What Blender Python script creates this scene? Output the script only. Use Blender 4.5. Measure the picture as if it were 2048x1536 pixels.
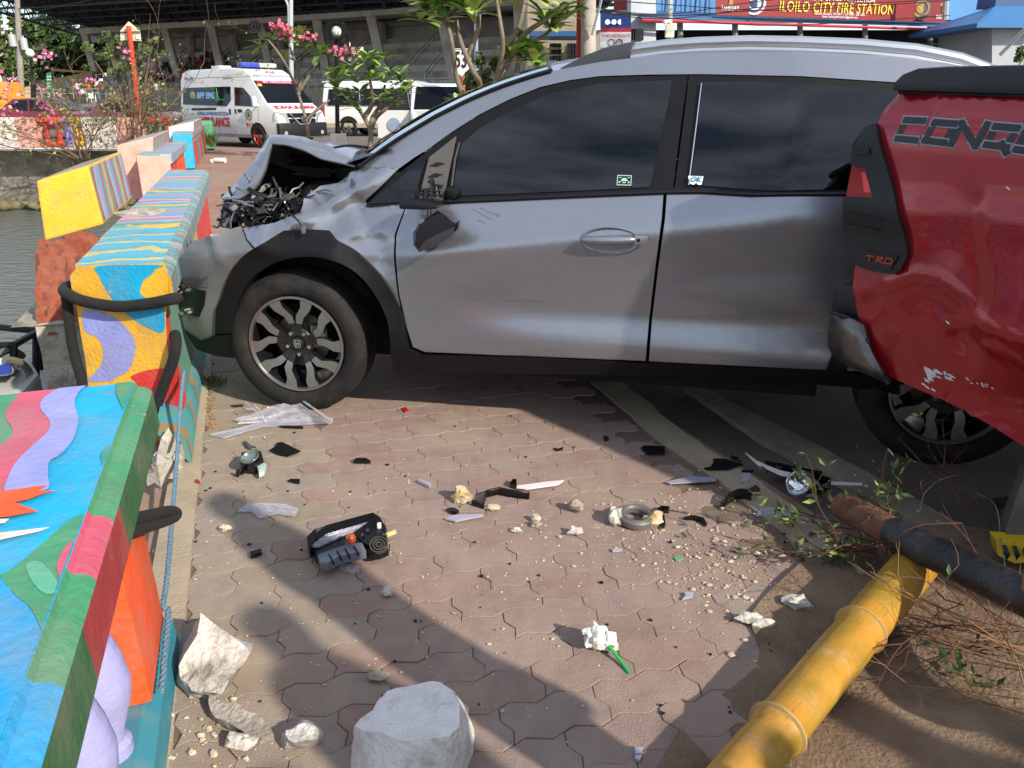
import bpy, bmesh, math, random
from mathutils import Vector, Matrix, noise
from mathutils.geometry import delaunay_2d_cdt
R=math.radians
SC=bpy.context.scene
for o in list(bpy.data.objects): bpy.data.objects.remove(o)
COL=SC.collection
# ---------------------------------------------------------------- camera, sky, sun, exposure
F=1540.0; CH=1.33; TH=math.atan(568/F)
cam=bpy.data.cameras.new('camera'); cam.sensor_width=36; cam.lens=36*F/2048; cam.clip_end=2000; cam.clip_start=.02
camo=bpy.data.objects.new('camera',cam); COL.objects.link(camo); camo.location=(0,0,CH); camo.rotation_euler=(math.pi/2-TH,0,0)
SC.camera=camo
SUN_EL=R(31); SUN_DIR=Vector((.72,-.69,0)).normalized()*math.cos(SUN_EL)+Vector((0,0,math.sin(SUN_EL)))
W=bpy.data.worlds.new('World'); SC.world=W; W.use_nodes=True
nt=W.node_tree; bg=nt.nodes['Background']
sky=nt.nodes.new('ShaderNodeTexSky'); sky.sky_type='NISHITA'; sky.sun_disc=False; sky.sun_elevation=SUN_EL
sky.sun_rotation=math.atan2(SUN_DIR.x,SUN_DIR.y); sky.air_density=1.0; sky.dust_density=.8
tc=nt.nodes.new('ShaderNodeTexCoord'); mp=nt.nodes.new('ShaderNodeMapping'); mp.inputs['Scale'].default_value=(1.6,1.6,7.0)
nz=nt.nodes.new('ShaderNodeTexNoise'); nz.inputs['Scale'].default_value=2.3; nz.inputs['Detail'].default_value=9; nz.inputs['Roughness'].default_value=.62
rp=nt.nodes.new('ShaderNodeValToRGB'); rp.color_ramp.elements[0].position=.36; rp.color_ramp.elements[1].position=.80
mx=nt.nodes.new('ShaderNodeMixRGB'); mx.inputs['Color2'].default_value=(10.5,11.5,13.4,1)
L=nt.links.new
L(tc.outputs['Generated'],mp.inputs['Vector']); L(mp.outputs['Vector'],nz.inputs['Vector']); L(nz.outputs['Fac'],rp.inputs['Fac'])
L(rp.outputs['Color'],mx.inputs['Fac']); L(sky.outputs['Color'],mx.inputs['Color1']); L(mx.outputs['Color'],bg.inputs['Color'])
bg.inputs['Strength'].default_value=.10
sl=bpy.data.lights.new('sun','SUN'); sl.energy=4.2; sl.angle=R(.9); sl.color=(1,.91,.78)
so=bpy.data.objects.new('sun',sl); COL.objects.link(so); so.location=(20,-20,30)
so.rotation_euler=SUN_DIR.to_track_quat('Z','Y').to_euler()
vs=SC.view_settings; vs.view_transform='Standard'; vs.look='None'; vs.exposure=.6; vs.gamma=1; vs.use_curve_mapping=False
# ---------------------------------------------------------------- photo ray helpers: where a seen point stands in the place
_c,_s=math.cos(TH),math.sin(TH)
CAM=Vector((0,0,CH))
def ray(u,v):
    z=-(v-768)/F
    return Vector(((u-1024)/F,_c+_s*z,-_s+_c*z))
def G(u,v,z=0.0):
    d=ray(u,v); return CAM+d*((z-CH)/d.z)
def D(u,v,Y):
    d=ray(u,v); return CAM+d*(Y/d.y)
def onplane(u,v,p0,n):
    d=ray(u,v); return CAM+d*((Vector(p0)-CAM).dot(n)/d.dot(n))
# ---------------------------------------------------------------- materials
def lin(h):
    c=[int(h[i:i+2],16)/255 for i in (0,2,4)]
    return tuple((x/12.92 if x<=.04045 else ((x+.055)/1.055)**2.4) for x in c)
_M={}
def M(name,col,rough=.6,metal=0.0,var=.18,scale=9.0,bump=0.0,bscale=60.0,coat=0.0,spec=.5,rand=0.0,dirt=None,dscale=3.0,damt=.5,crough=.05,emit=0,dlo=.45,dhi=.66):
    if name in _M: return _M[name]
    if isinstance(col,str): col=lin(col)
    m=bpy.data.materials.new(name); m.use_nodes=True; n=m.node_tree; b=n.nodes['Principled BSDF']
    b.inputs['Roughness'].default_value=rough; b.inputs['Metallic'].default_value=metal
    b.inputs['Specular IOR Level'].default_value=spec
    b.inputs['Coat Weight'].default_value=coat; b.inputs['Coat Roughness'].default_value=crough
    tcn=n.nodes.new('ShaderNodeTexCoord'); src=tcn.outputs['Object']
    no=n.nodes.new('ShaderNodeTexNoise'); no.inputs['Scale'].default_value=scale; no.inputs['Detail'].default_value=6; no.inputs['Roughness'].default_value=.6
    n.links.new(src,no.inputs['Vector'])
    mr=n.nodes.new('ShaderNodeMapRange'); mr.inputs['From Min'].default_value=.25; mr.inputs['From Max'].default_value=.75
    mr.inputs['To Min'].default_value=1-var; mr.inputs['To Max'].default_value=1+var
    n.links.new(no.outputs['Fac'],mr.inputs['Value'])
    hs=n.nodes.new('ShaderNodeHueSaturation'); hs.inputs['Color'].default_value=(*col,1)
    val=mr.outputs['Result']
    if rand:
        oi=n.nodes.new('ShaderNodeObjectInfo'); m2=n.nodes.new('ShaderNodeMapRange'); m2.inputs['To Min'].default_value=1-rand; m2.inputs['To Max'].default_value=1+rand
        n.links.new(oi.outputs['Random'],m2.inputs['Value'])
        mm=n.nodes.new('ShaderNodeMath'); mm.operation='MULTIPLY'; n.links.new(val,mm.inputs[0]); n.links.new(m2.outputs['Result'],mm.inputs[1]); val=mm.outputs[0]
    n.links.new(val,hs.inputs['Value'])
    out=hs.outputs['Color']
    if dirt is not None:
        if isinstance(dirt,str): dirt=lin(dirt)
        n2=n.nodes.new('ShaderNodeTexNoise'); n2.inputs['Scale'].default_value=dscale; n2.inputs['Detail'].default_value=8; n2.inputs['Roughness'].default_value=.68
        n.links.new(src,n2.inputs['Vector'])
        r2=n.nodes.new('ShaderNodeMapRange'); r2.inputs['From Min'].default_value=dlo; r2.inputs['From Max'].default_value=dhi; r2.inputs['To Max'].default_value=damt
        n.links.new(n2.outputs['Fac'],r2.inputs['Value'])
        mxn=n.nodes.new('ShaderNodeMixRGB'); mxn.inputs['Color2'].default_value=(*dirt,1); n.links.new(r2.outputs['Result'],mxn.inputs['Fac']); n.links.new(out,mxn.inputs['Color1']); out=mxn.outputs['Color']
    n.links.new(out,b.inputs['Base Color'])
    if bump:
        n3=n.nodes.new('ShaderNodeTexNoise'); n3.inputs['Scale'].default_value=bscale; n3.inputs['Detail'].default_value=5
        n.links.new(src,n3.inputs['Vector'])
        bp=n.nodes.new('ShaderNodeBump'); bp.inputs['Strength'].default_value=bump; bp.inputs['Distance'].default_value=.01
        n.links.new(n3.outputs['Fac'],bp.inputs['Height']); n.links.new(bp.outputs['Normal'],b.inputs['Normal'])
    if emit:
        b.inputs['Emission Color'].default_value=(*col,1); b.inputs['Emission Strength'].default_value=emit
    _M[name]=m; return m
def chips(m,col,sc,lo,hi,stretch=(1,1,1)):   # flaked spots with a hard edge
    n=m.node_tree; b=n.nodes['Principled BSDF']; src=b.inputs['Base Color'].links[0].from_socket
    g=n.nodes.new('ShaderNodeNewGeometry'); mpn=n.nodes.new('ShaderNodeMapping'); mpn.inputs['Scale'].default_value=stretch
    t=n.nodes.new('ShaderNodeTexNoise'); t.inputs['Scale'].default_value=sc; t.inputs['Detail'].default_value=9; t.inputs['Roughness'].default_value=.72
    mr=n.nodes.new('ShaderNodeMapRange'); mr.inputs['From Min'].default_value=lo; mr.inputs['From Max'].default_value=hi
    mi=n.nodes.new('ShaderNodeMixRGB'); mi.inputs['Color2'].default_value=(*lin(col),1)
    n.links.new(g.outputs['Position'],mpn.inputs[0]); n.links.new(mpn.outputs[0],t.inputs['Vector']); n.links.new(t.outputs['Fac'],mr.inputs[0]); n.links.new(mr.outputs[0],mi.inputs[0]); n.links.new(src,mi.inputs['Color1']); n.links.new(mi.outputs[0],b.inputs['Base Color']); return m
def clear_plastic(name,tint=(.9,.9,.95)):
    m=bpy.data.materials.new(name); m.use_nodes=True; n=m.node_tree; out=n.nodes['Material Output']; n.nodes.remove(n.nodes['Principled BSDF'])
    t=n.nodes.new('ShaderNodeBsdfTransparent'); t.inputs['Color'].default_value=(*tint,1)
    g=n.nodes.new('ShaderNodeBsdfGlossy'); g.inputs['Roughness'].default_value=.12
    d=n.nodes.new('ShaderNodeBsdfDiffuse'); d.inputs['Color'].default_value=(.82,.82,.86,1)
    no=n.nodes.new('ShaderNodeTexNoise'); no.inputs['Scale'].default_value=9; no.inputs['Detail'].default_value=3
    mr=n.nodes.new('ShaderNodeMapRange'); mr.inputs['From Min'].default_value=.35; mr.inputs['From Max'].default_value=.75; mr.inputs['To Min'].default_value=.16; mr.inputs['To Max'].default_value=.42
    n.links.new(no.outputs['Fac'],mr.inputs['Value'])
    a=n.nodes.new('ShaderNodeMixShader'); n.links.new(mr.outputs['Result'],a.inputs[0]); n.links.new(t.outputs[0],a.inputs[1]); n.links.new(d.outputs[0],a.inputs[2])
    fr=n.nodes.new('ShaderNodeValue'); fr.outputs[0].default_value=.09
    b=n.nodes.new('ShaderNodeMixShader'); n.links.new(fr.outputs[0],b.inputs[0]); n.links.new(a.outputs[0],b.inputs[1]); n.links.new(g.outputs[0],b.inputs[2])
    n.links.new(b.outputs[0],out.inputs['Surface']); return m
# ---------------------------------------------------------------- objects
ORG={}
def tagp(o,label=None,cat=None,group=None,kind=None):
    if label: o['label']=label
    if cat: o['category']=cat
    if group: o['group']=group
    if kind: o['kind']=kind
    return o
def thing(name,label,cat,loc=(0,0,0),group=None):
    o=bpy.data.objects.new(name,None); COL.objects.link(o); o.location=loc; o.empty_display_size=.1; ORG[o]=Vector(loc)
    return tagp(o,label,cat,group)
class MB:
    def __init__(s): s.v=[];s.f=[];s.m=[]
    def add(s,vs,fs,m=0):
        k=len(s.v); s.v+=[Vector(p) for p in vs]; s.f+=[[i+k for i in f] for f in fs]; s.m+=[m]*len(fs); return s
    def box(s,c,d,m=0,rot=None):
        x,y,z=[q/2 for q in d]; P=[Vector((a*x,b*y,e*z)) for e in(-1,1) for b in(-1,1) for a in(-1,1)]
        if rot is not None: P=[rot@p for p in P]
        P=[p+Vector(c) for p in P]
        return s.add(P,[(0,2,3,1),(4,5,7,6),(0,1,5,4),(2,6,7,3),(0,4,6,2),(1,3,7,5)],m)
    def hexa(s,b,t,m=0):   # bottom and top quads
        return s.add(list(b)+list(t),[(3,2,1,0),(4,5,6,7),(0,1,5,4),(1,2,6,5),(2,3,7,6),(3,0,4,7)],m)
    def prism(s,pts,dv,m=0,ms=None):   # polygon extruded along dv
        n=len(pts); pts=[Vector(p) for p in pts]; dv=Vector(dv)
        k=len(s.v); s.v+=pts+[p+dv for p in pts]
        s.f+=[[k+i for i in range(n)],[k+n+i for i in reversed(range(n))]]; s.m+=[m,m]
        for i in range(n): s.f.append([k+i,k+(i+1)%n,k+n+(i+1)%n,k+n+i]); s.m.append(m if ms is None else ms)
        return s
    def tube(s,path,r,n=8,m=0,cap=True):
        path=[Vector(p) for p in path]; N=len(path)
        if not isinstance(r,(list,tuple)): r=[r]*N
        k=len(s.v); up=Vector((0,0,1)); pa=None
        for i,p in enumerate(path):
            t=(path[min(i+1,N-1)]-path[max(i-1,0)])
            if t.length<1e-9: t=Vector((0,0,1))
            t.normalize()
            if pa is None:
                a=t.orthogonal() if abs(t.dot(up))>.95 else t.cross(up)
            else:
                a=pa-t*pa.dot(t)
                if a.length<1e-6: a=t.orthogonal()
            a.normalize(); pa=a; b=t.cross(a)
            for j in range(n):
                w=2*math.pi*j/n; s.v.append(p+(a*math.cos(w)+b*math.sin(w))*r[i])
        for i in range(N-1):
            for j in range(n):
                s.f.append([k+i*n+j,k+i*n+(j+1)%n,k+(i+1)*n+(j+1)%n,k+(i+1)*n+j]); s.m.append(m)
        if cap:
            s.f.append([k+j for j in reversed(range(n))]); s.f.append([k+(N-1)*n+j for j in range(n)]); s.m+=[m,m]
        return s
    def lathe(s,prof,c=(0,0,0),ax=(0,0,1),n=24,m=0,mf=None,close=False,cap=False):   # prof: (radius, height along ax)
        ax=Vector(ax).normalized(); a=ax.orthogonal().normalized(); b=ax.cross(a); c=Vector(c); k=len(s.v)
        for (r,h) in prof:
            for j in range(n):
                w=2*math.pi*j/n; s.v.append(c+ax*h+(a*math.cos(w)+b*math.sin(w))*r)
        P=len(prof)
        for i in range(P if close else P-1):
            i2=(i+1)%P
            for j in range(n):
                s.f.append([k+i*n+j,k+i*n+(j+1)%n,k+i2*n+(j+1)%n,k+i2*n+j]); s.m.append(mf(i) if mf else m)
        if not close:
            if cap and prof[0][0]>1e-4: s.f.append([k+j for j in range(n)]); s.m.append(mf(0) if mf else m)
            if cap and prof[-1][0]>1e-4: s.f.append([k+(P-1)*n+j for j in range(n)]); s.m.append(mf(P-2) if mf else m)
        return s
    def grid(s,rows,m=0,closed=False):
        k=len(s.v); nr=len(rows); nc=len(rows[0])
        for r in rows: s.v+=[Vector(p) for p in r]
        for i in range(nr-1):
            for j in range(nc if closed else nc-1):
                s.f.append([k+i*nc+j,k+i*nc+(j+1)%nc,k+(i+1)*nc+(j+1)%nc,k+(i+1)*nc+j]); s.m.append(m)
        return s
    def blob(s,c,r,m=0,n=8,seed=0,amp=.25,sq=(1,1,1)):
        k=len(s.v); c=Vector(c); rows=n//2+1
        for i in range(rows+1):
            th=math.pi*i/rows
            for j in range(n):
                w=2*math.pi*j/n; d=Vector((math.sin(th)*math.cos(w),math.sin(th)*math.sin(w),math.cos(th)))
                q=r*(1+amp*noise.noise(d*1.7+Vector((seed*3.1,seed*1.7,seed)))*2)
                s.v.append(c+Vector((d.x*sq[0],d.y*sq[1],d.z*sq[2]))*q)
        for i in range(rows):
            for j in range(n): s.f.append([k+i*n+j,k+i*n+(j+1)%n,k+(i+1)*n+(j+1)%n,k+(i+1)*n+j]); s.m.append(m)
        return s
    def build(s,name,mats,parent=None,smooth=35,loc=None,label=None,cat=None,group=None,kind=None,recalc=True,bevel=0):
        if not isinstance(mats,(list,tuple)): mats=[mats]
        org=ORG[parent] if parent is not None else Vector(loc if loc is not None else (0,0,0))
        me=bpy.data.meshes.new(name); me.from_pydata([tuple(p-org) for p in s.v],[],s.f)
        for mm in mats: me.materials.append(mm)
        me.polygons.foreach_set('material_index',s.m)
        if recalc or bevel:
            b=bmesh.new(); b.from_mesh(me)
            bmesh.ops.remove_doubles(b,verts=b.verts,dist=1e-5)
            if recalc: bmesh.ops.recalc_face_normals(b,faces=b.faces)
            if bevel:
                ed=[e for e in b.edges if len(e.link_faces)==2 and e.calc_face_angle(0)>R(28)]
                bmesh.ops.bevel(b,geom=ed,offset=bevel,segments=2,affect='EDGES',profile=.6,clamp_overlap=True)
            b.to_mesh(me); b.free()
        if smooth is not None:
            me.polygons.foreach_set('use_smooth',[True]*len(me.polygons)); me.set_sharp_from_angle(angle=R(smooth))
        me.update()
        o=bpy.data.objects.new(name,me); COL.objects.link(o)
        if parent is not None: o.parent=parent
        else: o.location=org
        ORG[o]=org
        return tagp(o,label,cat,group,kind)
def copy_tree(o,parent=None):
    c=o.copy(); COL.objects.link(c); ORG[c]=ORG.get(o,Vector())
    if parent is not None: c.parent=parent
    for ch in list(o.children): copy_tree(ch,c)
    return c
def smat(o,mat,i=0):
    o.material_slots[i].link='OBJECT'; o.material_slots[i].material=mat
def text_mesh(body,size,o0,xd,yd,mb,m=0,depth=.002,bold=0.0,sx=1.0,center=True,shear=0,width=None,sp=1.0):
    cu=bpy.data.curves.new('t','FONT'); cu.body=body; cu.size=size; cu.offset=bold; cu.align_x='CENTER' if center else 'LEFT'; cu.align_y='CENTER'; cu.shear=shear; cu.resolution_u=3; cu.space_character=sp
    to=bpy.data.objects.new('t',cu); COL.objects.link(to)
    dg=bpy.context.evaluated_depsgraph_get(); me=bpy.data.meshes.new_from_object(to.evaluated_get(dg))
    xs=[v.co.x for v in me.vertices]
    if width and xs: sx=width/(max(xs)-min(xs))
    xd=Vector(xd).normalized(); yd=Vector(yd).normalized(); zd=xd.cross(yd)
    mb.add([Vector(o0)+xd*v.co.x*sx+yd*v.co.y+zd*depth for v in me.vertices],[list(p.vertices) for p in me.polygons],m)
    bpy.data.objects.remove(to); bpy.data.curves.remove(cu); bpy.data.meshes.remove(me)
def tri_panel(pts,step,lift):
    """fill a 2D outline with small triangles and lift them on a curved surface; returns verts, faces, boundary edges"""
    b=[]
    n=len(pts)
    for i in range(n):
        p=Vector(pts[i]);q=Vector(pts[(i+1)%n]); k=max(1,int((q-p).length/step))
        for j in range(k): b.append(p+(q-p)*(j/k))
    nb=len(b); xs=[p.x for p in b]; ys=[p.y for p in b]; inn=[]
    def inside(x,y):
        c=False
        for i in range(nb):
            p=b[i];q=b[i-1]
            if (p.y>y)!=(q.y>y) and x<(q.x-p.x)*(y-p.y)/(q.y-p.y)+p.x: c=not c
        return c
    x=min(xs)+step*.5; row=0
    while x<max(xs):
        y=min(ys)+step*(.5 if row%2 else .1)
        while y<max(ys):
            if inside(x,y) and min((p.x-x)**2+(p.y-y)**2 for p in b)>(step*.45)**2: inn.append(Vector((x,y)))
            y+=step
        x+=step*.87; row+=1
    V,E,Fc,_,_,_=delaunay_2d_cdt(b+inn,[(i,(i+1)%nb) for i in range(nb)],[],1,1e-6)
    cnt={}
    for f in Fc:
        for i in range(len(f)):
            e=tuple(sorted((f[i],f[i-1]))); cnt[e]=cnt.get(e,0)+1
    bd=[e for e,c in cnt.items() if c==1]
    return [lift(p.x,p.y) for p in V],[list(f) for f in Fc],bd,[(p.x,p.y) for p in V]
# ================================================================ SETTING
rnd=random.Random(5)
WV=Vector((-.316,.949,0)).normalized(); NV=Vector((.949,.316,0)).normalized()
def S(s,n,z): return WV*s+NV*n+Vector((0,0,z))
def sn(p): return p.dot(WV),p.dot(NV)
Z=Vector((0,0,1))
m_bed=M('joint_sand','6b5c4d',.95,var=.3,scale=30,bump=.4,bscale=200)
def paver_mat():
    m=M('paver_clay','8d776d',.93,var=.17,scale=18,bump=.5,bscale=260,rand=.06,dirt='9d8d7c',dscale=2.3,damt=.75)
    return m
m_pav=paver_mat()
# per paver hue shift (each block has its own clay colour)
_n=m_pav.node_tree; _hs=[q for q in _n.nodes if q.type=='HUE_SAT'][0]
_oi=_n.nodes.new('ShaderNodeObjectInfo'); _mr=_n.nodes.new('ShaderNodeMapRange'); _mr.inputs['To Min'].default_value=.86; _mr.inputs['To Max'].default_value=1.10
_wn=_n.nodes.new('ShaderNodeTexWhiteNoise'); _wn.noise_dimensions='1D'; _n.links.new(_oi.outputs['Random'],_wn.inputs['W']); _n.links.new(_wn.outputs['Value'],_mr.inputs['Value']); _n.links.new(_mr.outputs['Result'],_hs.inputs['Saturation'])
# dust noise should run on across blocks: feed world position
_gp=_n.nodes.new('ShaderNodeNewGeometry')
for q in _n.nodes:
    if q.type=='TEX_NOISE' : 
        for l in list(q.inputs['Vector'].links): _n.links.remove(l)
        _n.links.new(_gp.outputs['Position'],q.inputs['Vector'])
m_plaza=M('plaza_paving','8a6c5c',.92,var=.15,scale=3,bump=.3,bscale=120,dirt='93806c',dscale=1.0,damt=.7)
m_conc=M('old_concrete','a3957f',.92,var=.18,scale=6,bump=.5,bscale=120,dirt='6f6454',dscale=3,damt=.7)
m_asph=M('asphalt','5e564e',.95,var=.2,scale=5,bump=.6,bscale=220,dirt='7d7062',dscale=2.2,damt=.6)
m_soil=M('soil','6e5a48',.97,var=.3,scale=7,bump=.8,bscale=90,dirt='8d7a63',dscale=4,damt=.6)
def sheet(name,pts,mat,z,label=None,sub=0):
    mb=MB(); mb.add([Vector((p[0],p[1],z)) for p in pts],[list(range(len(pts)))]); return mb.build(name,mat,kind='structure',smooth=None)
# quay edge (water side) is n=-1.2 in wall coordinates; the land lies to the right
far=Vector((-30,24,0))
ground=sheet('ground',[S(-3,-.68,0),S(3.6,-.68,0),S(3.7,-.95,0),S(27,-1.2,0),(-60,24.6,0),(-400,25,0),(-400,700,0),(500,700,0),(500,-30,0),S(-30,-.68,0)],m_asph,-.045)
plaza=sheet('plaza',[S(-3,-.68,0),S(3.6,-.68,0),S(3.7,-.95,0),S(26.5,-1.2,0),S(24,2.4,0),(-4.5,21.5,0),(2.2,16.5,0),(1.6,9,0),(.2,4.4,0),(1.25,1.9,0),(2.0,-2,0)],m_plaza,-.022)
bed=sheet('paver_bed',[S(.4,-.34,0),S(4.6,-.34,0),S(4.6,.95,0),S(3.9,1.6,0),S(.4,1.75,0)],m_bed,-.0055)
# dirt that has washed over the verge bottom right
def wob(pts,amp=.06,k=6,seed=0):
    o=[];n=len(pts)
    for i in range(n):
        p=Vector(pts[i]);q=Vector(pts[(i+1)%n])
        for j in range(k):
            r=p+(q-p)*j/k; o.append(r+Vector((noise.noise(r*3+Vector((seed,0,0))),noise.noise(r*3+Vector((0,seed,5))),0))*amp*2)
    return o
g=[G(1555,1130),G(1480,1330),G(1330,1536),G(1300,1700),G(2600,1700),G(2500,1150),G(2048,1060),G(1700,1060)]
mb=MB(); pts=wob(g,.05,8,3)
vv,ff,bd,_=tri_panel([(p.x,p.y) for p in pts],.07,lambda x,y:Vector((x,y,.006+.02*noise.noise(Vector((x*3,y*3,0)))+.03*max(0,min(1,(x-y*.45-.25)))+.008*noise.noise(Vector((x*14,y*14,2))))))
mb.add(vv,ff); dirt=mb.build('dirt_verge',m_soil,kind='structure',smooth=60)
# pavers under the cement wash beside the wall are tan and grey
m_pav2=m_pav.copy(); m_pav2.name='paver_cement_washed'; [q for q in m_pav2.node_tree.nodes if q.type=='HUE_SAT'][0].inputs['Color'].default_value=(*lin('8f8172'),1)
# ---- pavers: interlocking blocks 225 x 112 mm with zigzag sides
PL,PW=.236,.113
def paver_mesh():
    zg=[0,.011,0,-.011]; top=[];N=8
    def row(sgn):
        return [(-PL/2+PL*i/N, sgn*PW/2+zg[(i)%4]*(1 if (i//4)%2==0 else 1)) for i in range(N+1)]
    lo=row(-1); hi=row(1)[::-1]
    side=[(PL/2+.012,-PW/6),(PL/2-.008,PW/6)]; sideL=[(-PL/2-.008,PW/6),(-PL/2+.012,-PW/6)]
    out=lo+side+hi+sideL
    k=len(out); g=.0010
    def shr(f,z): return [Vector((x*(1-2*f/PL),y*(1-2*f/PW),z)) for x,y in out]
    b=MB(); b.v=shr(g,-.012)+shr(g,-.0014)+shr(g+.0012,0)
    for l in (0,1):
        for i in range(k): b.f.append([l*k+i,l*k+(i+1)%k,(l+1)*k+(i+1)%k,(l+1)*k+i])
    b.f.append([2*k+i for i in range(k)]); b.m=[0]*len(b.f)
    o=b.build('paver',m_pav,parent=plaza,smooth=30); return o
pv0=paver_mesh(); first=True; rot=math.atan2(NV.y,NV.x); npv=0
lim=[sn(G(1195,778)),sn(G(1250,840)),sn(G(1400,940)),sn(G(1500,1010)),sn(G(1600,1130)),sn(G(1500,1536))]
def nmax(s):
    L_=sorted(lim)
    if s<=L_[0][0]: return L_[0][1]
    for a,b in zip(L_,L_[1:]):
        if a[0]<=s<=b[0]: return a[1]+(b[1]-a[1])*(s-a[0])/(b[0]-a[0])
    return L_[-1][1]
cand=[]
for r in range(0,46):
    s=.85+r*PW; off=(PL/2 if r%2 else 0)
    for c in range(-3,12):
        n=-.17+c*PL+off
        if n<-.30 or n>nmax(s)-.08: continue
        p=S(s,n,0); 
        q=p-CAM; yy=_c*q.y-_s*q.z; zz=_s*q.y+_c*q.z
        if yy<=0: continue
        u=1024+F*q.x/yy; v=768-F*zz/yy
        if -150<u<1720 and v<1620: cand.append((p.y,s,n))
cand.sort()
for _,s,n in cand[:299]:
    if first: o=pv0; first=False
    else: o=pv0.copy(); COL.objects.link(o); o.parent=plaza
    o.location=S(s,n,rnd.uniform(-.0018,.0010)); o.rotation_euler=(rnd.gauss(0,.004),rnd.gauss(0,.003),rot+rnd.gauss(0,.006)+0); npv+=1
    smat(o,m_pav2 if n+rnd.gauss(0,.03)<.10 else m_pav)
rest=cand[299:]
if rest:
    mb=MB(); src=[v.co.copy() for v in pv0.data.vertices]; fs=[list(p.vertices) for p in pv0.data.polygons]
    for _,s,n in rest:
        mt=Matrix.Translation(S(s,n,rnd.uniform(-.002,.001)))@Matrix.Rotation(rot,4,'Z'); mb.add([mt@v for v in src],fs)
    mb.build('paver_field',m_pav,parent=plaza,smooth=30,kind='stuff')
# ---- concrete edging strips beside the pavers
def strip(name,px,mat,z0,z1,w=None):
    mb=MB(); L_=[G(*p) for p in px[0]]; R_=[G(*p) for p in px[1]]
    rows=[]
    for a,b in zip(L_,R_):
        rows.append([Vector((a.x,a.y,z0)),Vector((a.x,a.y,z1)),Vector((b.x,b.y,z1)),Vector((b.x,b.y,z0))])
    # resample with a worn, uneven edge
    rr=[]
    for i in range(len(rows)-1):
        for k in range(6):
            t=k/6; q=[p.lerp(r,t) for p,r in zip(rows[i],rows[i+1])]
            e=noise.noise(q[1]*7)*.018; e2=noise.noise(q[2]*7+Vector((9,0,0)))*.018
            d=(q[2]-q[1]).normalized(); q[0]+=d*e;q[1]+=d*e;q[2]+=d*e2;q[3]+=d*e2; rr.append(q)
    rr.append(rows[-1]); mb.grid(rr); return mb.build(name,mat,kind='structure',smooth=25)
strip('kerb_strip',([(1185,765),(1300,868),(1440,965),(1560,1060),(1640,1150)],[(1245,765),(1370,868),(1520,965),(1645,1060),(1730,1150)]),m_conc,-.03,.004)
strip('kerb_strip',([(1370,770),(1520,870),(1640,935),(1760,1000),(1900,1080)],[(1395,765),(1620,875),(1740,940),(1850,1000),(1990,1080)]),M('old_concrete2','8d8170',.93,var=.2,scale=6,bump=.5,bscale=120,dirt='5f564a',dscale=2.5,damt=.7),-.04,-.012)
# gutter band between the wall foot and the pavers
mb=MB(); rr=[]
for k in range(40):
    s=.3+k*.16; e=.012*noise.noise(Vector((s*4,0,0)))
    rr.append([S(s,-.40,.012),S(s,-.33,.012+.003*noise.noise(Vector((s*9,1,0)))),S(s,-.30+e,.004),S(s,-.285+e,-.02)])
mb.grid(rr); mb.build('gutter',m_conc,kind='structure',smooth=40)
# ---- water, harbour side
def water_mat():
    m=M('harbour_water','5f645c',.22,var=.1,spec=.6); n=m.node_tree; b=n.nodes['Principled BSDF']
    t=n.nodes.new('ShaderNodeTexCoord'); mpn=n.nodes.new('ShaderNodeMapping'); mpn.inputs['Scale'].default_value=(1,1.8,1)
    w=n.nodes.new('ShaderNodeTexNoise'); w.inputs['Scale'].default_value=3.2; w.inputs['Detail'].default_value=5
    bp=n.nodes.new('ShaderNodeBump'); bp.inputs['Strength'].default_value=1; bp.inputs['Distance'].default_value=.16
    n.links.new(t.outputs['Object'],mpn.inputs[0]); n.links.new(mpn.outputs[0],w.inputs['Vector']); n.links.new(w.outputs['Fac'],bp.inputs['Height']); n.links.new(bp.outputs['Normal'],b.inputs['Normal']); return m
WZ=-1.75
sheet('water',[S(-30,-.5,0),S(28,-.5,0),(-400,26,0),(-400,-60,0)],water_mat(),WZ)
m_quay=M('quay_concrete','8f897c',.95,var=.2,scale=3,bump=.7,bscale=40,dirt='4f4a40',dscale=1.8,damt=.8)
def quay(name,a,b,z0,z1,th):
    a=Vector(a);b=Vector(b); d=(b-a).normalized(); p=Vector((-d.y,d.x,0))*th; N=60; rows=[]
    for i in range(N+1):
        q=a+(b-a)*i/N; rr=[]
        for zz in (z1,z1-.02,z1*.6+z0*.4,z1*.3+z0*.7,z0+.35,z0+.1,z0-.3):
            e=.05*noise.noise(Vector((q.x*1.3,q.y*1.3,zz*2)))+(0.35*(z0+.45-zz)*max(0,1+noise.noise(Vector((q.x*2,q.y*2,zz)))) if zz<z0+.45 else 0)
            rr.append(q+Vector((0,0,zz))-p.normalized()*(e if zz<z1-.01 else 0))
        rr.insert(0,q+p+Vector((0,0,z1))); rows.append(rr)
    mb=MB(); mb.grid(rows); return mb.build(name,m_quay,kind='structure',smooth=50)
q0=S(25.2,-1.2,0)
quay('seawall',q0,(-70,24.8,0),WZ,-.02,.9)
quay('seawall',S(-6,-.70,0),S(3.6,-.70,0),WZ,-.05,-.3)
# moss and rubble line along the foot of the far seawall
m_moss=M('weed_stone','6b6449',.95,var=.4,scale=4,bump=1,bscale=20)
mb=MB()
for i in range(170):
    t=rnd.random(); p=q0.lerp(Vector((-40,24.8,0)),t); mb.blob((p.x,p.y-.15-rnd.random()*.5,WZ+.05+rnd.random()*.18),rnd.uniform(.12,.32),n=6,seed=i,sq=(1,.8,.6))
mb.build('shore_stones',m_moss,kind='stuff',smooth=60)
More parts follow.
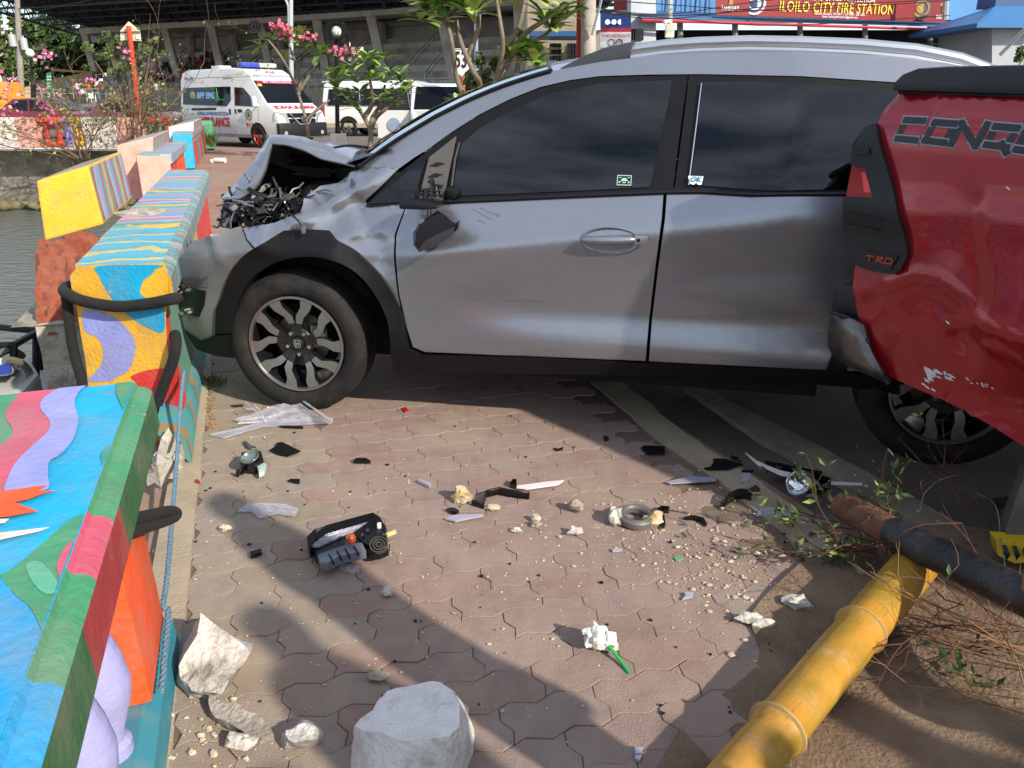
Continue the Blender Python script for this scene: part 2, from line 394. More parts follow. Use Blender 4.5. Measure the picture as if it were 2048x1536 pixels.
# ================================================================ PAINTED SEA-WALL BENCHES
def paint(name,h,dirt='8a8274',damt=.35): return M(name,h,.68,var=.17,scale=9,bump=.35,bscale=60,dirt=dirt,dscale=6,damt=damt)
P_={k:paint('paint_'+k,h) for k,h in dict(cyan='0a9fcb',blue='1793c9',pink='bf5268',lav='8f93cf',green='3f8a62',dgreen='2c5e35',lgreen='57a383',orange='e8521a',red='c9322d',dred='9c3233',yellow='e3ab2a',white='dccfc4',rose='e2a18f',teal='3f8f9d',lblue='8cc5d8',purple='8c7fc0',brown='9c5a48').items()}
m_core=M('broken_brick_core','854532',.95,var=.3,scale=12,bump=1,bscale=40,dirt='7d5a48',dscale=6,damt=.6)
m_rubble=M('broken_concrete','a59f93',.95,var=.22,scale=12,bump=.9,bscale=60,dirt='6f685e',dscale=8,damt=.6)
m_mould=M('mouldy_concrete','a29c8d',.95,var=.25,scale=8,bump=.8,bscale=50,dirt='3a362f',dscale=5,damt=.9)
for _p in P_.values():
    chips(_p,'a59c8c',11,.655,.675); chips(_p,'5f574b',5,.60,.80)
def mural(name,cols,scale,dist,ax=0,dscale=1.6):
    m=bpy.data.materials.new(name); m.use_nodes=True; n=m.node_tree; b=n.nodes['Principled BSDF']; b.inputs['Roughness'].default_value=.65
    g=n.nodes.new('ShaderNodeNewGeometry'); mpn=n.nodes.new('ShaderNodeMapping'); mpn.inputs['Rotation'].default_value=(0,0,-R(18.4))
    no=n.nodes.new('ShaderNodeTexNoise'); no.inputs['Scale'].default_value=dscale; no.inputs['Detail'].default_value=3
    ma=n.nodes.new('ShaderNodeVectorMath'); ma.operation='MULTIPLY_ADD'; ma.inputs[1].default_value=(dist,dist,dist)
    se=n.nodes.new('ShaderNodeSeparateXYZ'); mul=n.nodes.new('ShaderNodeMath'); mul.operation='MULTIPLY'; mul.inputs[1].default_value=scale
    fr=n.nodes.new('ShaderNodeMath'); fr.operation='FRACT'; cr=n.nodes.new('ShaderNodeValToRGB'); cr.color_ramp.interpolation='CONSTANT'
    n.links.new(g.outputs['Position'],mpn.inputs[0]); n.links.new(mpn.outputs[0],no.inputs['Vector']); n.links.new(no.outputs['Color'],ma.inputs[0]); n.links.new(mpn.outputs[0],ma.inputs[2])
    n.links.new(ma.outputs[0],se.inputs[0]); n.links.new(se.outputs[ax],mul.inputs[0]); n.links.new(mul.outputs[0],fr.inputs[0]); n.links.new(fr.outputs[0],cr.inputs[0])
    e=cr.color_ramp.elements
    while len(e)<len(cols): e.new(.5)
    for i,c in enumerate(cols): e[i].position=i/len(cols); e[i].color=(*lin(c),1)
    n2=n.nodes.new('ShaderNodeTexNoise'); n2.inputs['Scale'].default_value=9; n2.inputs['Detail'].default_value=7
    mr=n.nodes.new('ShaderNodeMapRange'); mr.inputs['From Min'].default_value=.5; mr.inputs['From Max'].default_value=.75; mr.inputs['To Max'].default_value=.5
    n.links.new(g.outputs['Position'],n2.inputs['Vector']); n.links.new(n2.outputs['Fac'],mr.inputs[0])
    mi=n.nodes.new('ShaderNodeMixRGB'); mi.inputs['Color2'].default_value=(*lin('8f887c'),1); n.links.new(mr.outputs[0],mi.inputs[0]); n.links.new(cr.outputs[0],mi.inputs['Color1']); n.links.new(mi.outputs[0],b.inputs['Base Color'])
    chips(m,'a59c8c',11,.65,.67); return m
mu_top=mural('mural_bench_top',['5b9bb0','5b9bb0','b8788c','6f9ab5','4f8f96','c7a94a','5c8f7a','7aa4bd','a9708a','c98fa0','4d92ab','6f93a8'],1.15,.5,1,2.2)
mu_wave=mural('mural_ripples',['4f9fb5','4f9fb5','b9b070','4596ad'],4.5,.42,1,4.0)
mu_side=mural('mural_streaks',['7d9bb5','a5687a','5b97a8','c9a550','64937c','b3544a','8fa8ba'],2.2,.35,1,1.5)
def poly(mb,pts,z,m):  # flat paint patch on a level face
    mb.add([Vector((p.x,p.y,z)) for p in pts],[list(range(len(pts)))],m)
def dens(pts,k=4):
    n=len(pts); o=[]   # closed catmull-rom
    for i in range(n):
        p0,p1,p2,p3=[Vector(pts[(i+j)%n]) for j in (-1,0,1,2)]
        for j in range(k):
            t=j/k; o.append(.5*((2*p1)+(p2-p0)*t+(2*p0-5*p1+4*p2-p3)*t*t+(3*p1-p0-3*p2+p3)*t**3))
    return o
# ---- near bench: slab with murals, orange post, lavender balusters, teal plinth
ZA=.70
A0=thing('painted_bench','near wall bench with blue green and pink mural top and orange post','bench',S(1.4,-.5,0))
pe=[G(300,765,ZA),G(60,1536,ZA)]
nA=sn(pe[0])[1]; sA=sn(pe[0])[0]+.015
TK=.125
slab=MB()
def slabsec(s,e=0): # cross-section of the slab with a moulded edge
    return [S(s,-1.05,ZA-TK),S(s,-1.05,ZA),S(s,nA-.035,ZA),S(s,nA-.030,ZA-.012),S(s,nA-.012,ZA-.016),S(s,nA,ZA-.028),S(s,nA+.004,ZA-TK+.01),S(s,nA-.005,ZA-TK)]
secs=[slabsec(-1+ (sA+1)*k/50) for k in range(51)]
sg=[(1.63,'g'),(1.36,'r'),(1.22,'r2'),(.93,'g2'),(-2,'c')]
mats=[P_['cyan'],P_['green'],P_['dgreen'],P_['pink'],P_['dred'],P_['blue'],m_rubble]
k0=0
for i in range(50):
    s=-1+(sA+1)*(i+.5)/50
    for j in range(8):
        if j in (2,3,4): mm={True:1}.get(s>1.30) or (3 if s>1.1 else (1 if s>.86 else 5))
        elif j in (5,6): mm=2 if s>1.36 else (4 if s>.96 else 2)
        else: mm=0
        a,b=secs[i],secs[i+1]; slab.add([a[j],a[(j+1)%8],b[(j+1)%8],b[j]],[(0,1,2,3)],mm)
slab.add(secs[-1],[list(range(8))],6)
slab.build('bench_slab',mats,A0,smooth=30)
c7=lambda x,y:(x/1.906,730+y/1.906)
pat=MB(); pm=[P_['green'],P_['pink'],P_['lav'],P_['orange'],P_['white'],P_['blue'],P_['lgreen'],P_['cyan']]
def ap(pts,m,lay,sm=True):
    q=[G(*c7(*p),ZA) for p in pts]
    if sm: q=dens(q,4)
    out=[]
    for p in q:   # keep paint on the flat of the slab
        s,n=sn(p); out.append(S(min(s,sA-.002),min(n,nA-.037),0))
    vv,ff,_,_=tri_panel([(p.x,p.y) for p in out],.06,lambda x,y:Vector((x,y,ZA+.0015*lay)))
    pat.add(vv,ff,m)
ap([(-150,200),(-150,60),(0,45),(75,40),(85,90),(60,130),(30,170),(25,210),(45,240),(50,265),(30,290),(-20,320),(-150,330)],0,1)
ap([(85,40),(190,40),(300,50),(230,90),(170,130),(155,170),(190,220),(185,260),(130,310),(70,370),(40,420),(35,460),(10,490),(-60,500),(-80,330),(-20,320),(30,290),(50,265),(45,240),(25,210),(30,170),(60,130),(85,90)],1,2)
ap([(300,45),(345,40),(380,48),(310,100),(285,150),(300,210),(280,290),(230,350),(190,375),(185,430),(185,480),(100,490),(20,492),(40,420),(70,370),(130,310),(185,260),(190,220),(155,170),(170,130),(230,90)],2,3)
ap([(455,45),(500,40),(600,45),(600,200),(520,300),(480,200),(460,150),(442,100)],0,2)
ap([(460,270),(420,305),(390,335),(388,370),(400,410),(430,420),(500,330)],0,2)
ap([(430,520),(345,560),(270,590),(200,650),(120,720),(30,790),(0,805),(60,880),(110,920),(150,990),(165,1030),(195,1040),(215,1000),(300,800),(420,620)],0,1)
ap([(100,770),(150,755),(200,800),(230,860),(180,880),(130,840)],6,2)
ap([(420,600),(340,635),(300,660),(250,700),(222,750),(220,790),(262,838),(330,760),(400,650)],1,2)
ap([(-60,500),(60,485),(180,468),(150,490),(215,490),(160,505),(110,525),(60,535),(150,570),(90,580),(40,590),(-60,600)],3,4,False)
ap([(-40,602),(40,598),(20,615),(-40,622)],4,4,False)
ap([(-40,655),(60,645),(195,630),(150,648),(70,665),(-40,690)],4,4,False)
ap([(-60,830),(0,815),(60,885),(110,925),(150,1000),(190,1050),(190,1110),(130,1250),(60,1400),(0,1536),(-100,1536)],5,1)
pat.build('mural',pm,A0,smooth=None)
# post under the slab
pb=[sn(G(330,1240,.10)),]
sP,nP=pb[0]
post=MB(); a=.30
post.hexa([S(sP-a,nP-.5,.10),S(sP-a,nP,.10),S(sP,nP,.10),S(sP,nP-.5,.10)],[S(sP-a,nP-.5,ZA-TK-.001),S(sP-a,nP-.012,ZA-TK-.001),S(sP,nP-.012,ZA-TK-.001),S(sP,nP-.5,ZA-TK-.001)])
post.build('post',P_['orange'],A0,bevel=.012)
pl=MB(); rows=[]
for k in range(40):
    s=-1+(sP+.03+1)*k/39; rows.append([S(s,nP-.5,0),S(s,nP-.5,.099),S(s,nP-.02,.099),S(s,nP+.012,.075),S(s,nP+.02,0)])
pl.grid(rows); pl.add(rows[-1],[[0,1,2,3,4]])
pl.build('plinth',mural('mural_plinth',['2f7f92','2f7f92','2f7f92','3c7a4f','2f7f92','357f8f'],.6,.5,1,1.6),A0,smooth=30)
bal0=MB(); prof=[(.055,.0),(.055,.025),(.04,.035),(.045,.06),(.075,.13),(.082,.17),(.07,.23),(.045,.30),(.036,.36),(.045,.40),(.055,.43),(.055,.475)]
prof=[(r*.74,h) for r,h in prof]; bal0.lathe(prof,(0,0,0),(0,0,1),16)
def lavmat(): return M('paint_baluster','9b9bcc',.7,var=.14,scale=8,bump=.3,dirt='8f8a94',dscale=5.0,damt=.5)
first=None
for i,s in enumerate((sP-.42,sP-.60,sP-.78,sP-.96,sP-1.14,sP-1.32)):
    if first is None: first=bal0.build('baluster',lavmat(),A0); o=first
    else: o=first.copy(); COL.objects.link(o); o.parent=A0
    o.location=S(s,nP-.065,.099)
# ---- second bench: broken, painted end facing the camera
ZB=.71
pB1=G(150,530,ZB); pB2=G(333,541,ZB)
fB=(pB2-pB1); fB.z=0; fN=Vector((fB.y,-fB.x,0)).normalized()
if fN.y>0: fN=-fN
def onB(u,v,off=0): return onplane(u,v,pB1+fN*off,fN)
B0=thing('painted_bench','broken wall bench with yellow cyan and purple end and rippled blue top','bench',(pB1+pB2)/2-Z*ZB)
body=MB()
r0=pB2.copy(); r0.z=0; l0=pB1.copy(); l0.z=0
s2=8.05
top=[pB1,pB2,S(s2,-.35,ZB),S(s2+.15,-.70,ZB)]
def lower(p,z): return Vector((p.x,p.y,z))
body.hexa([l0+fN*.02,r0+fN*.02,S(s2,-.39,0),S(s2+.15,-.7,0)],[lower(pB1,ZB-.13),lower(pB2,ZB-.13)-NV*.035,S(s2,-.385,ZB-.13),S(s2+.15,-.7,ZB-.13)])
for f_ in range(len(body.f)): body.m[f_]=0
body.build('bench_body',mural('mural_bench_side',['4f8f86','b9a050','c9322d','c9322d','c9322d','c9322d','5f8f7a','b9a050'],.21,.35,1,1.2),B0,smooth=None)
sl=MB(); N=40
rows=[]
for i in range(N+1):
    t=i/N; a=pB1.lerp(top[3],t); b=pB2.lerp(top[2],t); e=.006*noise.noise(a*4)
    rows.append([lower(a,ZB-.13),a,b-NV*.03,b-Z*.012,b+NV*.012-Z*(.028+e),b+NV*.012-Z*.12,b-NV*.04-Z*.13])
for i in range(N):
    for j in range(6):
        mm=0 if j in(0,) else ((1 if i<9 else 2) if j==1 else (3 if j<5 else 4))
        if j==1 and i>24: mm=2
        sl.add([rows[i][j],rows[i][j+1],rows[i+1][j+1],rows[i+1][j]],[(0,1,2,3)],mm)
sl.add(rows[0],[list(range(7))],5); sl.add(rows[-1],[list(range(7))],5)
mu_edge=mural('mural_edge',['5b8f9f','5b8f9f','7a6f84','8a8f6a','4f8a7d','7d93a5','a4938a','5f7f74'],2.6,.4,1,2.5)
sl.build('bench_top',[m_conc,mu_wave,mu_top,mu_edge,P_['brown'],P_['yellow']],B0,smooth=30)
# painted end
en=MB(); em=[P_['yellow'],P_['cyan'],P_['lav'],P_['red'],m_rubble,P_['lblue']]
c4=lambda x,y:(x/2.56,200+y/2.56)
def epatch(pts,m,lay,sm=True,cc=c4):
    q=[onB(*cc(*p),.022+.0015*lay) for p in pts]
    ex=fB.normalized(); q2=[((p-pB1).dot(ex),p.z) for p in q]
    q2=[(x,z) for x,z in q2]
    if sm: q2=[tuple(p) for p in dens([Vector((x,z,0)) for x,z in q2],4)]; q2=[(p[0],p[1]) for p in q2]
    vv,ff,_,_=tri_panel(q2,.06,lambda x,y:pB1+ex*x+Z*(y-ZB)+fN*(.022+.0015*lay+.003*noise.noise(Vector((x*6,y*6,1)))))
    en.add(vv,ff,m)
epatch([(392,858),(500,842),(700,840),(840,832),(858,880),(862,1000),(850,1100),(852,1230),(872,1380),(885,1500),(915,1640),(925,1720),(800,1760),(560,1700),(455,1500),(440,1350),(415,1200),(395,1080),(365,960),(358,900)],0,0,False)
epatch([(503,850),(820,845),(795,866),(775,895),(735,925),(718,990),(760,1018),(838,1062),(836,1188),(760,1168),(680,1122),(610,1062),(550,985),(508,905)],1,1)
epatch([(425,1078),(520,1085),(610,1130),(680,1215),(692,1285),(660,1380),(600,1418),(560,1440),(450,1440),(475,1405),(520,1350),(526,1270),(490,1212),(432,1178)],2,1)
epatch([(670,1415),(760,1382),(858,1374),(878,1400),(895,1470),(905,1560),(860,1620),(740,1640),(730,1536),(700,1450)],3,1)
en.build('painted_end',em,B0,smooth=30)
# chips knocked out of the seat and the foot
ch=MB(); ch.blob(G(278,428,ZB)+Vector((0,0,.0)),.11,n=10,seed=3,amp=.5,sq=(1.0,1.2,.25)); ch.build('broken_edge',m_rubble,B0,smooth=25)
ch=MB(); ch.blob(G(325,935,.10),.058,n=10,seed=8,amp=.5,sq=(.7,1.0,1.2))
ch.build('broken_edge',m_rubble,B0,smooth=25)
ch=MB(); ch.blob(G(345,905,.08),.042,n=8,seed=2,amp=.5,sq=(.8,1.2,1.6))
ch.build('broken_edge',m_rubble,B0,smooth=25)
# sloping foot (teal plinth) beside the post
pf=MB(); rr=[]
for k in range(24):
    s=2.95+k*.21; rr.append([S(s,-.44,.16),S(s,-.36,.14),S(s,-.335,.10),S(s,-.325,0)])
pf.grid(rr); pf.add(rr[0],[[0,1,2,3]]); pf.build('plinth',mural('mural_foot',['3f8f9d','4f7f78','8d7a55','3f8f9d','4f8f86'],3.0,.3,1,3),B0,smooth=30)
# ---- backrests
def yprism(name,px,s0,L_,mats,parent,taper=0,top=None):
    q=[onplane(u,v,S(s0,0,0),WV) for u,v in px]; mb=MB(); n=len(q)
    far_=[p+WV*L_ for p in q]; mb.v=[p.copy() for p in q]+far_
    mb.f=[list(range(n)),[n+i for i in reversed(range(n))]]; mb.m=[0,1]
    for i in range(n): mb.f.append([i,(i+1)%n,n+(i+1)%n,n+i]); mb.m.append(1 if i!=0 else (2 if top else 1))
    return mb.build(name,mats,parent,smooth=None,bevel=.012)
sY,nY=sn(G(207,448,ZB))
Y0=thing('wall_backrest','yellow ended backrest block with streaky painted side on the sea wall','backrest',S(sY,-.9,.7))
yprism('block',[(72,362),(176,331),(207,449),(90,482)],sY,1.25,[P_['yellow'],mu_side,m_conc],Y0,top=True)
# quay block carrying it: red broken core above, mouldy concrete below
q=thing('quay_block','broken quay block with red rubble core and mouldy grey face beside the water','quay block',S(sY-.4,-1.0,0))
cb=MB(); nL_=sn(onplane(82,500,S(sY,0,0),WV))[1]
core=[onplane(u,v,S(sY-.1,0,0),WV) for u,v in [(88,484),(212,450),(215,540),(150,560),(80,600)]]
rows=[]
for k in range(29):
    t=k/28; rr=[]
    for j in range(29):
        w=j/28; p=S(sY-.02-.40*t,nL_+(-.66-nL_)*w,.67-.40*t-.05*abs(w-.5)); e=noise.noise(p*9)*.07+noise.noise(p*24)*.045
        rr.append(p+Vector((0,-.5*e,e)))
    rows.append(rr)
cb.grid(rows); cb.build('brick_core',m_core,q,smooth=25)
lb=MB(); rows=[]
for k in range(30):
    z=.30-2.1*k/29; rr=[]
    for j in range(16):
        w=j/15
        if j<11: p=S(sY-.42,-.60+(nL_+.60)*(j/10),z)
        else: p=S(sY-.42+(j-10)*1.1,nL_,z)
        e=noise.noise(p*5)*.04+noise.noise(p*15)*.02; rr.append(p+Vector((e,-e,0)))
    rows.append(rr)
lb.grid(rows); lb.add([S(sY-.44,-.6,.295),S(sY-.44,-1.17,.295),S(9,-1.17,.295),S(9,-.6,.295)],[(0,1,2,3)])
lb.build('lower_block',m_mould,q,smooth=30)
# ---- the next benches along the quay, smaller with distance
sC,nC=sn(G(272,309,ZB)); 
def bench(label,s0,s1,end,side,topm,edge,n0,n1):
    t=thing('painted_bench',label,'bench',S(s0,(n0+n1)/2,0))
    b=MB(); b.hexa([S(s0,n0,0),S(s0,n1-.04,0),S(s1,n1-.04,0),S(s1,n0,0)],[S(s0,n0,ZB-.12),S(s0,n1-.04,ZB-.12),S(s1,n1-.04,ZB-.12),S(s1,n0,ZB-.12)])
    b.build('bench_body',side,t,smooth=None)
    p=MB(); p.hexa([S(s0-.01,n0-.01,ZB-.121),S(s0-.01,n1+.01,ZB-.121),S(s1,n1+.01,ZB-.121),S(s1,n0-.01,ZB-.121)],[S(s0-.01,n0-.01,ZB),S(s0-.01,n1+.01,ZB),S(s1,n1+.01,ZB),S(s1,n0-.01,ZB)])
    p.build('bench_top',topm,t,smooth=None,bevel=.015)
    e=MB(); e.hexa([S(s0-.018,n0,.0),S(s0-.018,n1-.035,0),S(s0-.011,n1-.035,0),S(s0-.011,n0,0)],[S(s0-.018,n0,ZB-.02),S(s0-.018,n1-.01,ZB-.02),S(s0-.011,n1-.01,ZB-.02),S(s0-.011,n0,ZB-.02)])
    e.build('painted_end',end,t,smooth=None); return t
bench('pink ended wall bench with striped top beyond the broken bench',sC,13.6,P_['rose'],mural('mural_orange',['e8521a','e8521a','c9322d','c9322d'],.33,.2,1,1),mu_top,mu_edge,-1.25,-.87)
sD=17.8
bench('farthest wall bench with cyan and red end near the ambulance',sD,24.3,P_['cyan'],mural('mural_far',['c9322d','c9322d','3f8a4a','1f8fb5','c9322d'],.42,.25,1,1),mural('mural_dull',['8a7f7a','8a7f7a','9a8a86','7d7f80'],1.5,.4,1,2),mu_edge,-1.36,-.98)
sP1=sn(G(250,393,.7))[0]
Y1=thing('wall_backrest','pale pink backrest block behind the pink ended bench','backrest',S(sC+.6,-.9,.6))
yprism('block',[(233,291),(306,273),(306,400),(247,398)],sC+.7,2.6,[P_['rose'],mu_side,mu_side],Y1,top=True)
Y2=thing('wall_backrest','white pink backrest block at the far end of the sea wall','backrest',S(sD+.8,-.9,.6))
yprism('block',[(337,254),(387,243),(387,300),(341,300)],sD+.8,4.0,[P_['white'],mu_side,mu_side],Y2,top=True)
gp=MB(); p=[S(24.6,-1.25,0),S(24.6,-.78,0),S(25.2,-.78,0),S(25.2,-1.25,0)]
gp.hexa(p,[a+Z*.78 for a in p]); gp.build('end_post',P_['green'],None,smooth=None,bevel=.08,loc=S(24.9,-1,0),label='rounded green end post closing the row of wall benches',cat='post')
# ---- ropes
m_rope=M('black_rope','161514',.85,var=.3,scale=120,bump=.8,bscale=160)
m_brope=M('blue_grey_rope','5f7f92',.8,var=.3,scale=90,bump=.6,bscale=140)
def onO(u,v,o): return onplane(u,v,S(0,nP+o,0),NV)
def spline(p,k=6):
    p=[Vector(x) for x in p]; o=[]
    for i in range(len(p)-1):
        p0=p[max(i-1,0)];p1=p[i];p2=p[i+1];p3=p[min(i+2,len(p)-1)]
        for j in range(k):
            t=j/k; o.append(.5*((2*p1)+(p2-p0)*t+(2*p0-5*p1+4*p2-p3)*t*t+(3*p1-p0-3*p2+p3)*t**3))
    o.append(p[-1]); return o
def rope(path,r,mat,label,twist=True,n=10):
    path=spline(path,10); mb=MB()
    if twist:   # three laid strands
        L_=0; acc=[0]
        for a,b in zip(path,path[1:]): L_+=(b-a).length; acc.append(L_)
        st=[[],[],[]]; M_=max(30,int(L_/(r*.9)))
        for i in range(M_+1):
            l=L_*i/M_; k=0
            while k<len(acc)-2 and acc[k+1]<l: k+=1
            t=(l-acc[k])/max(1e-6,acc[k+1]-acc[k]); p=path[k].lerp(path[k+1],t); d=(path[k+1]-path[k]).normalized()
            a=d.orthogonal().normalized(); a=(Z-d*d.z) if abs(d.z)<.95 else (WV-d*d.dot(WV)); a.normalize(); b=d.cross(a)
            for q_ in range(3):
                w=l/r*.75+q_*2.094; st[q_].append(p+(a*math.cos(w)+b*math.sin(w))*r*.48)
        for q_ in range(3): mb.tube(st[q_],r*.56,6)
    else: mb.tube(path,r,n)
    o=mb.build('rope',mat,None,smooth=60,loc=path[0]); return tagp(o,label,'rope')
o=.055
rope([onB(352,598,-.08),onB(350,597,.03),onB(300,607,o),onB(235,613,o),onB(170,603,o),onB(138,590,o+.01),onB(128,580,-.04),onB(140,572,-.12),onB(165,575,-.2)],.023,m_rope,'black rope tied across the yellow bench end',False,12)
rope([onB(132,585,.02),onB(138,640,.03),onB(147,700,.03),onB(163,760,.03),onB(176,830,.03)],.021,m_rope,'black rope hanging down the water side of the yellow bench end',False,12)
rope([onB(350,668,.0),onB(352,690,.05),onB(345,725,.06),onB(328,770,.06),onB(312,815,.06),onB(300,850,.06),onB(280,900,.06)],.021,m_rope,'black rope slanting over the red foot of the broken bench',False,12)
rope([D(72,584,4.3),D(100,578,4.2),D(130,569,3.9),D(150,560,3.7)],.017,M('blue_cloth','3f5f86',.8,var=.3,scale=60,bump=.5),'twisted blue rope stretched over the red rubble core')
rope([onO(215,1054,.02),onO(250,1043,.022),onO(300,1030,.024),onO(340,1021,.026),onO(354,1026,.026),onO(346,1037,.026),onO(300,1052,.024),onO(250,1066,.022),onO(205,1080,.02)],.0135,m_rope,'doubled black rope looped round the orange post',False,12)
rope([G(368,742,.30),G(362,800,.24),G(356,890,.16),G(349,980,.12),G(341,1080,.13),G(334,1160,.135),G(326,1215,.135),S(sP-.0,nP+.012,.13),S(sP-.12,nP+.016,.128),S(sP-.3,nP+.02,.125)],.0075,m_brope,'thin blue grey rope lying along the foot of the benches')
# ================================================================ SILVER CAR
CY=R(-12.4); CO=Vector((-.96,3.24,0)); CA=Vector((math.cos(CY),math.sin(CY),0)); CN=Vector((math.sin(CY),-math.cos(CY),0))
CW=1.66
def sstep(a,b,x):
    t=max(0,min(1,(x-a)/(b-a))); return t*t*(3-2*t)
def Bs(a,z):   # clean side surface of the body: how far it stands out at (along, up)
    b=.02
    zc=.735+.115*max(0,min(1.5,(a-.5)))/.85   # shoulder crease climbing to the rear
    if z<=.95:
        up=max(0,z-zc); lo=max(0,zc-z)
        b+=.018-.40*up-(.13*min(lo,.2)+.03*max(0,lo-.2))
        b+=.020*math.exp(-((z-.40)/.085)**2)*sstep(.55,1.1,a) - .008*math.exp(-((z-.53)/.06)**2)*sstep(.6,1.0,a)
    else:
        up=.95-zc; b+=.018-.40*max(0,up)-.40*(z-.95)**1.06
    if z<.34: b-=.35*(.34-z)
    if a<-.25: b-=.50*(-.25-a)**2
    if a>2.7: b-=.14*(a-2.7)**2
    return b
def Bd(a,z):   # with the crash damage at the front
    b=Bs(a,z)
    w=sstep(.60,.15,a)*sstep(.62,.85,z)*sstep(1.35,1.15,z)
    if w>0:
        n=noise.noise(Vector((a*5,z*6,3.3))); m=noise.noise(Vector((a*11,z*13,7.1)))
        rg=1-abs(noise.noise(Vector((a*3.4+2,z*4.2,9.1))))*1.6; b+=w*(.034*n+.004*m+.050*max(0,rg)**3-.030)
        b-=w*.036*math.exp(-(((a-.33)*.8+(z-.92)*.6)/.035)**2)
        b+=w*.024*math.exp(-(((a-.24)*.5-(z-.95)*.85)/.025)**2)
    b+=.020*math.exp(-((math.hypot(a,z-.32)-.46)/.05)**2)*sstep(.3,.45,z) if a<.6 else 0
    b-=.022*math.exp(-((a-.42)/.09)**2-((z-.72)/.07)**2)
    return b
def cw(a,b,z): return CO+CA*a+CN*b+Z*z
def caz(u,v,off=0):
    d=ray(u,v); b=0.
    for _ in range(25):
        t=(CO+CN*b-CAM).dot(CN)/d.dot(CN); p=CAM+d*t; a=(p-CO).dot(CA); z=p.z; b=.5*b+.5*(Bd(a,z)+off)
    return a,z
def cb(u,v,b):   # seen point at a given sideways distance
    p=onplane(u,v,CO+CN*b,CN); return Vector(((p-CO).dot(CA),b,p.z))
m_sil=M('silver_paint',(.30,.31,.345),.31,metal=.80,var=.03,scale=30,coat=.5,crough=.05,dirt=(.27,.25,.235),dscale=3,damt=.22)
m_trim=M('black_trim',(.007,.007,.008),.45,var=.15,scale=20,bump=.15,bscale=300,spec=.2,dirt=(.016,.015,.014),dscale=3,damt=.25)
m_gloss=M('gloss_black','0c0c0e',.12,var=.05,coat=.5)
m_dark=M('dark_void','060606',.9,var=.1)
m_glass=M('tinted_glass','08090b',.03,var=.05,spec=.6)
m_wind=M('windscreen_glass','10181b',.03,var=.05,spec=.9,coat=.8,crough=.02)
m_chrome=M('chrome','d8d8da',.14,metal=1,var=.03)
m_rubber=M('tyre_rubber',(.008,.008,.008),.8,var=.3,scale=14,bump=.4,bscale=120,spec=.35,dirt=(.055,.045,.036),dscale=6,damt=.4)
m_mach=M('machined_alloy','9a9896',.35,metal=.9,var=.08,scale=40)
m_wblk=M('wheel_black','141416',.35,var=.1,coat=.2)
m_disc=M('brake_disc','6a645c',.45,metal=.7,var=.2,dirt='5a3d28',dscale=8,damt=.5)
m_plas=M('black_plastic',(.005,.005,.007),.38,spec=.4,var=.15,scale=20)
m_metal=M('bare_metal','8d8a84',.4,metal=.8,var=.2,scale=20,dirt='3a3028',dscale=8,damt=.5)
car=thing('silver_car','silver car with crushed bonnet and hanging mirror rammed against the painted sea wall','car',CO)
def cpanel(name,px,mat,parent=car,off=0,step=.035,th=.018,az=None,Bf=None,smooth=50,mirror=False,ms=None,label=None,both=True):
    Bf=Bf or Bd
    pts=az or [caz(*p,off) for p in px]
    pts=[Vector(p) for p in pts]
    lift=(lambda a,z:cw(a,Bf(a,z)+off,z)) if not mirror else (lambda a,z:cw(a,-CW-Bs(a,z)-off,z))
    vv,ff,bd,az2=tri_panel([(p.x,p.y) for p in pts],step,lift)
    mb=MB(); mb.add(vv,ff)
    s=-1 if mirror else 1
    if th:
        k=len(mb.v); used={}
        for e in bd:
            for i in e:
                if i not in used: used[i]=len(mb.v); mb.v.append(vv[i]-CN*th*s)
        for e in bd: mb.f.append([e[0],e[1],used[e[1]],used[e[0]]]); mb.m.append(0)
    o=mb.build(name,mat,parent,smooth=smooth,label=label); return o
HW=[(0,.315)]
# ---- panels traced from the photo, lifted on the body surface
front_door=[(815,407),(905,402),(1120,392),(1327,384),(1323,440),(1310,540),(1298,640),(1291,722),(1050,712),(850,704),(826,694),(812,650),(799,590),(792,520),(793,470)]
rear_door=[(1334,384),(1400,383),(1500,389),(1600,389),(1700,386),(1840,382),(1950,378),(1950,560),(1880,640),(1800,690),(1740,742),(1690,742),(1298,723),(1304,640),(1316,540),(1330,440)]
fender=[(812,408),(735,413),(728,404),(762,372),(798,336),(740,331),(700,345),(676,366),(640,372),(608,396),(600,425),(548,446),(486,456),(494,478),(512,497),(530,486),(556,470),(568,464),(652,464),(668,482),(715,508),(765,560),(795,615),(806,650),(795,590),(788,520),(789,470)]
bumper=[(478,453),(420,470),(386,482),(362,512),(347,556),(350,600),(366,645),(386,690),(430,672),(434,640),(441,600),(455,560),(472,530),(492,508),(508,500),(490,480)]
fd=cpanel('front_door',front_door,m_sil,step=.03)
rdo=cpanel('rear_door',rear_door,m_sil,step=.03)
fe=cpanel('fender',fender,m_sil,step=.022,smooth=70,label='crumpled silver front wing')
bu=cpanel('front_bumper',bumper,M('bumper_paint',(.15,.155,.155),.35,metal=.3,var=.05,coat=.2,dirt=(.3,.29,.27),dscale=5,damt=.3),step=.025,label='grey bumper corner pressed against the bench')
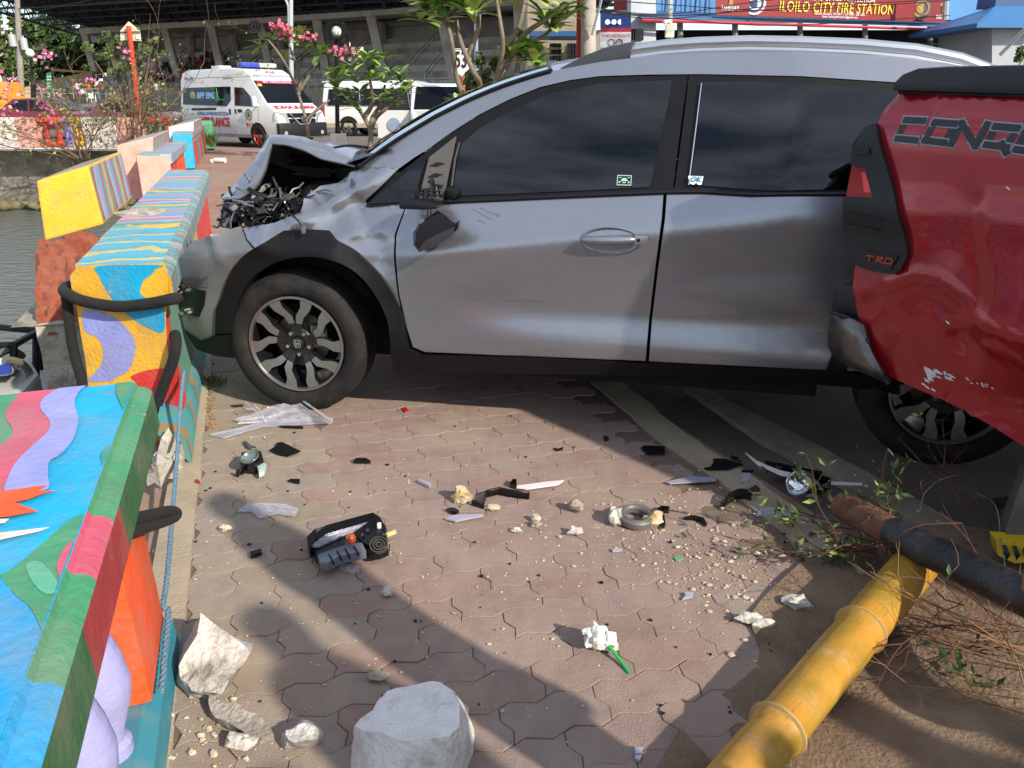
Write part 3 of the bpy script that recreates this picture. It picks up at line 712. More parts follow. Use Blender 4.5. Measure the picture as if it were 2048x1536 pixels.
# arch flare
fl_o=[(430,668),(432,620),(441,598),(455,558),(472,528),(495,505),(530,484),(556,468),(566,462),(656,462),(670,481),(717,508),(770,565),(800,622),(808,655),(816,698),(842,712),(842,743),(785,741),(780,690),(774,640),(750,590),(715,548),(665,521),(605,514),(555,524),(512,548),(486,580),(472,620),(466,666)]
def osm(p,k=4):
    o=[]
    for i in range(len(p)-1):
        p0,p1,p2,p3=[Vector(p[max(0,min(len(p)-1,i+j))]) for j in (-1,0,1,2)]
        for j in range(k):
            t=j/k; o.append(tuple(.5*((2*p1)+(p2-p0)*t+(2*p0-5*p1+4*p2-p3)*t*t+(3*p1-p0-3*p2+p3)*t**3)))
    return o+[tuple(p[-1])]
cpanel('wheel_arch_trim',osm(fl_o[:8])+fl_o[8:9]+[(610,459)]+fl_o[9:10]+osm(fl_o[10:16])+fl_o[16:18]+osm(fl_o[18:]),m_trim,off=.016,th=.07,step=.025,smooth=40)
cpanel('bumper_lip',[(368,660),(400,682),(430,671),(466,668),(472,716),(430,712),(392,698)],m_trim,off=.006,th=.05)
cpanel('sill',[(843,711),(1050,716),(1290,727),(1690,746),(1800,760),(1800,790),(1690,772),(1290,752),(1050,748),(843,744)],m_trim,off=.012,th=.12,step=.05)
# fog lamp pocket and its chrome hoops
fp=cpanel('fog_lamp_recess',[(352,570),(372,573),(411,582),(408,612),(398,634),(378,630),(360,610)],m_plas,off=.004,parent=bu)
for k,(x,y) in enumerate(((357,600),(364,606))):
    mb=MB(); mb.tube([cw(*[(lambda q:(q[0],Bd(*q)+.014,q[1]))(caz(x+10*math.cos(w)*.8,y+22*math.sin(w),.014))][0]) for w in [R(70+22*i) for i in range(10)]],.006,6); mb.build('chrome_hoop',m_chrome,fp)
cpanel('corner_lens',[(372,500),(395,487),(413,492),(420,520),(417,575),(385,570),(352,562),(356,530)],M('corner_panel',(.17,.17,.18),.2,metal=.5,var=.05,coat=.6),parent=bu,off=.003,step=.02)
# ---- glass and its black frames
fr1=[(733,412),(760,383),(800,345),(858,300),(900,268),(960,230),(1020,200),(1080,176),(1140,162),(1200,154),(1376,150),(1362,250),(1346,375),(1331,385),(1120,394),(905,404),(815,409)]
cpanel('window_frame',fr1,m_trim,off=-.004,Bf=Bs,step=.06,th=.03)
fr2=[(1378,150),(1500,150),(1650,156),(1790,166),(1900,178),(1980,200),(1960,300),(1950,379),(1700,388),(1500,389),(1400,383),(1336,384),(1350,372),(1366,250)]
cpanel('window_frame',fr2,m_trim,off=-.004,Bf=Bs,step=.06,th=.03)
g1=cpanel('front_window',[(906,392),(911,340),(920,290),(960,256),(1020,222),(1100,188),(1200,167),(1344,160),(1338,200),(1316,300),(1302,366),(1298,374),(1100,384)],m_glass,off=.002,Bf=Bs,step=.05,th=.006,smooth=30)
g2=cpanel('rear_window',[(1406,164),(1500,163),(1650,170),(1787,184),(1900,200),(1950,220),(1930,372),(1700,377),(1560,381),(1500,379),(1380,369),(1392,270)],m_glass,off=.002,Bf=Bs,step=.05,th=.006,smooth=30)
cpanel('quarter_glass',[(742,407),(770,382),(845,318),(852,320),(840,355),(828,403)],m_glass,off=.003,Bf=Bs,th=.006)
ml=cpanel('mirror_sail',[(836,405),(858,315),(912,272),(908,300),(897,350),(886,402)],M('sail_metal','5f5a54',.3,metal=.3,var=.1),off=.006,th=.01,Bf=Bs)
for (x,y) in ((874,328),(870,350),(872,372)):
    cpanel('slot',[(x-16,y+4),(x,y-4),(x+16,y-1),(x,y+5)],m_dark,parent=ml,off=.009,th=.004,step=.05)
mb=MB()
mb.tube([cw(*(lambda q:(q[0],Bd(*q)+.006,q[1]))(caz(x,y))) for x,y in ((919,285),(910,320),(900,402))],.008,6); mb.build('window_channel',m_trim,car)
mb=MB()
mb.tube([cw(*(lambda q:(q[0],Bd(*q)+.004,q[1]))(caz(x,y))) for x,y in ((818,409),(905,403),(1120,393),(1335,384),(1400,383),(1500,389),(1700,387),(1950,378))],.0085,6); mb.build('belt_moulding',m_plas,car)
mb=MB()
mb.tube([cw(*(lambda q:(q[0],Bd(*q)+.004,q[1]))(caz(x,y))) for x,y in ((1403,166),(1390,270),(1377,370))],.0028,5); mb.build('glass_edge',m_chrome,car)
# silver roof side from the foot of the A pillar backwards
rail_hi=[(722,334),(760,305),(800,277),(870,235),(940,200),(1000,175),(1060,155),(1110,141),(1200,124),(1300,112),(1400,106),(1600,106),(1800,116),(1930,134),(2010,160)]
rail_lo=[(799,336),(830,314),(858,297),(900,266),(960,228),(1020,198),(1080,174),(1140,160),(1200,152),(1300,149),(1400,148),(1600,152),(1800,165),(1930,185),(1990,205)]
def edge_az(px,off=0): return [caz(u,v,off) for u,v in px]
hi=edge_az(rail_hi); lo=edge_az(rail_lo)
cpanel('roof_side',None,m_sil,az=[Vector(p) for p in lo]+[Vector(p) for p in hi[::-1]],step=.04,th=.0,smooth=80)
def rs(pl,n):
    o=[]; L_=[0]
    for a,b in zip(pl,pl[1:]): L_.append(L_[-1]+(Vector(b)-Vector(a)).length)
    for i in range(n):
        l=L_[-1]*i/(n-1); k=0
        while k<len(L_)-2 and L_[k+1]<l: k+=1
        t=(l-L_[k])/(L_[k+1]-L_[k]); o.append(Vector(pl[k]).lerp(Vector(pl[k+1]),t))
    return o
hiN=rs(hi,41)
rows=[]
iw=14  # windscreen runs from row 0 to iw, the roof behind
for i,p in enumerate(hiN):
    b0=Bs(p.x,p.y); b1=-CW-b0; rr=[]
    for j in range(21):
        t=j/20; w=4*t*(1-t); b=b0+(b1-b0)*t
        rr.append(cw(p.x-.22*w*max(0,1-i/22),b,p.y+(.055 if i>=iw else .03+.025*i/iw)*w))
    rows.append(rr)
mb=MB(); mb.grid(rows[iw:]); mb.build('roof',m_sil,car,smooth=60)
mb=MB(); mb.grid(rows[:iw+1]); wsn=mb.build('windscreen',m_wind,car,smooth=60)
mb=MB(); mb.tube([r[0]+CN*.004+Z*.004 for r in rows[:iw+1]],.008,6); mb.tube([r+Z*.004 for r in rows[0]],.012,6); mb.tube([r+Z*.003 for r in rows[iw]],.008,6); mb.build('windscreen_seal',m_plas,wsn)
# roof rail
rb=lambda u,v:cb(u,v,-.25)
def railpts(px,db): return [cw(*(lambda q:(q.x,q.y+db,q.z))(rb(*p))) for p in px]
ft=[(1096,158),(1128,134),(1170,112),(1215,95),(1271,83),(1262,104),(1254,119),(1180,134),(1130,150)]
mb=MB(); mb.prism(railpts(ft,.035),-CN*.07); rr_=mb.build('roof_rail',M('rail_foot','34373b',.5,var=.1),car,smooth=30,bevel=.006)
mb=MB(); bar=[(1262,100),(1330,91),(1400,86),(1500,83),(1600,85),(1720,90),(1830,100),(1920,118),(1990,145)]
mb.tube(railpts(bar,.0),.022,10); mb.tube([p-Z*.028+CN*.012 for p in railpts(bar,.0)],.012,8); mb.build('rail_bar',M('satin_rail','c9cacc',.28,metal=.9,var=.04),rr_)
mb=MB(); mb.tube([p-Z*.05+CN*.0 for p in railpts(bar,.0)],.014,6); mb.build('rail_gap',m_plas,rr_)
for o in (rr_,):   # the rail on the far side
    c=copy_tree(o,car)
    dv=-CN*(CW-.50); c.location=dv
# antenna fin on the roof front
mb=MB(); mb.prism([cw(1.1,-.8,1.36),cw(1.2,-.8,1.375),cw(1.19,-.8,1.44)],CN*.02); mb.build('antenna',m_plas,car)
# ---- rear quarter, tail, far side, floor
def azp(l): return [Vector(p) for p in l]
cpanel('rear_quarter',None,m_sil,az=azp([(2.30,.42),(2.30,1.03),(2.62,1.04),(3.15,1.10),(3.38,1.0),(3.42,.8),(3.45,.45),(3.08,.45),(3.02,.6),(2.9,.72),(2.66,.78),(2.42,.72),(2.3,.6)]),step=.06)
cpanel('rear_quarter_glass',None,m_glass,az=azp([(2.55,1.04),(2.5,1.40),(2.95,1.36),(3.16,1.12)]),off=-.002,step=.08)
cpanel('wheel_arch_trim',None,m_trim,az=azp([(2.25,.36)]+[(2.655+.46*math.cos(R(w)),.32+.46*math.sin(R(w))) for w in range(175,-1,-15)]+[(3.14,.28),(3.04,.28)]+[(2.655+.39*math.cos(R(w)),.32+.38*math.sin(R(w))) for w in range(0,181,15)]),off=.014,th=.06,step=.06)
m_tail=M('red_lamp','9c1016',.15,var=.1,coat=.7)
cpanel('tail_lamp',None,m_tail,az=azp([(3.2,.78),(3.2,1.02),(3.36,1.0),(3.41,.8)]),off=.006)
for nm,pxl,mm in (('front_door',front_door,m_sil),('rear_door',rear_door,m_sil),('window_frame',fr1,m_trim),('window_frame',fr2,m_trim)):
    cpanel(nm,None,mm,az=[Vector(caz(*p)) for p in pxl],mirror=True,step=.09,th=.02)
cpanel('fender',None,m_sil,az=azp([(.55,.35),(.55,.94),(.35,.94),(.1,.92),(-.3,.84),(-.5,.6),(-.5,.3),(-.46,.3)]+[(.47*math.cos(R(w)),.32+.47*math.sin(R(w))) for w in range(175,-1,-15)]),mirror=True,step=.08)
cpanel('rear_quarter',None,m_sil,az=azp([(2.3,.42),(2.3,1.03),(3.15,1.1),(3.42,.9),(3.45,.45),(3.08,.45)]+[(2.655+.46*math.cos(R(w)),.32+.46*math.sin(R(w))) for w in range(0,181,15)]),mirror=True,step=.08)
cpanel('roof_side',None,m_sil,az=[Vector(p) for p in lo]+[Vector(p) for p in hi[::-1]],mirror=True,step=.08,th=0)
mb=MB(); rows2=[]
for z,a in ((.40,3.42),(.6,3.47),(.8,3.45),(.98,3.40),(1.12,3.30),(1.3,3.12),(1.44,2.94)):
    b0=Bs(a,z)-.02; b1=-CW-b0; rows2.append([cw(a+.08*4*t*(1-t),b0+(b1-b0)*t,z) for t in [i/12 for i in range(13)]])
mb.grid(rows2[:5]); mb.build('tailgate',m_sil,car)
mb=MB(); mb.grid(rows2[4:]); mb.build('rear_screen',m_glass,car)
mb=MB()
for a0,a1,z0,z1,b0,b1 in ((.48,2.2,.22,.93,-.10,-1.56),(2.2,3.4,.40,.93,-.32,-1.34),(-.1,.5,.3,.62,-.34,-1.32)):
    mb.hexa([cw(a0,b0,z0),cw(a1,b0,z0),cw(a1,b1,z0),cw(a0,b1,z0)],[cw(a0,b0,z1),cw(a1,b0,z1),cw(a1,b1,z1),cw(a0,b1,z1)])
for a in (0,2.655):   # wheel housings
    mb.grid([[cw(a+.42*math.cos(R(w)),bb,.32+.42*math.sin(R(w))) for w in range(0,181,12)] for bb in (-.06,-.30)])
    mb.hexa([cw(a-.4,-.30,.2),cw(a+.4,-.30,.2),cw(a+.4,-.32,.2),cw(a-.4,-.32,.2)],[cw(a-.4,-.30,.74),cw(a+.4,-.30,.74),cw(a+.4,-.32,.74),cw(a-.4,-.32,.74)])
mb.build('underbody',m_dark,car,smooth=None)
# ---- door handles with their finger bowls
def handle(u,v,par):
    a,z=caz(u,v); b=Bd(a,z); mb=MB(); rr=[]
    for r,d in ((1,.002),(.93,.004),(.8,-.004),(.55,-.018),(.2,-.024)):
        rr.append([cw(a-.015+.115*r*math.cos(w),Bd(a,z)+d,z+.052*r*math.sin(w)-.002) for w in [2*math.pi*i/28 for i in range(28)]])
    mb.grid(rr,closed=True); mb.f.append([len(mb.v)-28+i for i in range(28)]); mb.m.append(0)
    h=mb.build('door_handle',M('handle_bowl',(.26,.26,.275),.35,metal=.75,var=.04),par,smooth=70)
    m2=MB(); m2.tube([cw(a-.115,b+.016,z+.000),cw(a-.11,b+.030,z+.001),cw(a-.04,b+.036,z+.003),cw(a+.06,b+.034,z+.007),cw(a+.075,b+.03,z+.008)],[.010,.015,.016,.016,.012],10); m2.build('pull',m_sil,h,smooth=60)
    m2=MB(); m2.tube([cw(a+.077,b+.014,z+.008),cw(a+.077,b+.034,z+.008),],.001,6); m2.hexa([cw(a+.078,b+.012,z-.009),cw(a+.125,b+.012,z-.007),cw(a+.125,b+.03,z-.007),cw(a+.078,b+.036,z-.009)],[cw(a+.078,b+.012,z+.024),cw(a+.125,b+.012,z+.024),cw(a+.125,b+.03,z+.024),cw(a+.078,b+.036,z+.024)]); m2.build('lock_cover',m_sil,h,bevel=.004)
    m2=MB(); m2.tube([cw(a+.093,b+.030,z+.008),cw(a+.093,b+.0365,z+.008)],.007,12); m2.build('keyhole',m_plas,h)
handle(1228,480,fd)
# stickers
mb=MB(); q=[caz(*p) for p in ((1376,351),(1407,352),(1403,369),(1396,369),(1392,365),(1388,369),(1380,367))]
mb.add([cw(a,Bd(a,z)+.011,z) for a,z in q],[list(range(7))]); st=mb.build('sticker',M('sticker_white','d8e2e6',.5,var=.03),g2,smooth=None)
a,z=caz(1391,359); mb=MB(); text_mesh('OK',.026,cw(a,Bd(a,z)+.012,z+.001),CA,Z+CN*-.2,mb,bold=.0006,shear=.2); mb.build('sticker_writing',M('blue_ink','1f6d9c',.6),g2,smooth=None)
def frame_sticker(u,v):
    a,z=caz(u,v); mb=MB()
    def rect(x0,x1,y0,y1,m,o=.011): mb.add([cw(a+x,Bd(a+x,z+y)+o,z+y) for x,y in ((x0,y0),(x1,y0),(x1,y1),(x0,y1))],[(0,1,2,3)],m)
    w,h=.027,.018
    rect(-w,w,h-.003,h,0);rect(-w,w,-h,-h+.003,0);rect(-w,-w+.003,-h,h,0);rect(w-.003,w,-h,h,0)
    rect(-.012,.012,-.003,.003,0,.0115);rect(-.008,.008,.003,.008,0,.0115);rect(-.020,-.014,-.010,-.003,0,.0115);rect(.014,.020,-.010,-.003,0,.0115);rect(-.006,.006,-.010,-.006,0,.0115);rect(-.020,-.012,.008,.011,0,.0115);rect(.012,.020,.008,.011,0,.0115)
    mb.build('sticker',M('sticker_mint','9fc4b4',.5,var=.03),g1,smooth=None)
frame_sticker(1249,360)
# scuffs on the door below the mirror
mb=MB()
for x0,y0,x1,y1 in ((945,418,985,440),(960,415,1000,434),(990,425,1002,432),(955,440,972,447),(1000,600,1090,602),(900,598,960,597)):
    p=[caz(x0,y0),caz(x1,y1)]; mb.tube([cw(p[0][0],Bd(*p[0])+.001,p[0][1]),cw(p[1][0],Bd(*p[1])+.001,p[1][1])],.0011,4)
mb.build('scuff_marks',M('scuff','5a5a60',.7),fd,smooth=None)
# ---- wheels
def wheel(a,bo,steer=0,right=False):
    """tyre and five split-spoke two-tone alloy; axis along the car's side normal"""
    cen=cw(a,bo-.10,.318); ax=(CN*math.cos(steer)+CA*math.sin(steer)); ex=ax.cross(Z).normalized()*-1
    if right: ax=-ax
    RR=.318; ri=.215
    t=MB(); prof=[(ri,.075),(ri+.012,.092),(ri+.03,.104),(ri+.055,.108),(ri+.075,.103),(RR-.016,.093),(RR-.006,.080)]
    for h in (.066,.058,.034,.028,.004,-.004,-.028,-.034,-.058,-.066):
        pass
    tr=[(RR,.070),(RR,.047),(RR-.008,.045),(RR-.008,.040),(RR,.038),(RR,.006),(RR-.008,.004),(RR-.008,-.004),(RR,-.006),(RR,-.038),(RR-.008,-.040),(RR-.008,-.045),(RR,-.047),(RR,-.070)]
    back=[(RR-.006,-.080),(RR-.03,-.095),(ri+.03,-.100),(ri,-.085)]
    t.lathe(prof+tr+back,cen,ax,64,close=True)
    # sidewall ridges and shoulder blocks
    wh=t.build('wheel',m_rubber,car,smooth=28)
    def at(r,w,h): return cen+(ex*math.cos(w)+Z*math.sin(w))*r+ax*h
    rim=MB(); rim.lathe([(ri+.004,.092),(ri+.002,.098),(ri-.006,.098),(ri-.012,.088),(ri-.018,.06),(ri-.03,-.02),(ri-.03,-.06)],cen,ax,64,mf=lambda i:0 if i<3 else 1)
    nv=5
    for s in range(nv):
        w0=R(90)+2*math.pi*s/nv
        # hub arm splits into two bent arms reaching the rim
        for sg in (-1,1):
            pl=[(.050,w0+sg*R(8),.066),(.095,w0+sg*R(10),.080),(.130,w0+sg*R(12),.086),(.172,w0+sg*R(23 if sg>0 else 19),.090),(ri-.008,w0+sg*R(24 if sg>0 else 18),.091)]
            wd=[.022,.028,.036,.044,.056]
            Lf=[];Rt=[]
            for i,(r,w,h) in enumerate(pl):
                dw=wd[i]/r*.5; Lf.append((r,w-dw,h));Rt.append((r,w+dw,h))
            for i in range(4):
                a0,a1,b0,b1=Lf[i],Lf[i+1],Rt[i],Rt[i+1]
                topm=0 if i>=1 else 1
                rim.add([at(*a0),at(*b0),at(*b1),at(*a1)],[(0,1,2,3)],topm)
                for (p,q) in ((a0,a1),(b1,b0)):
                    rim.add([at(*p),at(*q),at(q[0],q[1],q[2]-.035),at(p[0],p[1],p[2]-.035)],[(0,1,2,3)],1)
            rim.add([at(*Lf[4]),at(*Rt[4]),at(Rt[4][0],Rt[4][1],.04),at(Lf[4][0],Lf[4][1],.04)],[(0,1,2,3)],1)
        # dark web between the two arms near the hub
        rim.add([at(.045,w0-R(28),.060),at(.045,w0+R(28),.060),at(.092,w0+R(7),.064),at(.092,w0-R(7),.064)],[(0,1,2,3)],1)
    rim.lathe([(.068,.03),(.068,.060),(.060,.066),(.034,.068),(.03,.062)],cen,ax,30,m=1)
    rim.build('rim',[m_mach,m_wblk],wh,smooth=30)
    nb=MB()
    for s in range(5):
        w=R(54)+2*math.pi*s/5; nb.tube([at(.052,w,.05),at(.052,w,.074)],[.0105,.0085],6)
    nb.build('wheel_nuts',m_chrome,wh,smooth=30)
    hc=MB(); hc.tube([at(0,0,.05),at(0,0,.078)],[.031,.029],20); 
    hc.build('hub_cap',m_wblk,wh,smooth=30)
    em=MB(); 
    e2=lambda x,y:cen+ex*x+Z*y+ax*.0795
    oct_=[(-.015,.016),(.015,.016),(.017,.008),(.012,-.014),(.008,-.017),(-.008,-.017),(-.012,-.014),(-.017,.008)]
    em.tube([e2(*p) for p in oct_+oct_[:1]],.0016,5)
    em.add([e2(*p) for p in ((-.011,.013),(-.006,.013),(-.004,.003),(.004,.003),(.006,.013),(.011,.013),(.008,-.013),(.004,-.013),(.003,-.002),(-.003,-.002),(-.004,-.013),(-.008,-.013))],[(0,1,2,9,10,11),(2,3,8,9),(3,4,5,6,7,8)])
    em.build('wheel_emblem',m_chrome,wh,smooth=None)
    bk=MB(); bk.lathe([(.06,.0),(.06,.015),(.125,.015),(.125,.0)],cen,ax,32); bk.box(cen+ex*.09+Z*.03+ax*.02,(.07,.07,.10)); bk.lathe([(.165,-.02),(.165,-.03),(.0,-.03)],cen,ax,24,m=1); bk.build('brake',[m_disc,m_dark],wh,smooth=30)
    return wh
wheel(0,.0,R(4)); wheel(2.655,.0); wheel(0,-CW,0,True); wheel(2.655,-CW,0,True)
# ---- crushed bonnet, engine bay wreckage and mirror
hm=m_sil
def H3(u,v,b): q=cb(u,v,b); return cw(q.x,q.y,q.z)
# bonnet sheet: near edge traced, then carried across to the far wing with its own buckles
nearU=[(440,397),(470,390),(505,330),(538,272),(565,270),(605,274),(650,288),(690,308),(716,330)]
lowE =[(478,397),(512,374),(530,330),(541,284),(575,288),(609,299),(644,316),(690,326),(712,331)]
Bn=-.14
nu=[cb(u,v,Bn-.30) for u,v in [(452,392),(470,368),(500,330),(538,272)]]
def hoodrow(b,ph):
    k=(-b-.1)/1.4   # 0 near .. 1 far
    crown=4*k*(1-k)
    base=[(-.34,.845),(-.30,.88),(-.22,.99),(-.13,1.10),(-.055,1.20),(.02,1.195),(.10,1.185),(.20,1.165),(.30,1.14),(.40,1.125)]
    o=[]
    for i,(a,z) in enumerate(base):
        q=Vector((a*6,b*5,ph)); n=noise.noise(q)
        o.append(cw(a+.05*crown*(i<4)+.05*noise.noise(Vector((b*3,i*.3,1)))-(.04*k if i<5 else 0),b,z+.025*n+.03*crown-.05*k*(3<=i<=6)))
    return o
mb=MB(); rows=[]
ed=[cb(u,v,Bn) for u,v in [(478,397),(513,373),(528,340),(541,284),(575,287),(609,298),(644,316),(690,325),(714,331)]]
ed=[Vector((q.x,q.z)) for q in ed]; edge=rs(ed[:4],14)+rs(ed[3:],24)[1:]
up=[cb(u,v,Bn-.10) for u,v in [(442,396),(462,378),(505,326),(538,270),(570,269),(605,273),(655,290),(695,308),(716,326)]]
up=[Vector((q.x,q.z)) for q in up]; uprow=rs(up[:4],14)+rs(up[3:],24)[1:]
r_=[cw(p.x,Bn,p.y) for p in edge]; rows.append(r_)
rows.append([cw(p.x,Bn-.10,p.y) for p in uprow])
for j in range(1,13):
    b=Bn-.10-j*.1; k=j/12; rr=[]
    for i,p in enumerate(uprow):
        n=noise.noise(Vector((p.x*5,b*4,1.7)))
        rr.append(cw(p.x+.06*noise.noise(Vector((b*2.5,i*.1,4)))-.05*math.sin(k*3.1),b,p.y+.02*n-.20*k-.03*math.sin(math.pi*k*3)*(i>14)))
    rows.append(rr)
mb.grid(rows)
hd=mb.build('bonnet',hm,car,smooth=38,label='bonnet buckled up into a sharp fold')
so_=hd.modifiers.new('sheet','SOLIDIFY'); so_.thickness=.012; so_.offset=-1
lin_=MB(); lin_.grid([[p-Z*.02-CN*.004 for p in r] for r in rows[1:]]); lin_.build('bonnet_dark_sheet',m_dark,car,smooth=50)  # dark sheet added below the bonnet so its shaded underside reads black
# far wing peeping out beyond the bonnet
mb=MB(); rows=[]
for i in range(10):
    t=i/9; a0=cb(448+40*t,400-8*t,-.75); rr=[]
    for j in range(8):
        s=j/7; p=cb(436+28*t+10*s,452-56*s+6*t,-.62-.2*t); rr.append(cw(p.x,p.y+.03*noise.noise(Vector((t*4,s*4,1))),p.z+.02*noise.noise(Vector((t*5,s*5,3)))))
    rows.append(rr)
mb.grid(rows); o=mb.build('front_panel',hm,car,smooth=60); o.modifiers.new('t','SOLIDIFY').thickness=.01
# bay walls
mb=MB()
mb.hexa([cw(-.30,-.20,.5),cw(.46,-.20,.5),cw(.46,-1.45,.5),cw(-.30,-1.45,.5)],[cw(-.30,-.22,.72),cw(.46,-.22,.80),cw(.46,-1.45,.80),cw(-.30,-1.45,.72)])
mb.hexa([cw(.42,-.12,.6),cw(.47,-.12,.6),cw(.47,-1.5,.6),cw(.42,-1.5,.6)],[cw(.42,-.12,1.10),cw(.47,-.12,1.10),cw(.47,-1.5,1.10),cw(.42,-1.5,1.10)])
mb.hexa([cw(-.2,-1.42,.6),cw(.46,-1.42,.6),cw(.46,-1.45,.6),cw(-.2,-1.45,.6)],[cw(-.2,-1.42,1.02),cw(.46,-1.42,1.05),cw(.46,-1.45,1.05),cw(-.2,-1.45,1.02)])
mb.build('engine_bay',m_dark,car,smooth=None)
mb=MB(); er=random.Random(11)
mb.box(cw(.10,-.75,.86),(.42,.5,.22),rot=Matrix.Rotation(CY,3,'Z')); mb.box(cw(.12,-.72,.99),(.30,.16,.06),rot=Matrix.Rotation(CY,3,'Z'))
for i in range(10): mb.tube([cw(er.uniform(-.1,.35),er.uniform(-.9,-.3),er.uniform(.85,.97)) for _ in range(3)],er.uniform(.008,.02),6)
mb.build('engine',m_plas,car,smooth=40)
# torn front: bent radiator support, brackets, hoses (metal then plastic)
def bits(name,mat,n,box,seed,rr=(.0025,.007),ln=.05):
    er=random.Random(seed); mb=MB()
    for i in range(n):
        u=er.uniform(box[0],box[2]); v=er.uniform(box[1],box[3]); b=er.uniform(-.42,-.06)
        q=cb(u,v,b); p=[cw(q.x,q.y,q.z)]
        d=Vector((er.gauss(0,1),er.gauss(0,1),er.gauss(0,.6))).normalized()
        for k in range(er.choice((2,3,4))):
            d=(d+Vector((er.gauss(0,.5),er.gauss(0,.5),er.gauss(0,.5)))).normalized(); p.append(p[-1]+d*er.uniform(.3,1)*ln)
        mb.tube([q_-CA*0 for q_ in p],er.uniform(*rr),er.choice((4,5,6)))
    for i in range(n//2):
        u=er.uniform(box[0],box[2]); v=er.uniform(box[1],box[3]); q=cb(u,v,er.uniform(-.40,-.06)); c=cw(q.x,q.y,q.z)
        e=[er.gauss(0,1) for _ in range(3)]; rot=Matrix.Rotation(er.uniform(0,6),3,Vector(e).normalized())
        mb.box(c,(er.uniform(.01,.07),er.uniform(.01,.05),er.uniform(.003,.03)),rot=rot)
    return mb.build(name,mat,car,smooth=30)
bits('crushed_brackets',m_plas,60,(452,395,600,462),3)
bits('torn_metal',m_metal,34,(455,378,640,455),4,(.0025,.006),.05)
bits('hoses',m_plas,16,(490,405,600,455),7,(.006,.011),.05)
bits('lamp_remains',M('grey_plastic','54555a',.5,var=.2),26,(455,400,600,450),9,(.003,.007),.045)
# bent radiator support beam, running along the torn edge
mb=MB(); pth=[cb(u,v,b) for u,v,b in ((450,452,-.12),(470,432,-.14),(492,410,-.16),(515,388,-.22),(540,368,-.3))]
P3=[cw(q.x,q.y,q.z) for q in pth]; P3=spline(P3,5)
mb.tube([p+Vector((0,0,.012*noise.noise(p*30))) for p in P3],[.012+.006*noise.noise(p*25) for p in P3],7)
mb.build('radiator_support',M('worn_metal','8f8f93',.5,metal=.6,var=.3,scale=40),car,smooth=30)
# upright bracket and round spring seat
mb=MB(); f=[cb(u,v,-.2) for u,v in ((545,402),(545,378),(560,376),(562,402))]; mb.tube([cw(*q) for q in f],.006,6)
mb.lathe([(.028,0),(.032,.02),(.02,.035),(.012,.035)],cw(*cb(580,405,-.25)),(0,.3,1),16)
mb.lathe([(.055,0),(.06,.015),(.05,.03),(.02,.05)],cw(*cb(628,392,-.35)),(0,0,1),18)
mb.build('strut_top',m_metal,car,smooth=30)
# torn inner wing: bright crumpled sheet by the bay
mb=MB(); rows=[]
for i in range(14):
    t=i/13; rr=[]
    for j in range(7):
        s=j/6; q=cb(598+62*t+3*s,424-50*t+26*s*(1-t*.5)+4*math.sin(t*14),-.10-.10*(1-s)); rr.append(cw(q.x,q.y+.02*noise.noise(Vector((t*7,s*4,2))),q.z+.012*noise.noise(Vector((t*9,s*5,5)))))
    rows.append(rr)
mb.grid(rows); o=mb.build('inner_wing',M('inner_sheet','b9b4ac',.35,metal=.6,var=.1),car,smooth=50); o.modifiers.new('t','SOLIDIFY').thickness=.004
# dangling wire with plug
mb=MB(); mb.tube(spline([cw(*cb(u,v,b)) for u,v,b in ((575,424,-.05),(585,430,.03),(597,443,.05),(606,458,.055))],5),.0035,6); mb.build('loose_wire',m_plas,car)
mb=MB(); mb.box(cw(*cb(607,460,.056)),(.016,.012,.028)); mb.build('wire_plug',M('grey_plastic','54555a'),car,bevel=.002)
# cowl and wipers behind the bonnet
mb=MB(); rows=[]
for i in range(6):
    a=.26+.04*i; rows.append([cw(a-.10*4*t*(1-t),-.10-1.46*t,1.085+.012*i+.03*math.sin(t*3.14)) for t in [j/14 for j in range(15)]])
mb.grid(rows); mb.build('cowl',m_plas,car,smooth=40)
for k in range(2):
    mb=MB(); b=-.45-.5*k; mb.tube([cw(.30,b,1.16),cw(.42,b-.15,1.20),cw(.46,b-.5,1.23)],.009,6); mb.build('wiper',m_plas,car)
mb=MB(); mb.tube(spline([cw(*cb(u,v,-.5)) for u,v in ((665,296),(700,291),(745,296))],5),[.006]*11,6); mb.build('cowl_seal',m_plas,car)
# ---- broken door mirror: stub on the sail, housing hanging on its wires
mr=MB()
c0=caz(868,400); 
mr.prism([cw(*(lambda q:(q[0],.03,q[1]))(caz(u,v))) for u,v in ((826,396),(838,391),(880,393),(898,401),(897,408),(870,410),(826,408))],CN*.09,0)
mi=mr.build('mirror_stub',m_plas,car,bevel=.006)
mr=MB()
for u0,v0,u1,v1,r in ((862,375,862,398,.012),(872,352,874,398,.007),(852,385,892,388,.006),(850,378,890,380,.005),(880,360,886,395,.006),(866,360,892,372,.005),(845,390,845,372,.005)):
    q0,q1=caz(u0,v0),caz(u1,v1); mr.tube([cw(q0[0],Bd(*q0)+.06,q0[1]),cw(q1[0],Bd(*q1)+.065,q1[1])],r,6)
mr.prism([cw(*(lambda q:(q[0],Bd(*q)+.05,q[1]))(caz(u,v))) for u,v in ((870,385),(870,352),(884,366),(890,392))],CN*.012)
mr.build('mirror_hinge',m_plas,mi,smooth=30)
mr=MB(); mr.lathe([(.0,.03),(.022,.026),(.028,.01),(.022,0)],cw(*(lambda q:(q[0],Bd(*q),q[1]))(caz(908,385))),CN,12); mr.build('cable_boss',m_plas,mi)
mr=MB()
for u in (864,870): 
    q0,q1=caz(u,400),caz(u+1,428); mr.tube([cw(q0[0],Bd(*q0)+.05,q0[1]),cw(q1[0],Bd(*q1)+.06,q1[1])],.0025,5)
mr.build('mirror_wire',m_plas,mi)
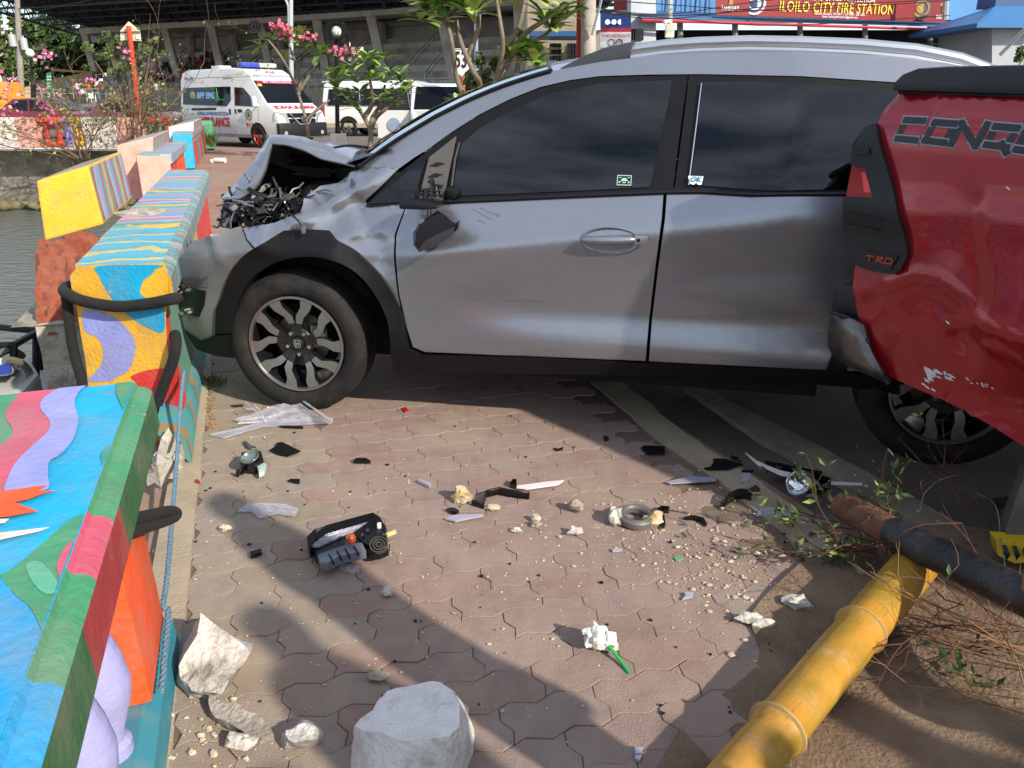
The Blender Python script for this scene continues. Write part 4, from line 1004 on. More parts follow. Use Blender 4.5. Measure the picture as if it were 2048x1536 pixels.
# housing: shell lofted from the rim of the glass to a rounded back
gl=[(842,499),(850,480),(915,447),(919,452),(905,470),(850,502)]
bk_=[(826,492),(826,462),(838,444),(872,422),(888,428),(905,440),(918,447),(921,440),(916,462),(890,486),(840,504)]
def hs_(pts,b): return [cw(*(lambda q:(q.x,b,q.z))(cb(u,v,b))) for u,v in pts]
shell=MB(); ring=[(827,490),(826,465),(838,446),(858,432),(876,421),(890,430),(904,441),(917,449),(914,462),(895,480),(868,494),(838,504)]
cxy=(868,464); rr=[]
for b,k in ((.03,.55),(.05,.85),(.075,1.0),(.10,1.0),(.125,.93),(.135,.86)):
    rr.append(hs_([(cxy[0]+(u-cxy[0])*k,cxy[1]+(v-cxy[1])*k) for u,v in ring],b))
shell.grid([r+[r[0]] for r in rr]); shell.f.append([(len(rr)-1)*13+i for i in range(12)]); shell.m.append(0); shell.f.append([i for i in range(12)]); shell.m.append(0)
ms=shell.build('mirror_housing',M('mirror_shell','121318',.28,var=.15,coat=.3),car,smooth=32,label='black mirror housing hanging by its wires')
mr=MB(); mr.prism(hs_([(838,498),(852,480),(910,452),(906,466),(890,480),(846,501)],.137),CN*.004); mr.build('mirror_glass',M('mirror_back','3a3a3c',.25,var=.2,metal=.3),ms,smooth=None)
mr=MB(); mr.prism(hs_([(912,447),(921,439),(919,455),(913,462)],.11),CN*.02); mr.build('broken_cap',m_gloss,ms,smooth=None)
mr=MB(); mr.box(H3(842,443,.12),(.025,.02,.018)); mr.build('mirror_motor',M('grey_plastic','54555a'),ms,bevel=.002)
# ================================================================ RED PICKUP
PO=Vector((1.06,2.40,0)); PD=Vector((.64,-.77,0)).normalized(); PN=Vector((-PD.y*-1,-PD.x,0)); PN=Vector((PD.y,-PD.x,0)).normalized()
if PN.dot(CAM-PO)<0: PN=-PN
PWD=1.80
def pw(t,b,z): return PO+PD*t+PN*b+Z*z
def ptz(u,v,b=0):
    p=onplane(u,v,PO+PN*b,PN); return ((p-PO).dot(PD),p.z)
def poldist(t,z,pl):
    best=9;sg=1
    for (a,b) in zip(pl,pl[1:]):
        dx,dz=b[0]-a[0],b[1]-a[1]; k=max(0,min(1,((t-a[0])*dx+(z-a[1])*dz)/(dx*dx+dz*dz))); x=t-a[0]-k*dx;y=z-a[1]-k*dz; d=math.hypot(x,y)
        if d<best: best=d; sg=1 if (dx*(z-a[1])-dz*(t-a[0]))>0 else -1
    return best*sg
cr1=[ptz(*p) for p in ((1770,575),(1830,552),(1872,560),(1920,598),(1966,655),(2000,668),(2060,690),(2200,720))]
cr2=[ptz(*p) for p in ((1975,470),(1992,540),(1985,610),(1968,655))]
cr3=[ptz(*p) for p in ((1860,630),(1880,665),(1925,640),(1968,690),(2060,740))]
def Bp(t,z):
    b=.0
    b-=.10*sstep(1.18,1.40,z)**1.5*.6            # shoulder rolling in to the bed rail
    b-=.16*max(0,.17-t)**1.0*sstep(.4,.9,z)*1.2 if t<.17 else 0
    b-=.05*sstep(.75,.45,z)
    b+=.012*math.exp(-((z-1.02)/.05)**2)
    d1=poldist(t,z,cr1); 
    if d1<0: b-=.036*(1-math.exp(d1/.07))*math.exp(d1/.35)
    b+=.009*math.exp(-(d1/.014)**2)
    d2=poldist(t,z,cr2); b+=.008*math.exp(-(d2/.018)**2); 
    if d2<0 or d2>0: b-=.012*math.exp(-((d2+.06)/.06)**2)
    d3=poldist(t,z,cr3); b+=.010*math.exp(-(d3/.014)**2)
    if z<1.0: b+=.003*noise.noise(Vector((t*6,z*6,2)))*sstep(1.0,.8,z)
    return b
def pz(u,v,off=0):
    d=ray(u,v); b=0.
    for _ in range(20):
        tt=(PO+PN*b-CAM).dot(PN)/d.dot(PN); p=CAM+d*tt; t=(p-PO).dot(PD); z=p.z; b=.5*b+.5*(Bp(t,z)+off)
    return t,z
m_red=M('red_paint',(.31,.005,.013),.24,metal=.28,var=.05,scale=20,coat=.6,crough=.05,dirt=(.13,.02,.02),dscale=4,damt=.25)
truck=thing('red_pickup','red pickup with creased rear side and black tail lamp cover at the right edge','pickup',PO)
def ppanel(name,px,mat,parent=truck,off=0,step=.04,th=.02,tz=None,smooth=50,bf=None):
    bf=bf or Bp
    pts=[Vector(p) for p in (tz or [pz(*p,off) for p in px])]
    vv,ff,bd,_=tri_panel([(p.x,p.y) for p in pts],step,lambda t,z:pw(t,bf(t,z)+off,z))
    mb=MB(); mb.add(vv,ff)
    if th:
        us={}
        for e in bd:
            for i in e:
                if i not in us: us[i]=len(mb.v); mb.v.append(vv[i]-PN*th)
        for e in bd: mb.f.append([e[0],e[1],us[e[1]],us[e[0]]]); mb.m.append(0)
    return mb.build(name,mat,parent,smooth=smooth)
arch=[(1.28+.47*math.cos(R(w)),.40+.47*math.sin(R(w))) for w in range(178,1,-11)]
bt=[pz(*p) for p in ((1799,185),(1772,215),(1752,250),(1745,330),(1725,480),(1709,540),(1709,600),(1735,690),(1757,728),(1778,752),(1830,776),(1890,802),(1935,824),(1990,856),(2048,893))]
side=bt+[(.72,.42)]+arch+[(1.62,.45),(1.62,1.31),(1.1,pz(2048,192)[1]),pz(2048,192),pz(1920,188)]
bs=ppanel('bed_side',None,m_red,tz=side,step=.022,th=.03,smooth=70)
# black tail lamp surround, lamp, raised ribs
m_cover=M('matt_black_cover',(.008,.009,.010),.42,spec=.4,var=.12,scale=30,bump=.2,bscale=260)
cov=ppanel('lamp_cover',[(1748,246),(1728,254),(1707,285),(1699,327),(1708,334),(1730,337),(1745,396),(1690,393),(1687,400),(1686,462),(1694,504),(1715,533),(1745,543),(1780,549),(1800,540),(1815,510),(1811,483),(1790,400),(1762,300),(1752,252)],m_cover,off=.022,th=.06,step=.03)
lamp=ppanel('tail_lamp',[(1704,330),(1734,334),(1749,398),(1692,394),(1698,360)],M('tail_lens','95070f',.3,var=.15,coat=0,spec=.3),off=.014,th=.05,step=.03)
ppanel('bright_facet',[(1722,344),(1731,345),(1742,386),(1728,384)],M('tail_bright','d8242c',.2,var=.1),parent=lamp,off=.020,th=.004,step=.03)  # lighter red facet added to brighten the middle of the lens by colour
for px in ([(1708,300),(1738,296),(1738,308),(1706,310)],[(1694,424),(1745,434),(1768,440),(1755,443),(1694,440)],[(1694,448),(1760,461),(1750,463),(1700,458)]):
    ppanel('rib',px,m_cover,parent=cov,off=.028,th=.01,step=.05)
pl_=ppanel('badge_plate',[(1730,501),(1796,512),(1781,541),(1717,528)],m_cover,parent=cov,off=.027,th=.008,step=.05)
def stroke(mb,px,w,off,m=0,closed=False):
    q=[Vector(pz(*p,off)) for p in px]
    if closed: q=q+[q[0]]
    for i,(a,b) in enumerate(zip(q,q[1:])):
        d=(b-a).normalized(); n=Vector((-d.y,d.x))*w/2; e=d*w*.42
        P4=[a-e-n,b+e-n,b+e+n,a-e+n]; o=off+.0003*(i%3)
        mb.add([pw(p.x,Bp(p.x,p.y)+o,p.y) for p in P4],[(0,1,2,3)],m)
mb=MB()
for px in ([(1733,511),(1748,513)],[(1740,512),(1738,522)],[(1752,524),(1755,514),(1766,516),(1764,519),(1754,519),(1765,526)],[(1769,526),(1772,516),(1783,518),(1785,522),(1781,528),(1768,526)]): stroke(mb,px,.0045,.031,0,False)
mb.build('badge_letters',M('dull_red_print','a8321f',.5),cov,smooth=None)
c3=lambda x,y:(1150+x/2.281,y/2.281)
LT=[([(1592,551),(1508,547),(1468,632),(1556,640)],0),([(1640,557),(1732,564),(1686,651),(1594,640)],1),([(1716,658),(1762,562),(1826,666),(1880,566)],0),([(1918,576),(2016,584),(1968,672),(1876,660)],1),([(1945,655),(1968,696)],0),
 ([(2062,590),(2012,682),(2104,694),(2152,598)],0),([(2290,606),(2200,600),(2150,694),(2244,706)],0),([(2176,650),(2256,656)],0),([(2420,616),(2330,610),(2300,656),(2390,664),(2360,716),(2272,710)],0),([(2450,618),(2560,628)],0),([(2505,624),(2455,724)],0)]
dk=MB()
for px,cl in LT: stroke(dk,[c3(*p) for p in px],.0250,.0022,0,cl)
for px,cl in LT: stroke(dk,[c3(*p) for p in px],.0175,.0036,1,cl)
dk.build('bed_lettering',[M('grey_outline','8c8c92',.4,var=.05),M('decal_black','1d2024',.4,var=.05)],bs,smooth=None)
# scraped paint on the dented quarter
mb=MB(); sr=random.Random(4)
for i in range(46):
    t=sr.random(); t=t**1.6; x=1850+t*135+sr.gauss(0,3); y=737+t*36+sr.gauss(0,2+5*(1-t)**3); l=sr.uniform(4,12)*(1.2-t*.7); w=sr.uniform(.4,1.5)*(1.3-t)
    q=[pz(x,y),pz(x+l*.7,y+l*.5),pz(x+l+w,y+l*.9),pz(x+l*.3-w,y+l*.55+w)]
    mb.add([pw(a,Bp(a,z)+.0015+.0002*(i%5),z) for a,z in q],[(0,1,2,3)])
for (x,y) in ((1850,770),(1862,775),(1843,764),(2012,372),(1890,640)):
    q=[pz(x,y),pz(x+8,y+4),pz(x+10,y+9),pz(x+2,y+5)]; mb.add([pw(a,Bp(a,z)+.0018,z) for a,z in q],[(0,1,2,3)])
mb.build('scrape_marks',M('scraped_primer','d8cfd4',.6,var=.1),bs,smooth=None)
# soft bed cover lid
lid=[pz(*p) for p in ((1796,181),(1806,163),(1820,149),(1848,137),(1900,133),(2048,130))]
lt=lid[-1]; lid=lid+[(1.62,lt[1]),(1.62,1.33),pz(2048,190),pz(1920,186)]
mb=MB(); q=[pw(t,-.03,z) for t,z in lid]; mb.prism(q,-PN*(PWD-.1)); mb.build('bed_lid',M('lid_black',(.012,.013,.015),.5,var=.1,bump=.1,bscale=200),truck,smooth=20,bevel=.012)
mb=MB(); mb.tube([pw(a,Bp(a,z)+.004,z) for a,z in [pz(*p) for p in ((1799,183),(1920,187),(2048,191))]]+[pw(1.6,-.05,1.325)],.006,6); mb.build('lid_seal',m_plas,truck)
# tailgate, far side, bed floor
mb=MB(); mb.hexa([pw(.05,-.06,.55),pw(.10,-.06,.55),pw(.10,-PWD+.06,.55),pw(.05,-PWD+.06,.55)],[pw(.06,-.06,1.3),pw(.11,-.06,1.3),pw(.11,-PWD+.06,1.3),pw(.06,-PWD+.06,1.3)]); mb.build('tailgate',m_red,truck,bevel=.01)
mb=MB(); mb.hexa([pw(.05,-PWD+.05,.5),pw(1.62,-PWD+.05,.5),pw(1.62,-PWD,.5),pw(.05,-PWD,.5)],[pw(.1,-PWD+.05,1.31),pw(1.62,-PWD+.05,1.31),pw(1.62,-PWD,1.31),pw(.1,-PWD,1.31)]); mb.build('bed_side',m_red,truck,bevel=.01)
mb=MB(); mb.hexa([pw(.12,-.08,.58),pw(5.0,-.08,.45),pw(5.0,-PWD+.08,.45),pw(.12,-PWD+.08,.58)],[pw(.12,-.08,.70),pw(5.0,-.08,.62),pw(5.0,-PWD+.08,.62),pw(.12,-PWD+.08,.70)]); mb.build('chassis',m_dark,truck,smooth=None)
# cab and nose (mostly outside the frame, still whole)
def ploft(name,secs,mat,bev=.03):
    mb=MB(); rows=[]
    for t,z0,z1,b0,b1 in secs: rows.append([pw(t,-b0,z0),pw(t,-b0*.6-b1*.4,z0+(z1-z0)*.55),pw(t,-b1,z1),pw(t,-PWD+b1,z1),pw(t,-PWD+b0*.6+b1*.4,z0+(z1-z0)*.55),pw(t,-PWD+b0,z0)])
    mb.grid(rows); mb.f.append([0,1,2,3,4,5]); k=len(mb.v); mb.f.append([k-6,k-5,k-4,k-3,k-2,k-1]); mb.m+=[0,0]; return mb.build(name,mat,truck,smooth=40,bevel=bev)
ploft('cab',[(1.66,.45,1.10,0,.02),(3.45,.45,1.10,0,.02)],m_red)
ploft('cab_top',[(1.68,1.10,1.70,.03,.18),(1.95,1.10,1.80,.03,.20),(2.9,1.10,1.80,.03,.22),(3.55,1.08,1.12,.03,.10)],m_glass)
ploft('cab_roof',[(1.80,1.765,1.80,.17,.24),(2.9,1.77,1.81,.18,.26)],m_red,.01)
ploft('nose',[(3.46,.48,1.09,0,.06),(4.6,.48,1.02,.02,.12),(5.0,.50,.90,.12,.2)],m_red)
mb=MB(); mb.hexa([pw(4.95,.0,.42),pw(5.1,-.1,.42),pw(5.1,-PWD+.1,.42),pw(4.95,-PWD,.42)],[pw(4.95,.0,.66),pw(5.1,-.1,.66),pw(5.1,-PWD+.1,.66),pw(4.95,-PWD,.66)]); mb.build('front_bumper',m_cover,truck,bevel=.02)
for t in (1.28,4.3):
    for b,sg in ((-.02,1),(-PWD+.02,-1)):
        mb=MB(); c=pw(t,b-.12*sg,.375); mb.lathe([(.21,.09),(.24,.115),(.33,.115),(.375,.08),(.375,-.08),(.33,-.115),(.21,-.1)],c,PN*sg,36); w=mb.build('wheel',m_rubber,truck)
        mb=MB(); mb.lathe([(.215,.10),(.2,.07),(.08,.05),(.05,.08),(0.0,.08)],c,PN*sg,24); mb.build('rim',m_mach,w)
# rear bumper end: black step over a dulled metal wrap
def pback(u,v,b): 
    p=onplane(u,v,PO+PN*b,PN); return p
top=[(1665,582),(1672,573),(1684,569),(1707,570),(1711,590),(1725,606),(1729,648),(1700,636),(1661,622)]
mb=MB(); mb.prism([pback(u,v,-.06) for u,v in top],-PN*(PWD-.14)); mb.build('bumper_step',m_cover,truck,smooth=30,bevel=.012)
met=[(1660,624),(1700,638),(1728,652),(1741,702),(1757,738),(1777,770),(1730,750),(1680,727),(1662,708),(1655,692)]
mb=MB(); rows=[]
hi_=[(1660,624),(1682,631),(1705,640),(1728,651)]; 
cols=[[(1660,623),(1656,660),(1655,692),(1664,710),(1680,726)],[(1682,631),(1682,665),(1686,695),(1694,718),(1704,737)],[(1705,640),(1710,675),(1717,705),(1725,728),(1740,752)],[(1727,651),(1735,685),(1743,706),(1757,738),(1777,769)]]
for k,c in enumerate(cols): rows.append([pback(u,v,-.07+.045*[0,.7,1,1][k]+.02*noise.noise(Vector((u*.03,v*.03,1)))) for u,v in c])
mb.grid(rows); o=mb.build('bumper_end',M('dull_bumper_metal','6d6a66',.32,metal=.75,var=.2,scale=14,dirt='3a332c',dscale=6,damt=.5),truck,smooth=60); md=o.modifiers.new('t','SOLIDIFY'); md.thickness=.02; md.offset=1
mb=MB(); mb.tube([pback(u,v,-.035) for u,v in ((1661,623),(1705,639),(1728,651),(1741,700),(1757,737),(1777,769))],.006,6); mb.build('bumper_edge',m_cover,truck)
mb=MB(); mb.hexa([pw(-.03,-.14,.47),pw(.04,-.14,.47),pw(.04,-PWD+.1,.47),pw(-.03,-PWD+.1,.47)],[pw(-.03,-.14,.66),pw(.04,-.14,.66),pw(.04,-PWD+.1,.66),pw(-.03,-PWD+.1,.66)]); mb.build('rear_bumper',M('dull_bumper_metal','6d6a66'),truck,bevel=.02)
# ================================================================ FOREGROUND WRECKAGE
m_white=M('broken_whitewash','c2beb5',.92,var=.16,scale=14,bump=1,bscale=55,dirt='6b6458',dscale=7,damt=.7)
m_clear=clear_plastic('clear_lens')
m_lav=M('silver_plastic','b9b6c6',.35,metal=.3,var=.08)
m_stone=M('pale_stone','c2b59c',.95,var=.2,scale=30,bump=.6,bscale=90,dirt='8a7a62',dscale=12,damt=.5)
m_mwhite=M('mouldy_whitewash','d0ccc4',.93,var=.15,scale=10,bump=1,bscale=60,dirt='4f4a42',dscale=6,damt=.75,dlo=.46,dhi=.62)
def chunk(name,base_px,h,label,cat,mat,seed,tops=None,zt=None,lean=None,rough=.012,group=None,rnd_=False):
    """broken lump: foot outline on the ground, top outline at its own heights, knobbly sides"""
    b=[G(*p) for p in base_px]; n=len(b)
    tp=[G(*p,z) for p,z in zip(tops,zt)]
    if rnd_: b=dens(b,2); tp=dens(tp,2); n=len(b)
    mb=MB(); N=7; rows=[]
    for k in range(N+1):
        t=k/N; rr=[]
        for i in range(n):
            for j in range(4):
                f=j/4; p=b[i].lerp(b[(i+1)%n],f).lerp(tp[i].lerp(tp[(i+1)%n],f),t)
                e=Vector((noise.noise(p*22+Vector((seed,0,0))),noise.noise(p*22+Vector((0,seed,0))),noise.noise(p*22+Vector((0,0,seed)))))*rough
                if k==0: e.z=0
                rr.append(p+e)
        rows.append(rr)
    mb.grid(rows,closed=True); m=n*4
    c=sum(tp,Vector())/n; 
    inner=[p.lerp(c,.45)+Z*.004*noise.noise(p*30) for p in rows[-1]]
    k=len(mb.v); mb.v+=inner
    for i in range(m): mb.f.append([k-m+i,k-m+(i+1)%m,k+(i+1)%m,k+i]); mb.m.append(0)
    mb.f.append([k+i for i in range(m)]); mb.m.append(0)
    o=mb.build(name,mat,None,smooth=38,loc=sum(b,Vector())/n); tagp(o,label,cat,group); return o
G_='broken pieces of painted concrete'
chunk('concrete_chunk',[(352,1365),(380,1398),(440,1396),(470,1355),(505,1290),(400,1240),(368,1290)],.1,'sharp cornered white concrete slab leaning by the teal plinth','concrete',m_mwhite,1,
  [(358,1350),(382,1382),(442,1386),(466,1352),(502,1302),(403,1228),(388,1270)],[.05,.045,.05,.06,.085,.13,.12],group=G_)
chunk('concrete_chunk',[(415,1400),(420,1440),(470,1465),(520,1490),(548,1478),(520,1440),(470,1415)],.05,'long grey concrete sliver with a broken edge below the white slab','concrete',M('grey_render','a8a296',.95,var=.2,scale=20,bump=.9,bscale=60,dirt='5f584c',dscale=9,damt=.7),2,
  [(418,1394),(425,1430),(472,1455),(520,1478),(544,1468),(515,1428),(465,1402)],[.03,.03,.035,.035,.03,.04,.04],group=G_)
chunk('concrete_chunk',[(562,1470),(566,1496),(600,1500),(638,1486),(640,1462),(612,1446),(585,1458)],.05,'fist sized white concrete lump between the sliver and the big block','concrete',m_mwhite,3,
  [(568,1462),(572,1480),(600,1484),(630,1472),(632,1456),(608,1444),(588,1452)],[.05,.05,.05,.05,.055,.06,.06],group=G_,rough=.01,rnd_=True)
chunk('concrete_chunk',[(702,1500),(720,1600),(840,1640),(930,1560),(945,1450),(905,1395),(790,1400),(735,1440)],.18,'largest white concrete block with rounded top at the bottom edge','concrete',M('chalky_white','dcdad6',.93,var=.1,scale=16,bump=.9,bscale=60,dirt='8a8478',dscale=9,damt=.6,dlo=.50,dhi=.68),4,
  [(712,1452),(760,1470),(850,1480),(900,1470),(918,1410),(880,1366),(775,1380),(745,1420)],[.12,.13,.14,.14,.135,.125,.12,.11],group=G_,rough=.009,rnd_=True)
# paper bag with a green straw
mb=MB(); p0=G(1203,1300)
mb.blob(p0+Vector((-.014,.004,.036)),.034,n=20,seed=5,amp=.26,sq=(.85,.75,1.15)); mb.blob(p0+Vector((.020,-.004,.026)),.026,n=18,seed=9,amp=.26,sq=(.8,.8,1.1)); mb.blob(p0+Vector((-.03,.006,.052)),.016,n=12,seed=14,amp=.3,sq=(1.3,.5,.9))
for q in mb.v:
    q+=Vector((1,1,.4))*.0025*noise.noise(Vector((q.x*90,q.y*90,q.z*30))); q.z=max(q.z,.001)
bag=mb.build('plastic_bag',M('white_bag','d9dcd4',.5,var=.1,scale=60,bump=.9,bscale=50,dirt='a8b59a',dscale=20),None,smooth=30,loc=p0,label='small knotted white plastic bag with a green straw',cat='bag')
mb=MB(); mb.tube([G(1213,1288,.03),G(1226,1302,.022),G(1240,1320,.012),G(1259,1346,.004)],.0048,8); mb.build('straw',M('green_straw','2f9e52',.35,var=.1),bag)
# ---- car debris, one thing each
def flat(name,px,mat,label,th=.004,z=.004,tilt=0,cat='fragment',bend=.0,group='bits of broken car on the pavers',zs=None,sm=False):
    q=[G(*p,z if zs is None else zs[i]) for i,p in enumerate(px)]
    mb=MB(); c=sum(q,Vector())/len(q); v=[p+Z*(tilt*(p-c).dot(NV)+bend*(((p-c).length)**2)*-8) for p in q]
    mz=min(p.z for p in v); v=[p+Z*(max(0,.003-mz)) for p in v]
    mb.prism(v,Z*th); return mb.build(name,mat,None,smooth=None,loc=Vector((c.x,c.y,0)),label=label,cat=cat,group=group)
ca=lambda x,y:(380+x/3.746,740+y/3.746)
cbb=lambda x,y:(800+x/3.151,850+y/3.151)
cc=lambda x,y:(1350+x/4.551,850+y/4.551)
T=lambda f,l:[f(*p) for p in l]
# big clear lens sheet by the tyre: curved sheet with a folded rim
mb=MB(); rows=[]
for i in range(15):
    t=i/14; rr=[]
    for j in range(9):
        s=j/8; u=490+172*t-(s-.5)*0-22*(1-t)*s; v=848-4*t-s*((14+40*t/.62)*(1+.15*noise.noise(Vector((t*9,0,0)))) if t<.62 else 54*max(.04,1-(t-.62)/.38)); 
        p=G(u,v+s*6,.004+.05*s*(.3+t)*.8+.01*noise.noise(Vector((t*5,s*4,0)))); rr.append(p)
    rows.append(rr)
mb.grid(rows); lens=mb.build('lens_sheet',m_clear,None,smooth=60,loc=G(570,840),label='large curved clear headlamp lens lying beside the front tyre',cat='lamp lens',group='bits of broken car on the pavers'); lens.modifiers.new('t','SOLIDIFY').thickness=.003
mb=MB(); mb.prism([G(*ca(*p),.006) for p in [(150,490),(250,515),(540,430),(1060,400),(1075,365),(560,385),(380,440)]],Z*.006)
mb.tube([G(*ca(790,195),.06),G(*ca(930,290),.045),G(*ca(1065,385),.015)],.005,6); mb.build('lens_rim',m_clear,lens,smooth=None)
mb=MB()
for a,b in (((415,235),(560,380)),((480,260),(555,330)),((360,400),(560,385)),((540,340),(575,400)),((420,290),(500,300))): mb.tube([G(*ca(*a),.04),G(*ca(*b),.012)],.003,5)
mb.build('lens_rib',m_clear,lens)
flat('clear_shard',T(ca,[(350,1055),(430,1005),(560,1005),(720,1020),(815,1060),(785,1110),(640,1085),(520,1115),(465,1065)]),m_clear,'clear curved lens shard left of the black lamp unit',.004,.006,.05)
flat('black_shard',T(ca,[(595,600),(650,570),(645,550),(690,545),(830,620),(740,648),(660,630)]),m_plas,'five cornered black plastic plate near the clear lens',.004,.008,.06)
flat('black_shard',T(ca,[(1228,700),(1240,680),(1320,678),(1355,700)]),m_plas,'small black wedge in the open between lens and rubble',.012,.003)
flat('black_shard',T(ca,[(735,838),(760,828),(825,830),(820,855),(780,850)]),m_plas,'black scrap right below the five cornered plate',.008,.003)
flat('black_shard',T(ca,[(452,1385),(535,1360),(540,1385),(458,1415)]),m_plas,'black rectangular chip left of the black lamp unit',.012,.003)
flat('trim_shard',T(ca,[(400,545),(420,545),(460,590),(500,610),(440,598)]),M('grey_plastic','54555a'),'curled grey trim scrap above the fog lamp',.008,.004,.3)
flat('black_strip',T(ca,[(650,422),(670,420),(848,430),(848,440),(700,435)]),m_plas,'thin black strip just below the large clear lens',.006,.003)
flat('black_strip',T(ca,[(305,272),(395,262),(400,272),(330,280)]),m_plas,'thin black strip at the left of the large clear lens',.006,.003)
flat('red_shard',T(ca,[(30,850),(50,826),(80,845),(60,855)]),M('red_plastic','8c3028',.4),'reddish chip by the gutter below the post',.006,.003)
flat('red_shard',T(ca,[(1590,290),(1615,285),(1640,310),(1610,320)]),M('red_lens','c01620',.2,coat=.5),'bright red lens chip in front of the front tyre',.006,.003)
flat('silver_bar',T(ca,[(1705,845),(1730,838),(1805,870),(1795,888)]),m_lav,'short grey trim bar left of the rubble stones',.012,.003)
# fog lamp unit
def unit(label,name='lamp_unit',cat='lamp',loc=None): return thing(name,label,cat,loc,'bits of broken car on the pavers')
p=G(503,950); fl=unit('broken fog lamp with chrome bowl standing near the gutter',loc=p)
mb=MB(); mb.prism([G(*ca(*q),.004) for q in [(385,770),(485,780),(560,740),(540,680),(395,690)]],Z*.045); mb.build('housing',m_gloss,fl,bevel=.004)
mb=MB(); mb.lathe([(.0,.0),(.02,.004),(.034,.016),(.036,.022)],p+Vector((0,.02,.05)),(-.2,-.3,1),20); o=mb.build('bowl',M('lens_grey','7f8a88',.2,metal=.6,var=.15),fl); o.modifiers.new('t','SOLIDIFY').thickness=.002
mb=MB(); mb.prism([G(*ca(*q),.01) for q in [(480,725),(540,710),(575,740),(560,790),(520,810),(515,770)]],Z*.02); mb.build('bracket',M('pale_plastic','a8bdb4',.5,var=.1),fl,bevel=.002)
mb=MB(); mb.tube([G(*ca(355,790),.004),G(*ca(360,755),.03)],.008,8); mb.tube([G(*ca(360,770),.012),G(*ca(400,775),.012)],.005,6); mb.build('mount',m_plas,fl)
# black headlamp housing
p=G(700,1120); hl=unit('black headlamp housing with orange bulb lying on its back',loc=p)
mb=MB(); q=[(890,1390),(900,1330),(1020,1230),(1380,1130),(1440,1180),(1480,1260),(1485,1320),(1330,1400),(1180,1420),(980,1490)]
mb.prism([G(*ca(*t),.003) for t in q],Z*.036); mb.build('housing',m_plas,hl,bevel=.008)
mb=MB(); q=[(955,1380),(1180,1300),(1290,1290),(1320,1350),(1130,1390),(1030,1445),(975,1440)]
mb.prism([G(*ca(*t),.056) for t in q],Z*-.03); mb.build('reflector',M('grey_reflector','6f7480',.3,var=.1,metal=.2),hl,bevel=.004)
mb=MB()
for x,y in ((1060,1420),(1120,1395),(1180,1375),(1245,1355)): mb.box(G(*ca(x,y),.056),(.003,.05,.012),rot=Matrix.Rotation(.5,3,'Z'))
for x,y,r in ((1330,1200,.006),(1290,1235,.005),(1360,1290,.007),(1450,1230,.006),(1440,1300,.006)): mb.tube([G(*ca(x,y),.03),G(*ca(x,y),.062)],r,7)
mb.build('lamp_ribs',m_plas,hl,smooth=None,kind='stuff')
mb=MB(); q=[(905,1330),(1020,1240),(1370,1140),(1385,1160),(1180,1230),(960,1330)]
mb.prism([G(*ca(*t),.045) for t in q],Z*.006); mb.build('clear_edge',m_clear,hl,smooth=None)
mb=MB(); q=[(1230,1240),(1380,1130),(1470,1190),(1480,1280),(1370,1360),(1300,1330)]
mb.prism([G(*ca(*t),.034) for t in q],Z*.018); mb.build('lamp_bowl',m_plas,hl,bevel=.01)
mb=MB(); c=G(*ca(1415,1320),.056); 
for r in (.028,.019,.010): mb.lathe([(r,0),(r,.012),(r-.004,.012),(r-.004,0)],c,(.1,-.5,.9),20,close=True)
mb.build('bulb_socket',M('dull_socket','3a3932',.4,var=.2),hl,smooth=30)
mb=MB(); mb.blob(G(*ca(1205,1265),.068),.0165,n=14,amp=.0,sq=(1,1,1.15)); mb.build('orange_bulb',M('amber','a8481a',.1,var=.1,coat=1),hl,smooth=80)
mb=MB(); mb.tube([G(*ca(1190,1290),.05),G(*ca(1203,1275),.064)],.011,10); mb.build('bulb_collar',M('pale_plastic','a8bdb4'),hl)
mb=MB(); mb.box(G(*ca(1418,1165),.06),(.012,.012,.018)); mb.build('white_plug',M('plug_white','d6d6cf',.5),hl,bevel=.002)
mb=MB(); mb.tube([G(*ca(1470,1240),.05),G(*ca(1510,1225),.045),G(*ca(1545,1210),.05)],.008,7); mb.build('yellow_bulb',M('pale_bulb','c9bd86',.2,coat=.6),hl)
mb=MB(); mb.prism([G(*ca(*t),.02) for t in [(1330,1400),(1480,1370),(1490,1390),(1420,1420),(1360,1425)]],Z*.02); mb.prism([G(*ca(*t),.02) for t in [(885,1360),(950,1290),(960,1330),(905,1410)]],Z*.05); mb.build('torn_flange',m_plas,hl,smooth=None,kind='stuff')
flat('clear_shard',T(ca,[(1115,1480),(1140,1455),(1270,1480),(1265,1520),(1230,1530),(1130,1500)]),m_clear,'small frosted shard touching the black headlamp housing',.006,.003)
# middle group
st_=[]
def stone(u,v,r,label,seed,sq=(1,1,.8),mat=None,group='loose stones on the pavers'):
    p=G(u,v); mb=MB(); mb.blob(p+Z*r*.62,r,n=10,seed=seed,amp=.38,sq=sq)
    for q in mb.v: q.z=max(q.z,.001)
    return mb.build('stone',mat or m_stone,None,smooth=22,loc=p,label=label,cat='stone',group=group)
stone(925,1003,.033,'buff stone with a white face beside the bent black trim',1,(1,.9,.95),M('buff_stone','b89d6c',.95,var=.25,scale=40,bump=.9,bscale=80,dirt='d9d2c2',dscale=9,damt=.9))
stone(1153,1022,.028,'grey pitted stone alone right of the bent black trim',2,(1,.9,.8),M('grey_stone','9a9182',.95,var=.25,scale=30,bump=.9,bscale=90))
stone(1230,1046,.032,'white stone touching the left of the round gasket',3,(.8,1.2,1.0),m_white)
stone(1307,1048,.028,'buff stone touching the right of the round gasket',4,(1.2,.9,.9),M('buff_stone','b89d6c'))
stone(1150,1069,.022,'chalky stone in front of the round gasket',5,(1.2,.8,.6),m_white)
stone(986,1021,.017,'flat buff stone at the foot of the bent black trim',6,(1.6,.8,.6))
stone(1072,1042,.018,'upper of two stones stacked in the open',7,(1,.8,.7))
